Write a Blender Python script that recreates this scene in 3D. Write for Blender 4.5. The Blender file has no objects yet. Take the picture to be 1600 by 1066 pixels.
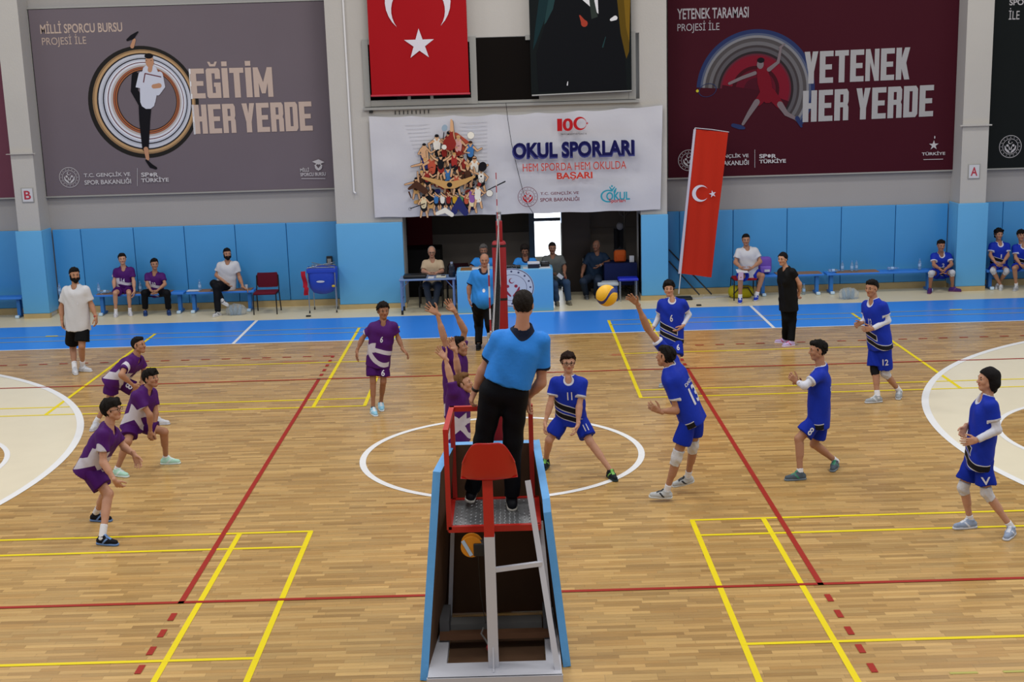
import bpy, bmesh, math, random
import numpy as np
from mathutils import Vector, Matrix
from mathutils.bvhtree import BVHTree

C = bpy.context.scene.collection
SC = bpy.context.scene
rng = random.Random(7)

# ------------------------------------------------------------------ camera
CAM = (0.19231, -11.18511, 4.72207)
ROT = (1.3660794, 0.02908034, -0.00447674)
FPX = 2004.31
cd = bpy.data.cameras.new('camera')
cam = bpy.data.objects.new('camera', cd)
C.objects.link(cam)
cam.location = CAM
cam.rotation_euler = ROT
cd.sensor_width = 36.0
cd.lens = FPX / 1600 * 36.0
cd.clip_end = 200
SC.camera = cam

# ------------------------------------------------------------------ colour management
vs = SC.view_settings
vs.view_transform = 'Standard'
vs.look = 'None'
vs.gamma = 1.0
vs.use_curve_mapping = False
vs.exposure = -0.16

# ------------------------------------------------------------------ world and lights
w = bpy.data.worlds.new('hall_light')
SC.world = w
w.use_nodes = True
bg = w.node_tree.nodes['Background']
bg.inputs['Color'].default_value = (0.93, 0.95, 1.0, 1)
bg.inputs['Strength'].default_value = 0.42


def area(name, loc, rot, sx, sy, power, col=(1, 1, 1)):
    l = bpy.data.lights.new(name, 'AREA')
    l.shape = 'RECTANGLE'
    l.size, l.size_y = sx, sy
    l.energy = power
    l.color = col
    o = bpy.data.objects.new(name, l)
    C.objects.link(o)
    o.location = loc
    o.rotation_euler = rot
    return o


for ly in (-7, -1, 5, 11):
    for lx in (-9, 0, 9):
        area('ceiling_lamp', (lx, ly, 10.5), (0, 0, 0), 2.4, 1.2, 250, (1.0, 0.975, 0.94))
# high windows of the hall, left and right of the court and behind the camera
area('side_window_light', (-16.5, 1, 7.0), (0, -math.radians(70), 0), 3.0, 14, 260, (0.9, 0.95, 1.0))
area('side_window_light', (16.5, 1, 7.0), (0, math.radians(70), 0), 3.0, 14, 200, (0.9, 0.95, 1.0))
area('entrance_daylight', (1.1, 20.3, 1.4), (math.radians(-90), 0, 0), 1.6, 2.2, 25, (0.9, 0.95, 1.0))


# ------------------------------------------------------------------ pixel ray helper (survey of the photograph)
def rotm(rx, ry, rz):
    c, s = math.cos, math.sin
    X = np.array([[1, 0, 0], [0, c(rx), -s(rx)], [0, s(rx), c(rx)]])
    Y = np.array([[c(ry), 0, s(ry)], [0, 1, 0], [-s(ry), 0, c(ry)]])
    Z = np.array([[c(rz), -s(rz), 0], [s(rz), c(rz), 0], [0, 0, 1]])
    return Z @ Y @ X


RM = rotm(*ROT)
O_ = np.array(CAM)


def ray(x, y):
    return RM @ np.array([(x - 800) / FPX, -(y - 533) / FPX, -1.0])


def atY(x, y, Y):
    d = ray(x, y)
    return O_ + d * ((Y - O_[1]) / d[1])


def atZ(x, y, Z):
    d = ray(x, y)
    return O_ + d * ((Z - O_[2]) / d[2])


# ------------------------------------------------------------------ materials
def lin(c):
    if isinstance(c, str):
        c = [int(c[i:i + 2], 16) / 255 for i in (0, 2, 4)]
    return tuple(x / 12.92 if x <= 0.04045 else ((x + 0.055) / 1.055) ** 2.4 for x in c) + (1,)


MATS = {}


class N:
    """tiny node expression builder"""
    def __init__(s, nt, out):
        s.nt, s.o = nt, out

    def _m(s, op, b=None, c=None):
        n = s.nt.nodes.new('ShaderNodeMath')
        n.operation = op
        s.nt.links.new(s.o, n.inputs[0])
        for i, v in ((1, b), (2, c)):
            if v is None:
                continue
            if isinstance(v, N):
                s.nt.links.new(v.o, n.inputs[i])
            else:
                n.inputs[i].default_value = v
        return N(s.nt, n.outputs[0])

    def __add__(s, b): return s._m('ADD', b)
    def __sub__(s, b): return s._m('SUBTRACT', b)
    def __mul__(s, b): return s._m('MULTIPLY', b)
    def __lt__(s, b): return s._m('LESS_THAN', b)
    def __gt__(s, b): return s._m('GREATER_THAN', b)
    def max(s, b): return s._m('MAXIMUM', b)
    def min(s, b): return s._m('MINIMUM', b)
    def abs(s): return s._m('ABSOLUTE')
    def frac(s): return s._m('FRACT')


def mat(name, col, rough=0.6, metal=0.0, bump=0.0, bscale=200.0, vary=0.0, vscale=3.0, spec=0.5, coat=0.0, trans=0.0, emit=0.0, alpha=1.0, ior=1.45):
    if name in MATS:
        return MATS[name]
    if spec == 0.5 and rough >= 0.55: spec = 0.12
    m = bpy.data.materials.new(name)
    m.use_nodes = True
    nt = m.node_tree
    b = nt.nodes['Principled BSDF']
    b.inputs['Base Color'].default_value = lin(col)
    b.inputs['Roughness'].default_value = rough
    b.inputs['Metallic'].default_value = metal
    b.inputs['Specular IOR Level'].default_value = spec
    b.inputs['Coat Weight'].default_value = coat
    b.inputs['IOR'].default_value = ior
    b.inputs['Transmission Weight'].default_value = trans
    b.inputs['Alpha'].default_value = alpha
    if emit:
        b.inputs['Emission Color'].default_value = lin(col)
        b.inputs['Emission Strength'].default_value = emit
    tc = nt.nodes.new('ShaderNodeTexCoord')
    if bump:
        n = nt.nodes.new('ShaderNodeTexNoise')
        n.inputs['Scale'].default_value = bscale
        n.inputs['Detail'].default_value = 3
        nt.links.new(tc.outputs['Object'], n.inputs['Vector'])
        bp = nt.nodes.new('ShaderNodeBump')
        bp.inputs['Strength'].default_value = bump
        bp.inputs['Distance'].default_value = 0.01
        nt.links.new(n.outputs['Fac'], bp.inputs['Height'])
        nt.links.new(bp.outputs['Normal'], b.inputs['Normal'])
    if vary:
        n = nt.nodes.new('ShaderNodeTexNoise')
        n.inputs['Scale'].default_value = vscale
        n.inputs['Detail'].default_value = 5
        nt.links.new(tc.outputs['Object'], n.inputs['Vector'])
        mx = nt.nodes.new('ShaderNodeMix')
        mx.data_type = 'RGBA'
        mx.inputs[6].default_value = tuple(v * (1 - vary) for v in lin(col)[:3]) + (1,)
        mx.inputs[7].default_value = tuple(min(1, v * (1 + vary)) for v in lin(col)[:3]) + (1,)
        nt.links.new(n.outputs['Fac'], mx.inputs[0])
        nt.links.new(mx.outputs[2], b.inputs['Base Color'])
    MATS[name] = m
    return m


# ------------------------------------------------------------------ object helpers
def link(name, me, m=None, parent=None, loc=None):
    o = bpy.data.objects.new(name, me)
    C.objects.link(o)
    if m is not None:
        for mm in (m if isinstance(m, (list, tuple)) else [m]):
            me.materials.append(mm)
    if parent is not None:
        o.parent = parent
    if loc is not None:
        o.location = loc
    return o


def tag(o, label=None, cat=None, group=None, kind=None):
    if label: o['label'] = label
    if cat: o['category'] = cat
    if group: o['group'] = group
    if kind: o['kind'] = kind
    return o


def thing(name, label, cat, loc=(0, 0, 0), rz=0.0, group=None):
    o = bpy.data.objects.new(name, None)
    C.objects.link(o)
    o.empty_display_size = 0.1
    o.location = loc
    o.rotation_euler = (0, 0, rz)
    return tag(o, label, cat, group)


def copy_tree(o, parent=None):
    c = o.copy()
    C.objects.link(c)
    c.parent = parent
    for ch in o.children:
        copy_tree(ch, c)
    return c


class MB:
    """collects shapes into one mesh, with material slots"""
    def __init__(s):
        s.v, s.f, s.mi, s.sm = [], [], [], []

    def add(s, vs_, fs, mi=0, smooth=False, M=None):
        k = len(s.v)
        for v in vs_:
            v = Vector(v)
            s.v.append(tuple(M @ v) if M is not None else tuple(v))
        for f in fs:
            s.f.append(tuple(i + k for i in f))
            s.mi.append(mi)
            s.sm.append(smooth)
        return s

    def box(s, lo, hi, mi=0, bev=0.0, M=None):
        if bev <= 0:
            x0, y0, z0 = lo; x1, y1, z1 = hi
            v = [(x0, y0, z0), (x1, y0, z0), (x1, y1, z0), (x0, y1, z0), (x0, y0, z1), (x1, y0, z1), (x1, y1, z1), (x0, y1, z1)]
            return s.add(v, [(0, 3, 2, 1), (4, 5, 6, 7), (0, 1, 5, 4), (1, 2, 6, 5), (2, 3, 7, 6), (3, 0, 4, 7)], mi, False, M)
        bm = bmesh.new()
        bmesh.ops.create_cube(bm, size=1)
        for v in bm.verts:
            v.co = Vector([(lo[i] + hi[i]) / 2 + v.co[i] * (hi[i] - lo[i]) for i in range(3)])
        bmesh.ops.bevel(bm, geom=bm.edges[:], offset=bev, segments=3, profile=0.5, affect='EDGES')
        bm.verts.index_update()
        s.add([v.co for v in bm.verts], [[v.index for v in f.verts] for f in bm.faces], mi, True, M)
        bm.free()
        return s

    def prism(s, poly, lo, hi, axis=2, mi=0, M=None):
        """polygon extruded along an axis; poly holds the two other coordinates in order"""
        n = len(poly)
        def mk(p, h):
            if axis == 2: return (p[0], p[1], h)
            if axis == 1: return (p[0], h, p[1])
            return (h, p[0], p[1])
        v = [mk(p, lo) for p in poly] + [mk(p, hi) for p in poly]
        f = [tuple(range(n))[::-1], tuple(range(n, 2 * n))] + [(i, (i + 1) % n, n + (i + 1) % n, n + i) for i in range(n)]
        return s.add(v, f, mi, False, M)

    def tube(s, pts, r, mi=0, n=10, M=None, r2=None, caps=True):
        pts = [Vector(p) for p in pts]
        rings = []
        k = len(pts)
        v = []
        prev = None
        for i, p in enumerate(pts):
            d = (pts[min(i + 1, k - 1)] - pts[max(i - 1, 0)]).normalized()
            if prev is None:
                a = d.cross(Vector((0, 0, 1)))
                if a.length < 0.1: a = d.cross(Vector((1, 0, 0)))
            else:
                a = prev - d * prev.dot(d)
            a.normalize()
            prev = a
            b = d.cross(a)
            rr = r if r2 is None else r + (r2 - r) * i / (k - 1)
            if isinstance(r, (list, tuple)): rr = r[i]
            for j in range(n):
                t = 2 * math.pi * j / n
                v.append(p + (a * math.cos(t) + b * math.sin(t)) * rr)
        f = []
        for i in range(k - 1):
            for j in range(n):
                f.append((i * n + j, i * n + (j + 1) % n, (i + 1) * n + (j + 1) % n, (i + 1) * n + j))
        if caps:
            f.append(tuple(range(n))[::-1])
            f.append(tuple(range((k - 1) * n, k * n)))
        return s.add(v, f, mi, True, M)

    def lathe(s, prof, c=(0, 0, 0), n=20, mi=0, M=None):
        v = []
        for r, z in prof:
            for j in range(n):
                t = 2 * math.pi * j / n
                v.append((c[0] + r * math.cos(t), c[1] + r * math.sin(t), c[2] + z))
        f = []
        for i in range(len(prof) - 1):
            for j in range(n):
                f.append((i * n + j, i * n + (j + 1) % n, (i + 1) * n + (j + 1) % n, (i + 1) * n + j))
        f.append(tuple(range(n))[::-1])
        f.append(tuple(range((len(prof) - 1) * n, len(prof) * n)))
        return s.add(v, f, mi, True, M)

    def sphere(s, c, r, mi=0, n=16, M=None):
        r = r if isinstance(r, (tuple, list)) else (r, r, r)
        v, f = [], []
        m = n // 2
        for i in range(m + 1):
            ph = math.pi * i / m
            for j in range(n):
                t = 2 * math.pi * j / n
                v.append((c[0] + r[0] * math.sin(ph) * math.cos(t), c[1] + r[1] * math.sin(ph) * math.sin(t), c[2] + r[2] * math.cos(ph)))
        for i in range(m):
            for j in range(n):
                f.append((i * n + j, (i + 1) * n + j, (i + 1) * n + (j + 1) % n, i * n + (j + 1) % n))
        return s.add(v, f, mi, True, M)

    def build(s, name, m, parent=None, loc=None, off=None):
        me = bpy.data.meshes.new(name)
        v = s.v
        if off is not None:
            v = [(a[0] - off[0], a[1] - off[1], a[2] - off[2]) for a in v]
        me.from_pydata(v, [], s.f)
        ms = m if isinstance(m, (list, tuple)) else [m]
        me.polygons.foreach_set('use_smooth', s.sm)
        o = link(name, me, ms, parent, loc)
        me.polygons.foreach_set('material_index', s.mi)
        me.validate()
        me.update()
        if any(s.sm):
            try:
                me.set_sharp_from_angle(angle=math.radians(42))
            except Exception:
                pass
        return o


def text_mesh(txt, size=1.0, bold=0.0, sx=1.0, align='LEFT', ext=0.0, space=1.0, shear=0.0):
    cu = bpy.data.curves.new('lettering', 'FONT')
    cu.body = txt
    cu.size = size
    cu.offset = bold * size
    cu.extrude = ext
    cu.align_x = align
    cu.space_character = space
    cu.shear = shear
    cu.resolution_u = 4
    o = bpy.data.objects.new('lettering', cu)
    C.objects.link(o)
    dg = bpy.context.evaluated_depsgraph_get()
    me = bpy.data.meshes.new_from_object(o.evaluated_get(dg))
    bpy.data.objects.remove(o)
    bpy.data.curves.remove(cu)
    for v in me.vertices:
        v.co.x *= sx
    return me


def text_fit(txt, x0, z0, x1, z1, bold=0.0, ext=0.001, shear=0.0):
    """text mesh stretched to fill the rectangle given in sheet coordinates"""
    me = text_mesh(txt, 1.0, bold, 1.0, 'LEFT', ext, 1.0, shear)
    xs = [v.co.x for v in me.vertices]
    zs = [v.co.y for v in me.vertices]
    ax, bx, ay, by = min(xs), max(xs), min(zs), max(zs)
    for v in me.vertices:
        v.co.x = x0 + (v.co.x - ax) / (bx - ax) * (x1 - x0)
        v.co.y = z0 + (v.co.y - ay) / (by - ay) * (z1 - z0)
    return me


def _r(x0, z0, x1, z1):
    return [(x0, z0), (x1, z0), (x1, z1), (x0, z1)]


BLOCK = {
    'E': [_r(0, 0, .42, 1), _r(.4, 0, 1, .17), _r(.4, .42, .9, .58), _r(.4, .83, 1, 1)],
    'T': [_r(0, .83, 1, 1), _r(.29, 0, .71, .84)],
    'H': [_r(0, 0, .41, 1), _r(.59, 0, 1, 1), _r(.4, .42, .6, .6)],
    'R': [_r(0, 0, .41, 1), [(.4, .83), (.62, .83), (.62, .58), (.4, .58), (.4, .42), (.62, .42), (.62, 0), (1, 0), (1, .42), (.93, .5), (1, .6), (1, .9), (.88, 1), (.4, 1)]],
    'Y': [[(0, 1), (.4, 1), (.5, .66), (.6, 1), (1, 1), (.71, .36), (.71, 0), (.29, 0), (.29, .36)]],
    'D': [_r(0, 0, .41, 1), [(.4, 0), (.86, 0), (1, .1), (1, .9), (.86, 1), (.4, 1), (.4, .83), (.62, .83), (.62, .17), (.4, .17)]],
    'N': [_r(0, 0, .34, 1), _r(.66, 0, 1, 1), [(.33, 1), (.67, .4), (.67, 0), (.33, .6)]],
    'K': [_r(0, 0, .4, 1), [(.39, .66), (.62, 1), (1, 1), (.74, .52), (1, 0), (.62, 0), (.39, .36)]],
    'G': [_r(0, .06, .41, .94), [(.1, 1), (.9, 1), (1, .93), (1, .64), (.62, .64), (.62, .83), (.4, .83), (.4, .94), (0, .94)], [(.1, 0), (1, 0), (1, .52), (.52, .52), (.52, .38), (.62, .38), (.62, .17), (.4, .17), (.4, .06), (0, .06)]],
    'Ğ': [_r(0, .06, .41, .94), [(.1, 1), (.9, 1), (1, .93), (1, .64), (.62, .64), (.62, .83), (.4, .83), (.4, .94), (0, .94)], [(.1, 0), (1, 0), (1, .52), (.52, .52), (.52, .38), (.62, .38), (.62, .17), (.4, .17), (.4, .06), (0, .06)], [(.15, 1.22), (.3, 1.06), (.7, 1.06), (.85, 1.22), (.68, 1.22), (.6, 1.14), (.4, 1.14), (.32, 1.22)]],
    'İ': [_r(0, 0, 1, 1), _r(0.05, 1.06, .95, 1.22)],
    'M': [_r(0, 0, .27, 1), _r(.73, 0, 1, 1), [(.26, 1), (.5, .5), (.74, 1), (.74, .5), (.6, .12), (.4, .12), (.26, .5)]],
    ' ': [],
}


class Sheet:
    """flat printed sheet on a wall facing the camera (-Y); local x right, z up. Shapes sit as thin ink layers on it."""
    def __init__(s, Y, tilt=0.0):
        s.Y = Y
        s.lay = {}
        s.n = 0

    def mb(s, key):
        return s.lay.setdefault(key, MB())

    def step(s):
        s.n += 1
        return s.Y - 0.0015 - 0.00010 * s.n

    def poly(s, key, pts, mi=0, y=None):
        y = s.step() if y is None else y
        # triangulate through tessellate
        from mathutils.geometry import tessellate_polygon
        v = [Vector((p[0], 0, p[1])) for p in pts]
        tr = tessellate_polygon([[Vector((p[0], p[1], 0)) for p in pts]])
        s.mb(key).add([(p[0], y, p[1]) for p in pts], [(a, c, b) if True else 0 for a, b, c in tr], mi)

    def ell(s, key, c, rx, rz, mi=0, n=32, a0=0, a1=360, rot=0.0):
        p = []
        for i in range(n + (0 if a1 - a0 >= 360 else 1)):
            t = math.radians(a0 + (a1 - a0) * i / n)
            x, z = rx * math.cos(t), rz * math.sin(t)
            r = math.radians(rot)
            p.append((c[0] + x * math.cos(r) - z * math.sin(r), c[1] + x * math.sin(r) + z * math.cos(r)))
        s.poly(key, p, mi)

    def ring(s, key, c, r0, r1, mi=0, n=48, a0=0, a1=360, c1=None, asp=1.0, rot=0.0):
        """ring or arc between radii r0<r1, inner circle may have its own centre c1"""
        c1 = c1 or c
        y = s.step()
        v, f = [], []
        for i in range(n + 1):
            t = math.radians(a0 + (a1 - a0) * i / n)
            for cc, r in ((c1, r0), (c, r1)):
                x, z = r * math.cos(t) * asp, r * math.sin(t)
                q = math.radians(rot)
                v.append((cc[0] + x * math.cos(q) - z * math.sin(q), y, cc[1] + x * math.sin(q) + z * math.cos(q)))
        for i in range(n):
            f.append((2 * i, 2 * i + 1, 2 * i + 3, 2 * i + 2))
        s.mb(key).add(v, f, mi)

    def stroke(s, key, pts, ws, mi=0, round_=True):
        """tapered stroke"""
        y = s.step()
        if not isinstance(ws, (list, tuple)): ws = [ws] * len(pts)
        v, f = [], []
        for i, p in enumerate(pts):
            a = pts[max(i - 1, 0)]
            b = pts[min(i + 1, len(pts) - 1)]
            dx, dz = b[0] - a[0], b[1] - a[1]
            L = math.hypot(dx, dz) or 1
            nx, nz = -dz / L, dx / L
            v.append((p[0] + nx * ws[i] / 2, y, p[1] + nz * ws[i] / 2))
            v.append((p[0] - nx * ws[i] / 2, y, p[1] - nz * ws[i] / 2))
        for i in range(len(pts) - 1):
            f.append((2 * i, 2 * i + 1, 2 * i + 3, 2 * i + 2))
        s.mb(key).add(v, f, mi)
        if round_:
            for i in (0, len(pts) - 1):
                n = 10
                y = s.step()
                s.mb(key).add([(pts[i][0] + ws[i] / 2 * math.cos(t * 2 * math.pi / n), y, pts[i][1] + ws[i] / 2 * math.sin(t * 2 * math.pi / n)) for t in range(n)], [tuple(range(n))], mi)

    def text(s, key, txt, x0, z0, x1, z1, bold=0.0, mi=0, shear=0.0, slope=0.0):
        me = text_fit(txt, x0, z0, x1, z1, bold, 0.0, shear)
        # every glyph is its own ink layer, so that touching letters do not share a plane
        par = list(range(len(me.vertices)))

        def root(i):
            while par[i] != i:
                par[i] = par[par[i]]
                i = par[i]
            return i
        for p in me.polygons:
            r = root(p.vertices[0])
            for q in p.vertices[1:]:
                par[root(q)] = r
        ys = {}
        for i in range(len(par)):
            r = root(i)
            if r not in ys: ys[r] = s.step()
        s.mb(key).add([(v.co.x, ys[root(i)], v.co.y) for i, v in enumerate(me.vertices)], [tuple(p.vertices) for p in me.polygons], mi)
        bpy.data.meshes.remove(me)

    def block(s, key, word, a, b, h, gap=0.12, wf=None, mi=0):
        """heavy condensed capitals: baseline from a to b, height h"""
        wd = wf or {}
        tot = sum(wd.get(c, 1.0) for c in word) + gap * (len(word) - 1)
        u = 0.0
        for c in word:
            cw = wd.get(c, 1.0)
            for poly in BLOCK.get(c, []):
                P = []
                for (px, pz) in poly:
                    t = (u + px * cw) / tot
                    P.append((a[0] + (b[0] - a[0]) * t, a[1] + (b[1] - a[1]) * t + pz * h))
                s.poly(key, P, mi)
            u += cw + gap

    def star(s, key, c, R, mi=0, rot=0.0, r=0.382):
        p = []
        for i in range(10):
            t = math.radians(90 + rot + 36 * i)
            q = R if i % 2 == 0 else R * r
            p.append((c[0] + q * math.cos(t), c[1] + q * math.sin(t)))
        s.poly(key, p, mi)

    def crescent(s, key, c, R, mi=0, r=0.8, off=0.25, rot=0.0):
        # outer circle radius R, inner circle radius r*R shifted by off*R
        c2x = off * R
        r2 = r * R
        x = (R * R - r2 * r2 + c2x * c2x) / (2 * c2x)
        z = math.sqrt(max(R * R - x * x, 0))
        a = math.atan2(z, x)
        b = math.atan2(z, x - c2x)
        n = 24
        P = [(R * math.cos(a + (2 * math.pi - 2 * a) * i / n), R * math.sin(a + (2 * math.pi - 2 * a) * i / n)) for i in range(n + 1)]
        Q = [(c2x + r2 * math.cos(b + (2 * math.pi - 2 * b) * i / n), r2 * math.sin(b + (2 * math.pi - 2 * b) * i / n)) for i in range(n + 1)]
        y = s.step()
        q = math.radians(rot)
        tr = lambda p: (c[0] + p[0] * math.cos(q) - p[1] * math.sin(q), y, c[1] + p[0] * math.sin(q) + p[1] * math.cos(q))
        v = []
        for i in range(n + 1):
            v.append(tr(P[i])); v.append(tr(Q[i]))
        s.mb(key).add(v, [(2 * i, 2 * i + 1, 2 * i + 3, 2 * i + 2) for i in range(n)], mi)

    def build(s, parent, mats, names, warp=None, off=(0, 0, 0)):
        """one mesh per kind of print: lettering, headline lettering, artwork; each ink is a material"""
        out = {}
        for k, mb in s.lay.items():
            if warp:
                mb.v = [warp(v) for v in mb.v]
            nm = names.get(k, k)
            t_, ms = out.setdefault(nm, (MB(), []))
            base = len(ms)
            ms.extend(mats[k] if isinstance(mats[k], (list, tuple)) else [mats[k]])
            n = len(t_.v)
            t_.v += mb.v
            t_.f += [tuple(i + n for i in f) for f in mb.f]
            t_.mi += [m_ + base for m_ in mb.mi]
            t_.sm += mb.sm
        for nm, (t_, ms) in out.items():
            t_.build(nm, ms, parent, off=off)

# ================================================================== THE HALL
def struct(name, mb, m, parent=None, label=None):
    o = mb.build(name, m, parent)
    o['kind'] = 'structure'
    if label: o['label'] = label
    return o


def wood_floor_mat():
    m = bpy.data.materials.new('maple_strip_floor')
    m.use_nodes = True
    nt = m.node_tree
    b = nt.nodes['Principled BSDF']
    tc = nt.nodes.new('ShaderNodeTexCoord')
    L = nt.links.new
    def brick(w_, h_, off, c1, c2, mort, ms):
        br = nt.nodes.new('ShaderNodeTexBrick')
        br.offset = off
        br.offset_frequency = 2
        br.inputs['Scale'].default_value = 1.0
        br.inputs['Brick Width'].default_value = w_
        br.inputs['Row Height'].default_value = h_
        br.inputs['Mortar Size'].default_value = ms
        br.inputs['Mortar Smooth'].default_value = 0.3
        br.inputs['Color1'].default_value = lin(c1)
        br.inputs['Color2'].default_value = lin(c2)
        br.inputs['Mortar'].default_value = lin(mort)
        return br
    # random end joints: shift each row by a hash of its number
    sep = nt.nodes.new('ShaderNodeSeparateXYZ')
    L(tc.outputs['Object'], sep.inputs[0])
    y = N(nt, sep.outputs['Y']); x = N(nt, sep.outputs['X'])
    row = (y * (1 / 0.058))._m('FLOOR')
    h = ((row * 12.9898)._m('SINE') * 43758.5453).frac()
    comb = nt.nodes.new('ShaderNodeCombineXYZ')
    L((x + h * 0.6).o, comb.inputs[0]); L(y.o, comb.inputs[1])
    br = brick(0.42, 0.058, 0.0, 'c19d61', 'a78149', '785c35', 0.0013)
    L(comb.outputs[0], br.inputs['Vector'])
    # per strip tone
    cell = nt.nodes.new('ShaderNodeCombineXYZ')
    L(((x + h * 0.6) * (1 / 0.42))._m('FLOOR').o, cell.inputs[0]); L(row.o, cell.inputs[1])
    wn = nt.nodes.new('ShaderNodeTexWhiteNoise')
    L(cell.outputs[0], wn.inputs['Vector'])
    # grain
    mp = nt.nodes.new('ShaderNodeMapping')
    mp.inputs['Scale'].default_value = (3, 40, 1)
    L(tc.outputs['Object'], mp.inputs[0])
    gr = nt.nodes.new('ShaderNodeTexNoise')
    gr.inputs['Scale'].default_value = 1.0
    gr.inputs['Detail'].default_value = 6
    L(mp.outputs[0], gr.inputs['Vector'])
    # worn and stained areas
    st = nt.nodes.new('ShaderNodeTexNoise')
    st.inputs['Scale'].default_value = 0.35
    st.inputs['Detail'].default_value = 5
    mp2 = nt.nodes.new('ShaderNodeMapping')
    mp2.inputs['Scale'].default_value = (0.6, 1.6, 1)
    L(tc.outputs['Object'], mp2.inputs[0]); L(mp2.outputs[0], st.inputs['Vector'])
    fac = N(nt, wn.outputs['Value']) * 0.34 + N(nt, gr.outputs['Fac']) * 0.34 + N(nt, st.outputs['Fac']) * 0.26 + 0.49
    mx = nt.nodes.new('ShaderNodeVectorMath')
    mx.operation = 'SCALE'
    L(br.outputs['Color'], mx.inputs[0]); L(fac.o, mx.inputs['Scale'])
    L(mx.outputs[0], b.inputs['Base Color'])
    b.inputs['Roughness'].default_value = 0.30
    rr = N(nt, gr.outputs['Fac']) * 0.12 + 0.22
    L(rr.o, b.inputs['Roughness'])
    b.inputs['Specular IOR Level'].default_value = 0.45
    bp = nt.nodes.new('ShaderNodeBump')
    bp.inputs['Strength'].default_value = 0.06
    bp.inputs['Distance'].default_value = 0.004
    L(gr.outputs['Fac'], bp.inputs['Height'])
    L(bp.outputs['Normal'], b.inputs['Normal'])
    return m


M_WOOD = wood_floor_mat()
M_BLUEF = mat('blue_court_surround', '3687ea', 0.28, vary=0.06, vscale=1.2)
M_CREAMF = mat('cream_floor_coating', 'd4c9aa', 0.35, vary=0.06, vscale=2)
M_KEY = mat('cream_key_paint', 'e0d6bc', 0.3, vary=0.05, vscale=3)
M_LW = mat('white_line_paint', 'e6e6e6', 0.35)
M_LY = mat('yellow_line_paint', 'e2cc14', 0.45, spec=.2)
M_LYP = mat('worn_yellow_line_paint', 'a9a24a', 0.35)
M_LR = mat('red_line_paint', '9a281b', 0.45, spec=.2)

flo = struct('floor', MB().box((-22, -14, -0.1), (22, 12.02, 0)), M_WOOD)
struct('floor', MB().box((-22, 12.02, -0.1), (22, 14.37, 0)), M_BLUEF)
struct('floor', MB().box((-22, 14.37, -0.1), (22, 24, 0)), M_CREAMF)


def line(mb, x0, y0, x1, y1, wd, z, mi=0):
    d = Vector((x1 - x0, y1 - y0, 0)).normalized()
    n = Vector((-d.y, d.x, 0)) * wd / 2
    a, b = Vector((x0, y0, 0)), Vector((x1, y1, 0))
    P = [a + n, a - n, b - n, b + n]
    mb.add([(p.x, p.y, z) for p in P], [(0, 1, 2, 3)], mi)


def arc(mb, c, r0, r1, a0, a1, z, n=96):
    v, f = [], []
    for i in range(n + 1):
        t = math.radians(a0 + (a1 - a0) * i / n)
        v += [(c[0] + r0 * math.cos(t), c[1] + r0 * math.sin(t), z), (c[0] + r1 * math.cos(t), c[1] + r1 * math.sin(t), z)]
    for i in range(n):
        f.append((2 * i, 2 * i + 1, 2 * i + 3, 2 * i + 2))
    mb.add(v, f)


# basketball key zones
kz = MB()
for sx in (-1, 1):
    cx = sx * 12.425
    P = [(cx + 6.70 * math.cos(math.radians(a)) * -sx, 4.5 + 6.70 * math.sin(math.radians(a)), 0.0012) for a in range(-90, 91, 2)]
    P += [(sx * 22, 11.2, 0.0012), (sx * 22, -2.2, 0.0012)]
    kz.add(P, [tuple(range(len(P)))])
kz.build('key_zone_paint', M_KEY, flo)
kw = MB()
for sx in (-1, 1):
    P = [(sx * 8.2 + 1.74 * math.cos(math.radians(a)), 4.5 + 1.74 * math.sin(math.radians(a)), 0.002) for a in range(0, 360, 4)]
    kw.add(P, [tuple(range(len(P)))])
kw.build('restraining_circle_wood', M_WOOD, flo)
wl = MB()
arc(wl, (0, 4.5), 1.725, 1.805, 0, 360, 0.004)
for sx in (-1, 1):
    a0, a1 = (90, 270) if sx > 0 else (-90, 90)
    arc(wl, (sx * 12.425, 4.5), 6.66, 6.76, a0, a1, 0.004)
    arc(wl, (sx * 8.2, 4.5), 1.74, 1.81, 0, 360, 0.004)
    line(wl, sx * 5.0, 12.03, sx * 5.0, 14.36, 0.06, 0.004)
line(wl, -20, 12.035, 20, 12.035, 0.05, 0.0045)
wl.build('white_court_lines', M_LW, flo)
yl = MB()
for sx in (-1, 1):
    for (ya, yb, full) in ((7.17, 13.27, True), (-4.25, 1.85, True)):
        line(yl, sx * 2.04, ya, sx * 2.04, yb, 0.055, 0.003)
        line(yl, sx * 2.80, ya, sx * 2.80, yb, 0.055, 0.003)
        line(yl, sx * 6.76, ya, sx * 6.76, yb, 0.055, 0.003)
        mid = (ya + yb) / 2
        line(yl, sx * 2.02, mid, sx * 6.76, mid, 0.045, 0.0036)
        for yy in (ya, ya + 0.46, yb - 0.46, yb):
            if yy > 12.5: continue
            line(yl, sx * 2.02, yy, sx * 15.4, yy, 0.046, 0.0036)
yl.build('yellow_badminton_lines', M_LY, flo)
yp = MB()
for sx in (-1, 1):
    for yy in (12.81, 13.27):
        line(yp, sx * 2.04, yy, sx * 15.4, yy, 0.035, 0.003)
for i in range(3):
    line(yp, 3.55 + i * 0.42, -1.83, 3.77 + i * 0.42, -1.83, 0.035, 0.003)
yp.build('faded_yellow_lines', M_LYP, flo)
yt = MB()
for sx in (-1, 1):
    line(yt, sx * 8.68, 13.33, sx * 8.92, 13.33, 0.06, 0.003)
yt.build('net_position_marks', M_LY, flo)
rl = MB()
line(rl, -9, 0.025, 9, 0.025, 0.05, 0.005)
line(rl, -9, 8.975, 9, 8.975, 0.05, 0.005)
line(rl, -12, 0.025, -9, 0.025, 0.05, 0.005); line(rl, 9, 0.025, 12, 0.025, 0.05, 0.005)
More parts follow.
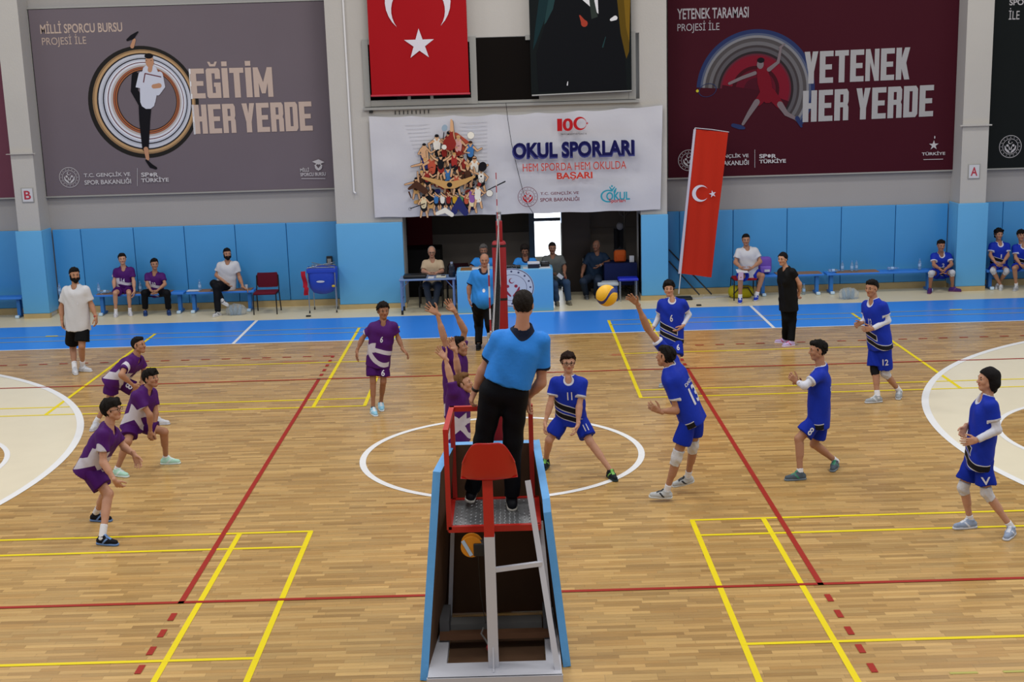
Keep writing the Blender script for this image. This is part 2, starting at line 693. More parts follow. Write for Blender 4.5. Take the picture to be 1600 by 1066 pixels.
line(rl, -12, 8.975, -9, 8.975, 0.05, 0.005); line(rl, 9, 8.975, 12, 8.975, 0.05, 0.005)
for sx in (-1, 1):
    line(rl, sx * 2.975, 0, sx * 2.975, 9, 0.055, 0.005)
    for i in range(5):
        a = 0.22 + i * 0.35
        line(rl, sx * 2.975, -a, sx * 2.975, -a - 0.16, 0.055, 0.005)
        line(rl, sx * 2.975, 9 + a - 0.02, sx * 2.975, 9 + a + 0.13, 0.055, 0.005)
    for i in range(22):
        a = 3.0 + i * 0.355
        line(rl, sx * a, 10.73, sx * (a + 0.15), 10.73, 0.045, 0.005)
rl.build('red_volleyball_lines', M_LR, flo)

wm = MB()
for (x, y, L_, w_) in ((-3.55, 10.35, .75, .10), (-4.2, 10.6, .5, .08), (1.95, 10.15, .28, .16), (2.9, 9.5, .2, .1)):
    wm.add([(x + L_ / 2 * math.cos(t_ * .524) * (1 + .25 * math.sin(t_ * 2.3)), y + w_ / 2 * math.sin(t_ * .524) * (1 + .3 * math.cos(t_ * 3.1)), .0015) for t_ in range(12)], [tuple(range(12))])
wm.build('worn_red_marks', mat('worn_red_mark', 'a8683e', .4), flo)

# ------------------------------------------------------------------ walls
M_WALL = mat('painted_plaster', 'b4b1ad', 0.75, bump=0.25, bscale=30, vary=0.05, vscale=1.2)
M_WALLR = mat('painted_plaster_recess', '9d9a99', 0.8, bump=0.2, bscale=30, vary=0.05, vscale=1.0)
M_MAT = mat('blue_vinyl_padding', '3f8cc6', 0.42, bump=0.15, bscale=8, vary=0.05, vscale=1.5)
M_MATP = mat('light_blue_vinyl_padding', '5aa3d4', 0.42, bump=0.15, bscale=8, vary=0.05, vscale=1.5)
M_SKIRT = mat('cream_wood_plinth', 'b09a6c', 0.5, vary=0.12, vscale=6)
M_DARKW = mat('shaded_interior_paint', '4a4642', 0.8, vary=0.1)  # low light of the back room is put into this wall colour
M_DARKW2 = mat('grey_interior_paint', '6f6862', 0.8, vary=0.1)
M_ALU = mat('grey_aluminium', '9b9b98', 0.4, metal=0.3)
M_GLASSD = mat('dark_window_glass', '120e0c', 0.25, spec=0.08)
M_BLACK = mat('black_plastic', '121214', 0.5)
M_WHITEP = mat('white_paint', 'd8d8da', 0.45)

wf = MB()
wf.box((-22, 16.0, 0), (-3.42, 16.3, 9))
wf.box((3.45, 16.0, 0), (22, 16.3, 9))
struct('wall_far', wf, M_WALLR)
# centre block with doorway and window opening
cb = MB()
F0, F1 = 15.42, 16.3
cb.box((-3.42, F0, 0), (-2.05, F1, 9))
cb.box((2.90, F0, 0), (3.45, F1, 9))
cb.box((-2.05, F0, 2.15), (2.90, F1, 4.17))
cb.box((-2.05, F0, 5.48), (2.90, F1, 9))
cb.box((-2.70, F0 + 0.12, 4.17), (-2.05, F1, 5.48))
struct('wall_far', cb, M_WALL)
pl = MB()
for x0, x1 in ((-10.03, -9.57), (9.52, 10.06), (-16.2, -15.6), (15.6, 16.2)):
    pl.box((x0, F0, 0), (x1, 16.05, 9))
struct('wall_far', pl, M_WALL)
sk = MB()
sk.box((-22, 15.9, 0), (-3.42, 16.0, 0.13)); sk.box((3.45, 15.9, 0), (22, 16.0, 0.13))
sk.box((-10.08, 15.34, 0), (-9.53, 15.45, 0.10)); sk.box((9.48, 15.34, 0), (10.1, 15.45, 0.10))
sk.box((-3.44, 15.34, 0), (-2.03, 15.45, 0.10)); sk.box((2.88, 15.34, 0), (3.47, 15.45, 0.10))
o = struct('baseboard_far', sk, M_SKIRT)
# recess side returns of the window (reveal) and ledge
wn = MB()
wn.box((-2.74, 15.33, 4.10), (2.88, 15.44, 4.15))
struct('trim_1', wn, M_ALU)
win = MB()
for x0, x1 in ((-2.70, -2.58), (-0.53, -0.40), (2.68, 2.82)):
    win.box((x0, 15.362, 4.165), (x1, 15.44, 5.505))
win.box((-2.70, 15.37, 5.40), (-0.45, 15.44, 5.5)); win.box((0.6, 15.37, 5.40), (2.82, 15.44, 5.5))
win.box((-2.70, 15.37, 4.17), (-0.40, 15.44, 4.29)); win.box((-0.4, 15.385, 4.17), (2.82, 15.44, 4.22)); win.box((0.85, 15.375, 4.17), (2.82, 15.44, 4.31))
for x in (-1.79, -1.33, 1.38):
    win.box((x - 0.03, 15.365, 4.2), (x + 0.03, 15.44, 5.4))
wo = struct('window_1', win, M_ALU)
g = MB().box((-2.65, 15.42, 4.2), (2.78, 15.425, 5.47)).build('window_pane', M_GLASSD, wo)

# doorway surroundings and the room behind
dr = MB()
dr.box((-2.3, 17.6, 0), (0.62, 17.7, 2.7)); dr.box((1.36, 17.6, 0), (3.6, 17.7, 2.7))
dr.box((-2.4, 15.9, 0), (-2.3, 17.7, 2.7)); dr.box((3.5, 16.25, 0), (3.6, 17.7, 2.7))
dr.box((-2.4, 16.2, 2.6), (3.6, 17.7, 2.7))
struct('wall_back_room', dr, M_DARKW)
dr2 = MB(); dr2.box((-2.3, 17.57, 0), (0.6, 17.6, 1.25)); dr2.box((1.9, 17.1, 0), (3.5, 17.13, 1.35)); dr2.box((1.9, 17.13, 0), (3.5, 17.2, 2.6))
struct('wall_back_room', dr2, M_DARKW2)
# door 1: open glazed entrance door
d1 = MB()
d1.box((0.60, 17.2, 0), (0.72, 17.3, 2.6)); d1.box((0.72, 17.22, 1.52), (1.30, 17.28, 1.59)); d1.box((0.72, 17.22, 0), (1.30, 17.28, 0.08))
do = struct('door_1', d1, mat('blue_grey_frame', '2c4560', 0.4))
gl = MB().box((0.72, 17.24, 0.08), (1.30, 17.25, 2.55)).build('door_pane', mat('clear_door_glass', 'ffffff', 0.02, trans=1.0, alpha=1.0, ior=1.05), do)
sky = MB().box((-0.6, 20.6, -0.3), (2.8, 20.65, 3.6))  # glowing sheet added beyond the door in place of the bright outdoors
struct('sky_backdrop', sky, mat('daylight_outside', 'cfe0f6', 0.5, emit=0.95), label='glowing sheet standing in for the daylight outside the entrance')
struct('wall_outside', MB().box((0.6, 20.4, -0.3), (2.6, 20.5, 1.1)), mat('outside_pale_wall', 'c3ccd4', 0.8))
d2 = MB().box((1.30, 16.7, 0), (1.92, 16.78, 2.55))
struct('door_2', d2, mat('dark_brown_door', '241a15', 0.45))

# padded wall mats: one object each
ORD = ['first', 'second', 'third', 'fourth', 'fifth', 'sixth', 'seventh']


def wallmat(x0, x1, label, group, y=15.93, z1=1.79, z0=0.13, m=M_MAT, y1=16.0):
    mb = MB().box((x0 + 0.004, y, z0), (x1 - 0.004, y1, z1), bev=0.018)
    return tag(mb.build('wall_mat', m), label, 'wall mat', group)


def seams(pxs, Y=15.93, yp=420):
    return [float(atY(p, yp, Y)[0]) for p in pxs]


L = [-9.52] + seams([131, 213, 292, 371, 451]) + [-3.45]
for i in range(6):
    wallmat(L[i], L[i + 1], f'blue wall mat, {ORD[i]} from the left between the left pillar and the doorway block', 'blue wall mats of the left bay')
L = [3.47] + seams([1062, 1145, 1229, 1313, 1397]) + [9.47]
for i in range(6):
    wallmat(L[i], L[i + 1], f'blue wall mat, {ORD[i]} from the left between the doorway block and the right pillar', 'blue wall mats of the right bay')
wallmat(-11.3, -10.1, 'blue wall mat at the far left edge, left of the pillar with letter B', None)
wallmat(10.12, seams([1563])[0], 'narrow blue wall mat right beside the pillar with letter A', None)
wallmat(seams([1563])[0], 12.0, 'blue wall mat at the far right edge behind the two seated boys', None)


def pillar_mat(x0, x1, label, z1):
    t = thing('pillar_mat', label, 'wall mat', ((x0 + x1) / 2, 15.4, 0))
    off = t.location
    MB().box((x0, 15.34, 0.10), (x1, 15.42, z1), bev=0.015).build('front_pad', M_MATP, t, off=off)
    if x1 - x0 < 0.75:
        MB().box((x0 - 0.0, 15.42, 0.10), (x0 + 0.035, 15.93, z1), bev=0.01).build('side_pad', M_MATP, t, off=off)
        MB().box((x1 - 0.035, 15.42, 0.10), (x1, 15.93, z1), bev=0.01).build('side_pad', M_MATP, t, off=off)
    return t


pillar_mat(-10.08, -9.53, 'light blue padding wrapped round the pillar under letter B', 1.84)
pillar_mat(9.47, 10.10, 'light blue padding wrapped round the pillar under letter A', 1.84)
pillar_mat(-3.43, -2.05, 'wide light blue padding on the wall block left of the doorway', 1.80)
pillar_mat(2.90, 3.46, 'light blue padding on the wall block right of the doorway', 1.80)

# ledges and conduits on the wall
tr = MB()
tr.tube([(-3.02, 15.40, 2.45), (-3.04, 15.40, 8.0)], 0.02)
tr.tube([(-3.02, 15.40, 2.45), (-2.98, 15.36, 2.42)], 0.018)
struct('trim_2', tr, M_WHITEP)
tr = MB(); tr.box((9.45, 15.36, 3.42), (10.1, 15.44, 3.445)); tr.box((-10.1, 15.36, 3.42), (-9.5, 15.44, 3.43))
struct('trim_3', tr, M_WALL)
tr = MB()
for i in range(9): tr.box((-2.1 + i * 0.085, 15.39, 4.0), (-2.085 + i * 0.085, 15.42, 4.07))
tr.box((-2.62, 15.36, 4.04), (-2.55, 15.42, 4.09))
struct('trim_4', tr, M_BLACK)
# frames round the big banners
fr = MB()
for x0, x1, z0, z1 in ((-9.58, -3.44, 2.47, 6.35), (3.5, 9.66, 2.47, 6.5), (10.15, 16.0, 2.47, 6.6), (-16, -10.1, 2.47, 6.5)):
    fr.box((x0, 15.9, z0), (x1, 16.0, z0 + 0.03)); fr.box((x0, 15.9, z1 - 0.03), (x1, 16.0, z1))
    fr.box((x0, 15.92, z0), (x0 + 0.02, 16.0, z1)); fr.box((x1 - 0.02, 15.92, z0), (x1, 16.0, z1))
struct('trim_5', fr, M_ALU)

# ================================================================== BANNERS
M_CLAY = mat('banner_print_sand', 'b3a095', 0.6)
M_PGREY = mat('banner_print_grey', '9d9aa0', 0.6)
M_LTG = mat('banner_print_light_grey', 'b7b4b8', 0.6)
M_INKW = mat('banner_print_white', 'd5d5da', 0.6)
M_INKK = mat('banner_print_black', '131218', 0.6)
M_SKINP = mat('banner_print_skin', 'b18468', 0.6)


def banner(name, label, x0, z0, x1, z1, Y, m, th=0.01, cat='banner'):
    t = thing(name, label, cat, ((x0 + x1) / 2, Y, z0))
    MB().box((x0, Y, z0), (x1, Y + th, z1)).build('banner_sheet', m, t, off=t.location)
    return t


def emblem(S, key, c, R, mi=0, inner=None):
    """round ministry emblem: rings, dots, crescent and star, two figures forming a heart"""
    ik = inner or key
    S.ring(key, c, R * 0.95, R, mi)
    S.ring(key, c, R * 0.66, R * 0.70, mi)
    for i in range(16):
        a = 2 * math.pi * i / 16
        S.star(key, (c[0] + R * 0.82 * math.cos(a), c[1] + R * 0.82 * math.sin(a)), R * 0.065, mi)
    S.crescent(ik, (c[0] - R * 0.03, c[1] + R * 0.40), R * 0.18, 0, rot=25)
    S.star(ik, (c[0] + R * 0.14, c[1] + R * 0.36), R * 0.07, 0)
    for sx in (-1, 1):
        S.ell(ik, (c[0] + sx * R * 0.26, c[1] + R * 0.10), R * 0.11, R * 0.11)
        S.stroke(ik, [(c[0] + sx * R * 0.48, c[1] + R * 0.05), (c[0] + sx * R * 0.42, c[1] - R * 0.22), (c[0] + sx * R * 0.2, c[1] - R * 0.42), (c[0] + sx * R * 0.06, c[1] - R * 0.55)], [R * 0.08, R * 0.16, R * 0.2, R * 0.08])
        S.stroke(ik, [(c[0] + sx * R * 0.12, c[1] - R * 0.02), (c[0] + sx * R * 0.06, c[1] - R * 0.25)], [R * 0.08, R * 0.10])


# ---- grey banner
YB = 15.915
gb = banner('wall_banner', 'grey banner with EĞİTİM HER YERDE and a woman standing in a coloured ring', -9.54, 2.50, -3.47, 6.31, YB, mat('grey_banner_cloth', '6a6169', 0.65, bump=0.1, bscale=4, vary=0.05, vscale=1))
S = Sheet(YB)


def P1(x, y, s=2.961, ox=0, Y=YB):
    p = atY(ox + x / s, y / s, Y)
    return (float(p[0]), float(p[2]))


def T1(key, txt, x0, y0, x1, y1, bold=0.0, shear=0.0, f=P1, S_=None, **k):
    """text whose box on the photograph runs x0,y0 (top left) to x1,y1 (bottom right)"""
    a = f(x0, y1); b = f(x1, y1); c = f(x0, y0)
    (S_ or S).text(key, txt, a[0], (a[1] + b[1]) / 2, b[0], c[1] + ((a[1] + b[1]) / 2 - a[1]), bold, 0, shear)


RC = [('22201f', 1.00), ('8a6f52', 0.93), ('b08f68', 0.90), ('26242a', 0.86), ('b9bcc8', 0.835), ('a7abb8', 0.79), ('232026', 0.765), ('b5b9c9', 0.745), ('cfd2dc', 0.715), ('5d2b33', 0.69), ('c9ccd8', 0.675), ('b0a9a8', 0.64), ('7a4a3a', 0.605), ('9a5b40', 0.595), ('5a3a30', 0.575), ('a8653f', 0.56), ('3c2a26', 0.545)]
for i, (c, r) in enumerate(RC):
    k = 'ring%d' % i
    cc = P1(664 + 16 * (1 - r) / 0.455, 474 - 10 * (1 - r) / 0.455)
    R = (P1(920, 474)[0] - P1(664, 474)[0]) * r
    r2 = (P1(920, 474)[0] - P1(664, 474)[0]) * (RC[i + 1][1] if i + 1 < len(RC) else 0.53)
    c1 = P1(664 + 16 * (1 - (RC[i + 1][1] if i + 1 < len(RC) else 0.53)) / 0.455, 474 - 10 * (1 - (RC[i + 1][1] if i + 1 < len(RC) else 0.53)) / 0.455)
    S.ring('ring_print', cc, r2 * 0.995, R, i, c1=c1, n=64)
ringm = [mat('ring_ink_' + c, c, 0.6) for c, r in RC]
T1('lettering', 'MİLLİ SPORCU BURSU', 188, 94, 568, 152, 0.018)
T1('lettering', 'PROJESİ İLE', 197, 160, 402, 217, 0.0)
BW = {'İ': 0.43, 'M': 1.35, ' ': 0.3}
def HB(key, word, f, xa, ya, xb, yb, ytop, **k):
    A, B = f(xa, ya), f(xb, yb)
    S.block(key, word, A, B, f(xa, ytop)[1] - A[1], wf=BW, **k)


HB('headline', 'EĞİTİM', P1, 888, 456, 1266, 448, 318)
HB('headline', 'HER YERDE', P1, 905, 620, 1448, 604, 485)
HB('outline', 'E', P1, 884, 458, 892, 458, 318); HB('outline', 'H', P1, 898, 622, 906, 622, 484)
# woman print
def W1(key, pts, ws):
    sc = P1(101, 400)[0] - P1(100, 400)[0]
    S.stroke(key, [P1(*p) for p in pts], [w_ * sc for w_ in ws])


W1('ink_black', [(628, 350), (622, 420), (660, 480)], [36, 34, 40])
W1('skin', [(612, 215), (622, 185)], [18, 14])
W1('ink_black', [(590, 185), (612, 172), (638, 148)], [10, 22, 6])
W1('ink_black', [(672, 470), (670, 560), (672, 630), (674, 688)], [62, 50, 40, 30])
W1('skin', [(676, 690), (684, 735)], [22, 16])
W1('ink_black', [(678, 742), (700, 768), (722, 778)], [10, 20, 12])
W1('ink_white', [(695, 335), (690, 400), (684, 470)], [74, 84, 70])
W1('ink_white', [(655, 345), (640, 395), (700, 405)], [26, 30, 26])
W1('ink_white', [(740, 345), (750, 400), (730, 430)], [28, 30, 24])
W1('ring_dark_red', [(672, 340), (745, 356)], [5, 5]); W1('ring_dark_red', [(672, 340), (665, 380)], [5, 5])
W1('skin', [(712, 400), (738, 396)], [20, 22])
W1('skin', [(694, 325), (697, 310)], [20, 20])
S.ell('skin', P1(693, 285), 0.085, 0.125)
S.ell('ink_black', P1(689, 259), 0.088, 0.055)
for q in (678, 700):
    S.ell('ink_black', P1(q, 280), 0.012, 0.006)
emblem(S, 'pale_logo', P1(322, 821), 0.213)
T1('pale_logo', 'T.C. GENÇLİK VE', 390, 794, 605, 821, 0.02)
T1('pale_logo', 'SPOR BAKANLIĞI', 393, 824, 609, 852, 0.02)
S.stroke('pale_logo', [P1(637, 778), P1(637, 861)], 0.008, round_=False)
T1('pale_logo', 'SP', 655, 798, 692, 818, 0.03); T1('pale_logo', 'R', 712, 798, 735, 818, 0.03)
S.ell('pale_logo', P1(701, 808), 0.035, 0.035)
T1('pale_logo', 'TÜRKİYE', 655, 818, 783, 842, 0.03)
T1('pale_logo', 'MİLLİ', 1390, 774, 1431, 794, 0.02)
T1('pale_logo', 'SPORCU BURSU', 1391, 798, 1508, 814, 0.02)
S.stroke('pale_logo', [P1(1395, 826), P1(1506, 826)], 0.012, round_=False)
S.poly('pale_logo', [P1(1445, 748), P1(1474, 737), P1(1502, 750), P1(1474, 762)])
S.ring('pale_logo', P1(1474, 771), 0.055, 0.075)
W1('pale_logo', [(1459, 765), (1474, 785), (1489, 765)], [6, 12, 6])
S.build(gb, {'ring_print': ringm, 'lettering': M_CLAY, 'headline': mat('headline_sand', 'b9a69c', 0.6), 'ink_black': M_INKK, 'ink_white': mat('print_shirt_white', 'bfc3d3', 0.6), 'skin': M_SKINP, 'pale_logo': M_LTG, 'ring_dark_red': ringm[9], 'outline': M_INKW},
        {'ring_print': 'printed_artwork', 'headline': 'headline_lettering', 'ink_black': 'printed_artwork', 'ink_white': 'printed_artwork', 'skin': 'printed_artwork', 'pale_logo': 'printed_artwork', 'ring_dark_red': 'printed_artwork', 'outline': 'printed_artwork'}, off=gb.location)

# ---- maroon banner
mb_ = banner('wall_banner', 'maroon banner with YETENEK HER YERDE and a tennis player under an arc', 3.54, 2.50, 9.62, 6.6, YB, mat('maroon_banner_cloth', '3d0f1c', 0.65, bump=0.1, bscale=4, vary=0.05, vscale=1))
S = Sheet(YB)
P3 = lambda x, y: P1(x, y, 2.759, 1020)
AC = [('27325a', 1.0), ('4c546c', 0.935), ('77777d', 0.90), ('4a4648', 0.86), ('626064', 0.80), ('3c3639', 0.74), ('514e53', 0.70), ('2a2226', 0.64), ('5b2230', 0.60), ('6f1426', 0.57), ('3b0d18', 0.40), ('571022', 0.34), ('43101f', 0.2)]
RA = P3(698, 385)[0] - P3(443, 385)[0]
cA = P3(443, 388)
for i, (c, r) in enumerate(AC):
    r2 = AC[i + 1][1] if i + 1 < len(AC) else 0.0
    S.ring('arc_print', cA, RA * r2, RA * r, i, a0=(-38 if i < 8 else -20), a1=(176 if i < 9 else 170), n=56, rot=0)
arcm = [mat('arc_ink_' + c, c, 0.6) for c, r in AC]
TM = lambda *a, **k: T1(*a, f=P3, **k)


def W3(key, pts, ws):
    sc = P3(101, 400)[0] - P3(100, 400)[0]
    S.stroke(key, [P3(*p) for p in pts], [w_ * sc for w_ in ws])


TM('lettering', 'YETENEK TARAMASI', 105, 33, 413, 80, 0.018)
TM('lettering', 'PROJESİ İLE', 106, 90, 287, 142, 0.0)
HB('headline', 'YETENEK', P3, 652, 362, 1105, 342, 224)
HB('headline', 'HER YERDE', P3, 645, 527, 1207, 501, 392)
S.ring('racket', P3(236, 389), 0.125, 0.135, rot=15, asp=1.4)
S.ell('ball', P3(192, 392), 0.03, 0.03)
W3('figure_red', [(470, 300), (480, 350), (495, 420)], [44, 60, 50])
W3('figure_red', [(485, 400), (455, 440)], [44, 34]); W3('figure_red', [(505, 400), (545, 450)], [44, 34])
W3('figure_grey', [(440, 315), (385, 335), (330, 360)], [16, 14, 12]); W3('figure_grey', [(500, 300), (540, 268), (552, 205)], [18, 14, 10])
W3('figure_grey', [(548, 205), (568, 190)], [10, 6])
W3('figure_grey', [(448, 440), (415, 490), (388, 535)], [26, 20, 12]); W3('figure_grey', [(548, 450), (575, 490), (622, 515)], [26, 20, 12])
W3('arc_print', [(345, 540), (375, 548), (392, 552)], [16, 20, 12]); W3('arc_print', [(622, 510), (640, 545)], [20, 10])
S.ell('figure_grey', P3(463, 278), 0.07, 0.09); S.ell('figure_dark', P3(465, 260), 0.075, 0.055)
emblem(S, 'pale_logo', P3(154, 691), 0.22)
TM('pale_logo', 'T.C. GENÇLİK VE', 225, 661, 412, 684, 0.02)
TM('pale_logo', 'SPOR BAKANLIĞI', 225, 687, 413, 713, 0.02)
S.stroke('pale_logo', [P3(439, 645), P3(439, 723)], 0.008, round_=False)
TM('pale_logo', 'SP', 458, 664, 492, 682, 0.03); TM('pale_logo', 'R', 511, 664, 532, 682, 0.03)
S.ell('pale_logo', P3(501, 672), 0.035, 0.035)
TM('pale_logo', 'TÜRKİYE', 458, 682, 573, 703, 0.03)
S.star('pale_logo', P3(1210, 626), 0.105)
S.ell('pale_logo', P3(1214, 592), 0.012, 0.03)
TM('pale_logo', 'TÜRKİYE', 1158, 652, 1259, 669, 0.02)
S.stroke('pale_logo', [P3(1165, 688), P3(1250, 686)], 0.012, round_=False)
S.build(mb_, {'arc_print': arcm, 'lettering': M_PGREY, 'headline': mat('headline_grey', '9d9c9f', 0.6), 'racket': arcm[0], 'ball': mat('tennis_ball_print', 'b8ad2e', 0.6), 'figure_red': mat('tennis_shirt_print', '6a1020', 0.6), 'figure_grey': mat('tennis_limb_print', '70656a', 0.6), 'figure_dark': M_INKK, 'pale_logo': M_LTG},
        {'arc_print': 'printed_artwork', 'headline': 'headline_lettering', 'racket': 'printed_artwork', 'ball': 'printed_artwork', 'figure_red': 'printed_artwork', 'figure_grey': 'printed_artwork', 'figure_dark': 'printed_artwork', 'pale_logo': 'printed_artwork'}, off=mb_.location)

# ---- black banner right, maroon banner left
kb = banner('wall_banner', 'black banner cut by the right edge of the photo', 10.17, 2.50, 15.9, 6.6, YB, mat('black_banner_cloth', '15191a', 0.65, vary=0.05))
S = Sheet(YB)
TM('lettering', 'SPOR', 1537, -4, 1622, 22, 0.02)
TM('lettering', 'İLE', 1534, 34, 1580, 84, 0.0)
emblem(S, 'pale_logo', P3(1541, 632), 0.235)
S.build(kb, {'lettering': M_LTG, 'pale_logo': M_LTG}, {'pale_logo': 'printed_artwork'}, off=kb.location)
banner('wall_banner', 'dusty pink banner cut by the left edge of the photo', -15.9, 2.50, -10.16, 6.4, YB, mat('rose_banner_cloth', '6a3d4c', 0.65, vary=0.05))

# ---- big red flag
YF = 15.22
M_FLAG = mat('red_flag_cloth', '9c1019', 0.6, bump=0.2, bscale=5)
fg = thing('wall_flag', 'large red flag with white crescent and star hanging over the window', 'flag', (-1.54, YF, 4.37))


def cloth_grid(x0, x1, z0, z1, Y, nx, nz, fn, th=0.006):
    v, f = [], []
    for s_ in (0, 1):
        for j in range(nz + 1):
            for i in range(nx + 1):
                x = x0 + (x1 - x0) * i / nx
                z = z0 + (z1 - z0) * j / nz
                v.append((x, Y + fn(x, z) + s_ * th, z))
    n = (nx + 1) * (nz + 1)
    for j in range(nz):
        for i in range(nx):
            a = j * (nx + 1) + i
            f.append((a, a + 1, a + nx + 2, a + nx + 1))
            f.append((n + a, n + a + nx + 1, n + a + nx + 2, n + a + 1))
    for i in range(nx):
        f.append((i, n + i, n + i + 1, i + 1))
        a = nz * (nx + 1) + i
        f.append((a, a + 1, n + a + 1, n + a))
    for j in range(nz):
        a = j * (nx + 1)
        f.append((a, a + nx + 1, n + a + nx + 1, n + a)); a += nx
        f.append((a, n + a, n + a + nx + 1, a + nx + 1))
    return MB().add(v, f, 0, True)


fw = lambda x, z: 0.006 * math.sin(x * 5 + z * 2) + 0.004 * math.sin(x * 9 - z * 3)
cloth_grid(-2.535, -0.56, 4.40, 7.4, YF, 24, 30, fw).build('flag_cloth', M_FLAG, fg, off=fg.location)
MB().tube([(-2.55, YF - 0.01, 4.385), (-0.545, YF - 0.01, 4.375)], 0.022).build('weight_bar', mat('flag_hem', 'b02a3c', 0.4), fg, off=fg.location)
S = Sheet(YF - 0.012)
P2 = lambda x, y, Y=YF: P1(x, y, 2.857, 500, Y)
S.crescent('emblem', P2(436, 6), 0.655, 0, r=0.82, off=0.27, rot=-90)
S.star('emblem', P2(443, 199), 0.315)
S.build(fg, {'emblem': mat('flag_white', 'cfcbd6', 0.6)}, {'emblem': 'crescent_and_star'}, off=fg.location)

# ---- portrait banner (only the dark suit shows)
pb = thing('portrait_banner', 'dark portrait banner of a figure in a black suit with white shirt', 'banner', (1.7, YF, 4.31))
MB().box((0.69, YF, 4.31), (2.72, YF + 0.006, 7.4)).build('banner_sheet', mat('portrait_dark_cloth', '0e1416', 0.55, bump=0.15, bscale=5), pb, off=pb.location)
S = Sheet(YF)


def W2(key, pts, ws, mi=0, Y=YF):
    sc = P2(101, 400, Y)[0] - P2(100, 400, Y)[0]
    S.stroke(key, [P2(*p) for p in pts], [w_ * sc for w_ in ws], mi)


S.poly('gold', [P2(1320, -60), P2(1386, -60), P2(1380, 230), P2(1368, 262), P2(1345, 180)])
S.poly('amber', [P2(1352, -60), P2(1386, -60), P2(1381, 190), P2(1366, 120)])
S.poly('teal', [P2(985, -60), P2(1075, -60), P2(1020, 40), P2(965, 190), P2(950, 225), P2(960, 130)])
S.poly('teal2', [P2(1030, -60), P2(1110, -60), P2(1050, 60), P2(1000, 110)])
S.poly('suit', [P2(1060, -60), P2(1040, 40), P2(1005, 110), P2(965, 240), P2(975, 410), P2(1370, 405), P2(1362, 240), P2(1335, 120), P2(1320, -60)])
S.poly('shirt', [P2(1155, -60), P2(1172, 0), P2(1243, 62), P2(1240, 0), P2(1238, -60)])
S.poly('tie', [P2(1196, -60), P2(1203, 10), P2(1212, 85), P2(1240, 75), P2(1225, 5), P2(1222, -60)])
W2('medal', [(1160, 70), (1172, 92), (1180, 105)], [6, 18, 30])
W2('pocket', [(1300, 88), (1318, 80)], [12, 20]); W2('pocket', [(1104, 380), (1106, 365)], [5, 3])
W2('teal2', [(1262, 210), (1275, 165)], [6, 3])
MB().tube([(0.70, YF - 0.01, 4.30), (2.72, YF - 0.01, 4.335)], 0.016).build('weight_bar', M_ALU, pb, off=pb.location)
S.build(pb, {'gold': mat('print_gold', '57430f', 0.6), 'amber': mat('print_amber', '735817', 0.6), 'teal': mat('print_teal', '122a2f', 0.6), 'teal2': mat('print_teal_light', '1f3a3d', 0.6), 'suit': mat('print_suit', '0b0d12', 0.6), 'shirt': M_INKW, 'tie': mat('print_tie', '2c3430', 0.6), 'medal': mat('print_medal', '9c3a2a', 0.6), 'pocket': M_INKW},
        {'gold': 'printed_artwork', 'amber': 'printed_artwork', 'teal': 'printed_artwork', 'teal2': 'printed_artwork', 'suit': 'printed_artwork', 'shirt': 'printed_artwork', 'tie': 'printed_artwork', 'medal': 'printed_artwork', 'pocket': 'printed_artwork'}, off=pb.location)

# ---- white school sports banner
YW = 15.33
wb = thing('fabric_banner', 'white fabric banner OKUL SPORLARI with a crowd of drawn athletes', 'banner', (0.35, YW, 1.9))
wwf = lambda x, z: 0.012 * math.sin(x * 2.2 + 1) + 0.006 * math.sin(x * 7 + z * 5) + 0.006 * math.sin(x * 4.1 - z * 6) + (0.012 * math.sin(x * 11 + z * 2) * max(0, (z - 3.3)) if z > 3.3 else 0) + 0.004 * math.sin(z * 9 + x)
v = cloth_grid(0, 1, 0, 1, 0, 90, 36, lambda x, z: 0)
TL, TR_, BL, BR = P2(218, 520, YW), P2(1530, 470, YW), P2(245, 972, YW), P2(1520, 937, YW)
nv = []
for (x, y, z) in v.v:
    X = (TL[0] * (1 - x) + TR_[0] * x) * z + (BL[0] * (1 - x) + BR[0] * x) * (1 - z)
    Zt = TL[1] * (1 - x) + TR_[1] * x - 0.035 * abs(math.sin(x * math.pi * 7)) * (1 - abs(2 * x - 1) ** 6) - 0.05 * math.sin(x * math.pi)
    Zb = BL[1] * (1 - x) + BR[1] * x + 0.008 * math.sin(x * 40)
    Z = Zt * z + Zb * (1 - z)
    nv.append((X, YW + wwf(X, Z) + y, Z))
v.v = nv
v.build('banner_sheet', mat('white_banner_cloth', 'c2c2c9', 0.6, bump=1.0, bscale=3.2), wb, off=wb.location)
S = Sheet(YW - 0.006)
PW = lambda x, y: P2(x, y, YW)
TW = lambda *a, **k: T1(*a, f=PW, **k)
W2b = lambda key, pts, ws, mi=0: S.stroke(key, [PW(*p) for p in pts], [w_ * (PW(101, 400)[0] - PW(100, 400)[0]) for w_ in ws], mi)
# faint printed stripes
for i in range(17):
    W2b('faint', [(380 + i * 6, 560 + i * 17), (745, 545 + i * 17)], [2, 2])
# crowd of athletes
CR = ['8c2b25', 'b5523c', '9d2f2a', 'd8c9a4', 'c79b5f', '3b6fa8', '2b2f66', '8a5a9c', '17161a', 'c9a02f', 'd9a7a0', 'cfa37c', '5b8f5f', 'e3ded2', '4b2f22', '8fa3b3']
crm = [mat('crowd_ink_' + c, c, 0.6) for c in CR]
SK = 11


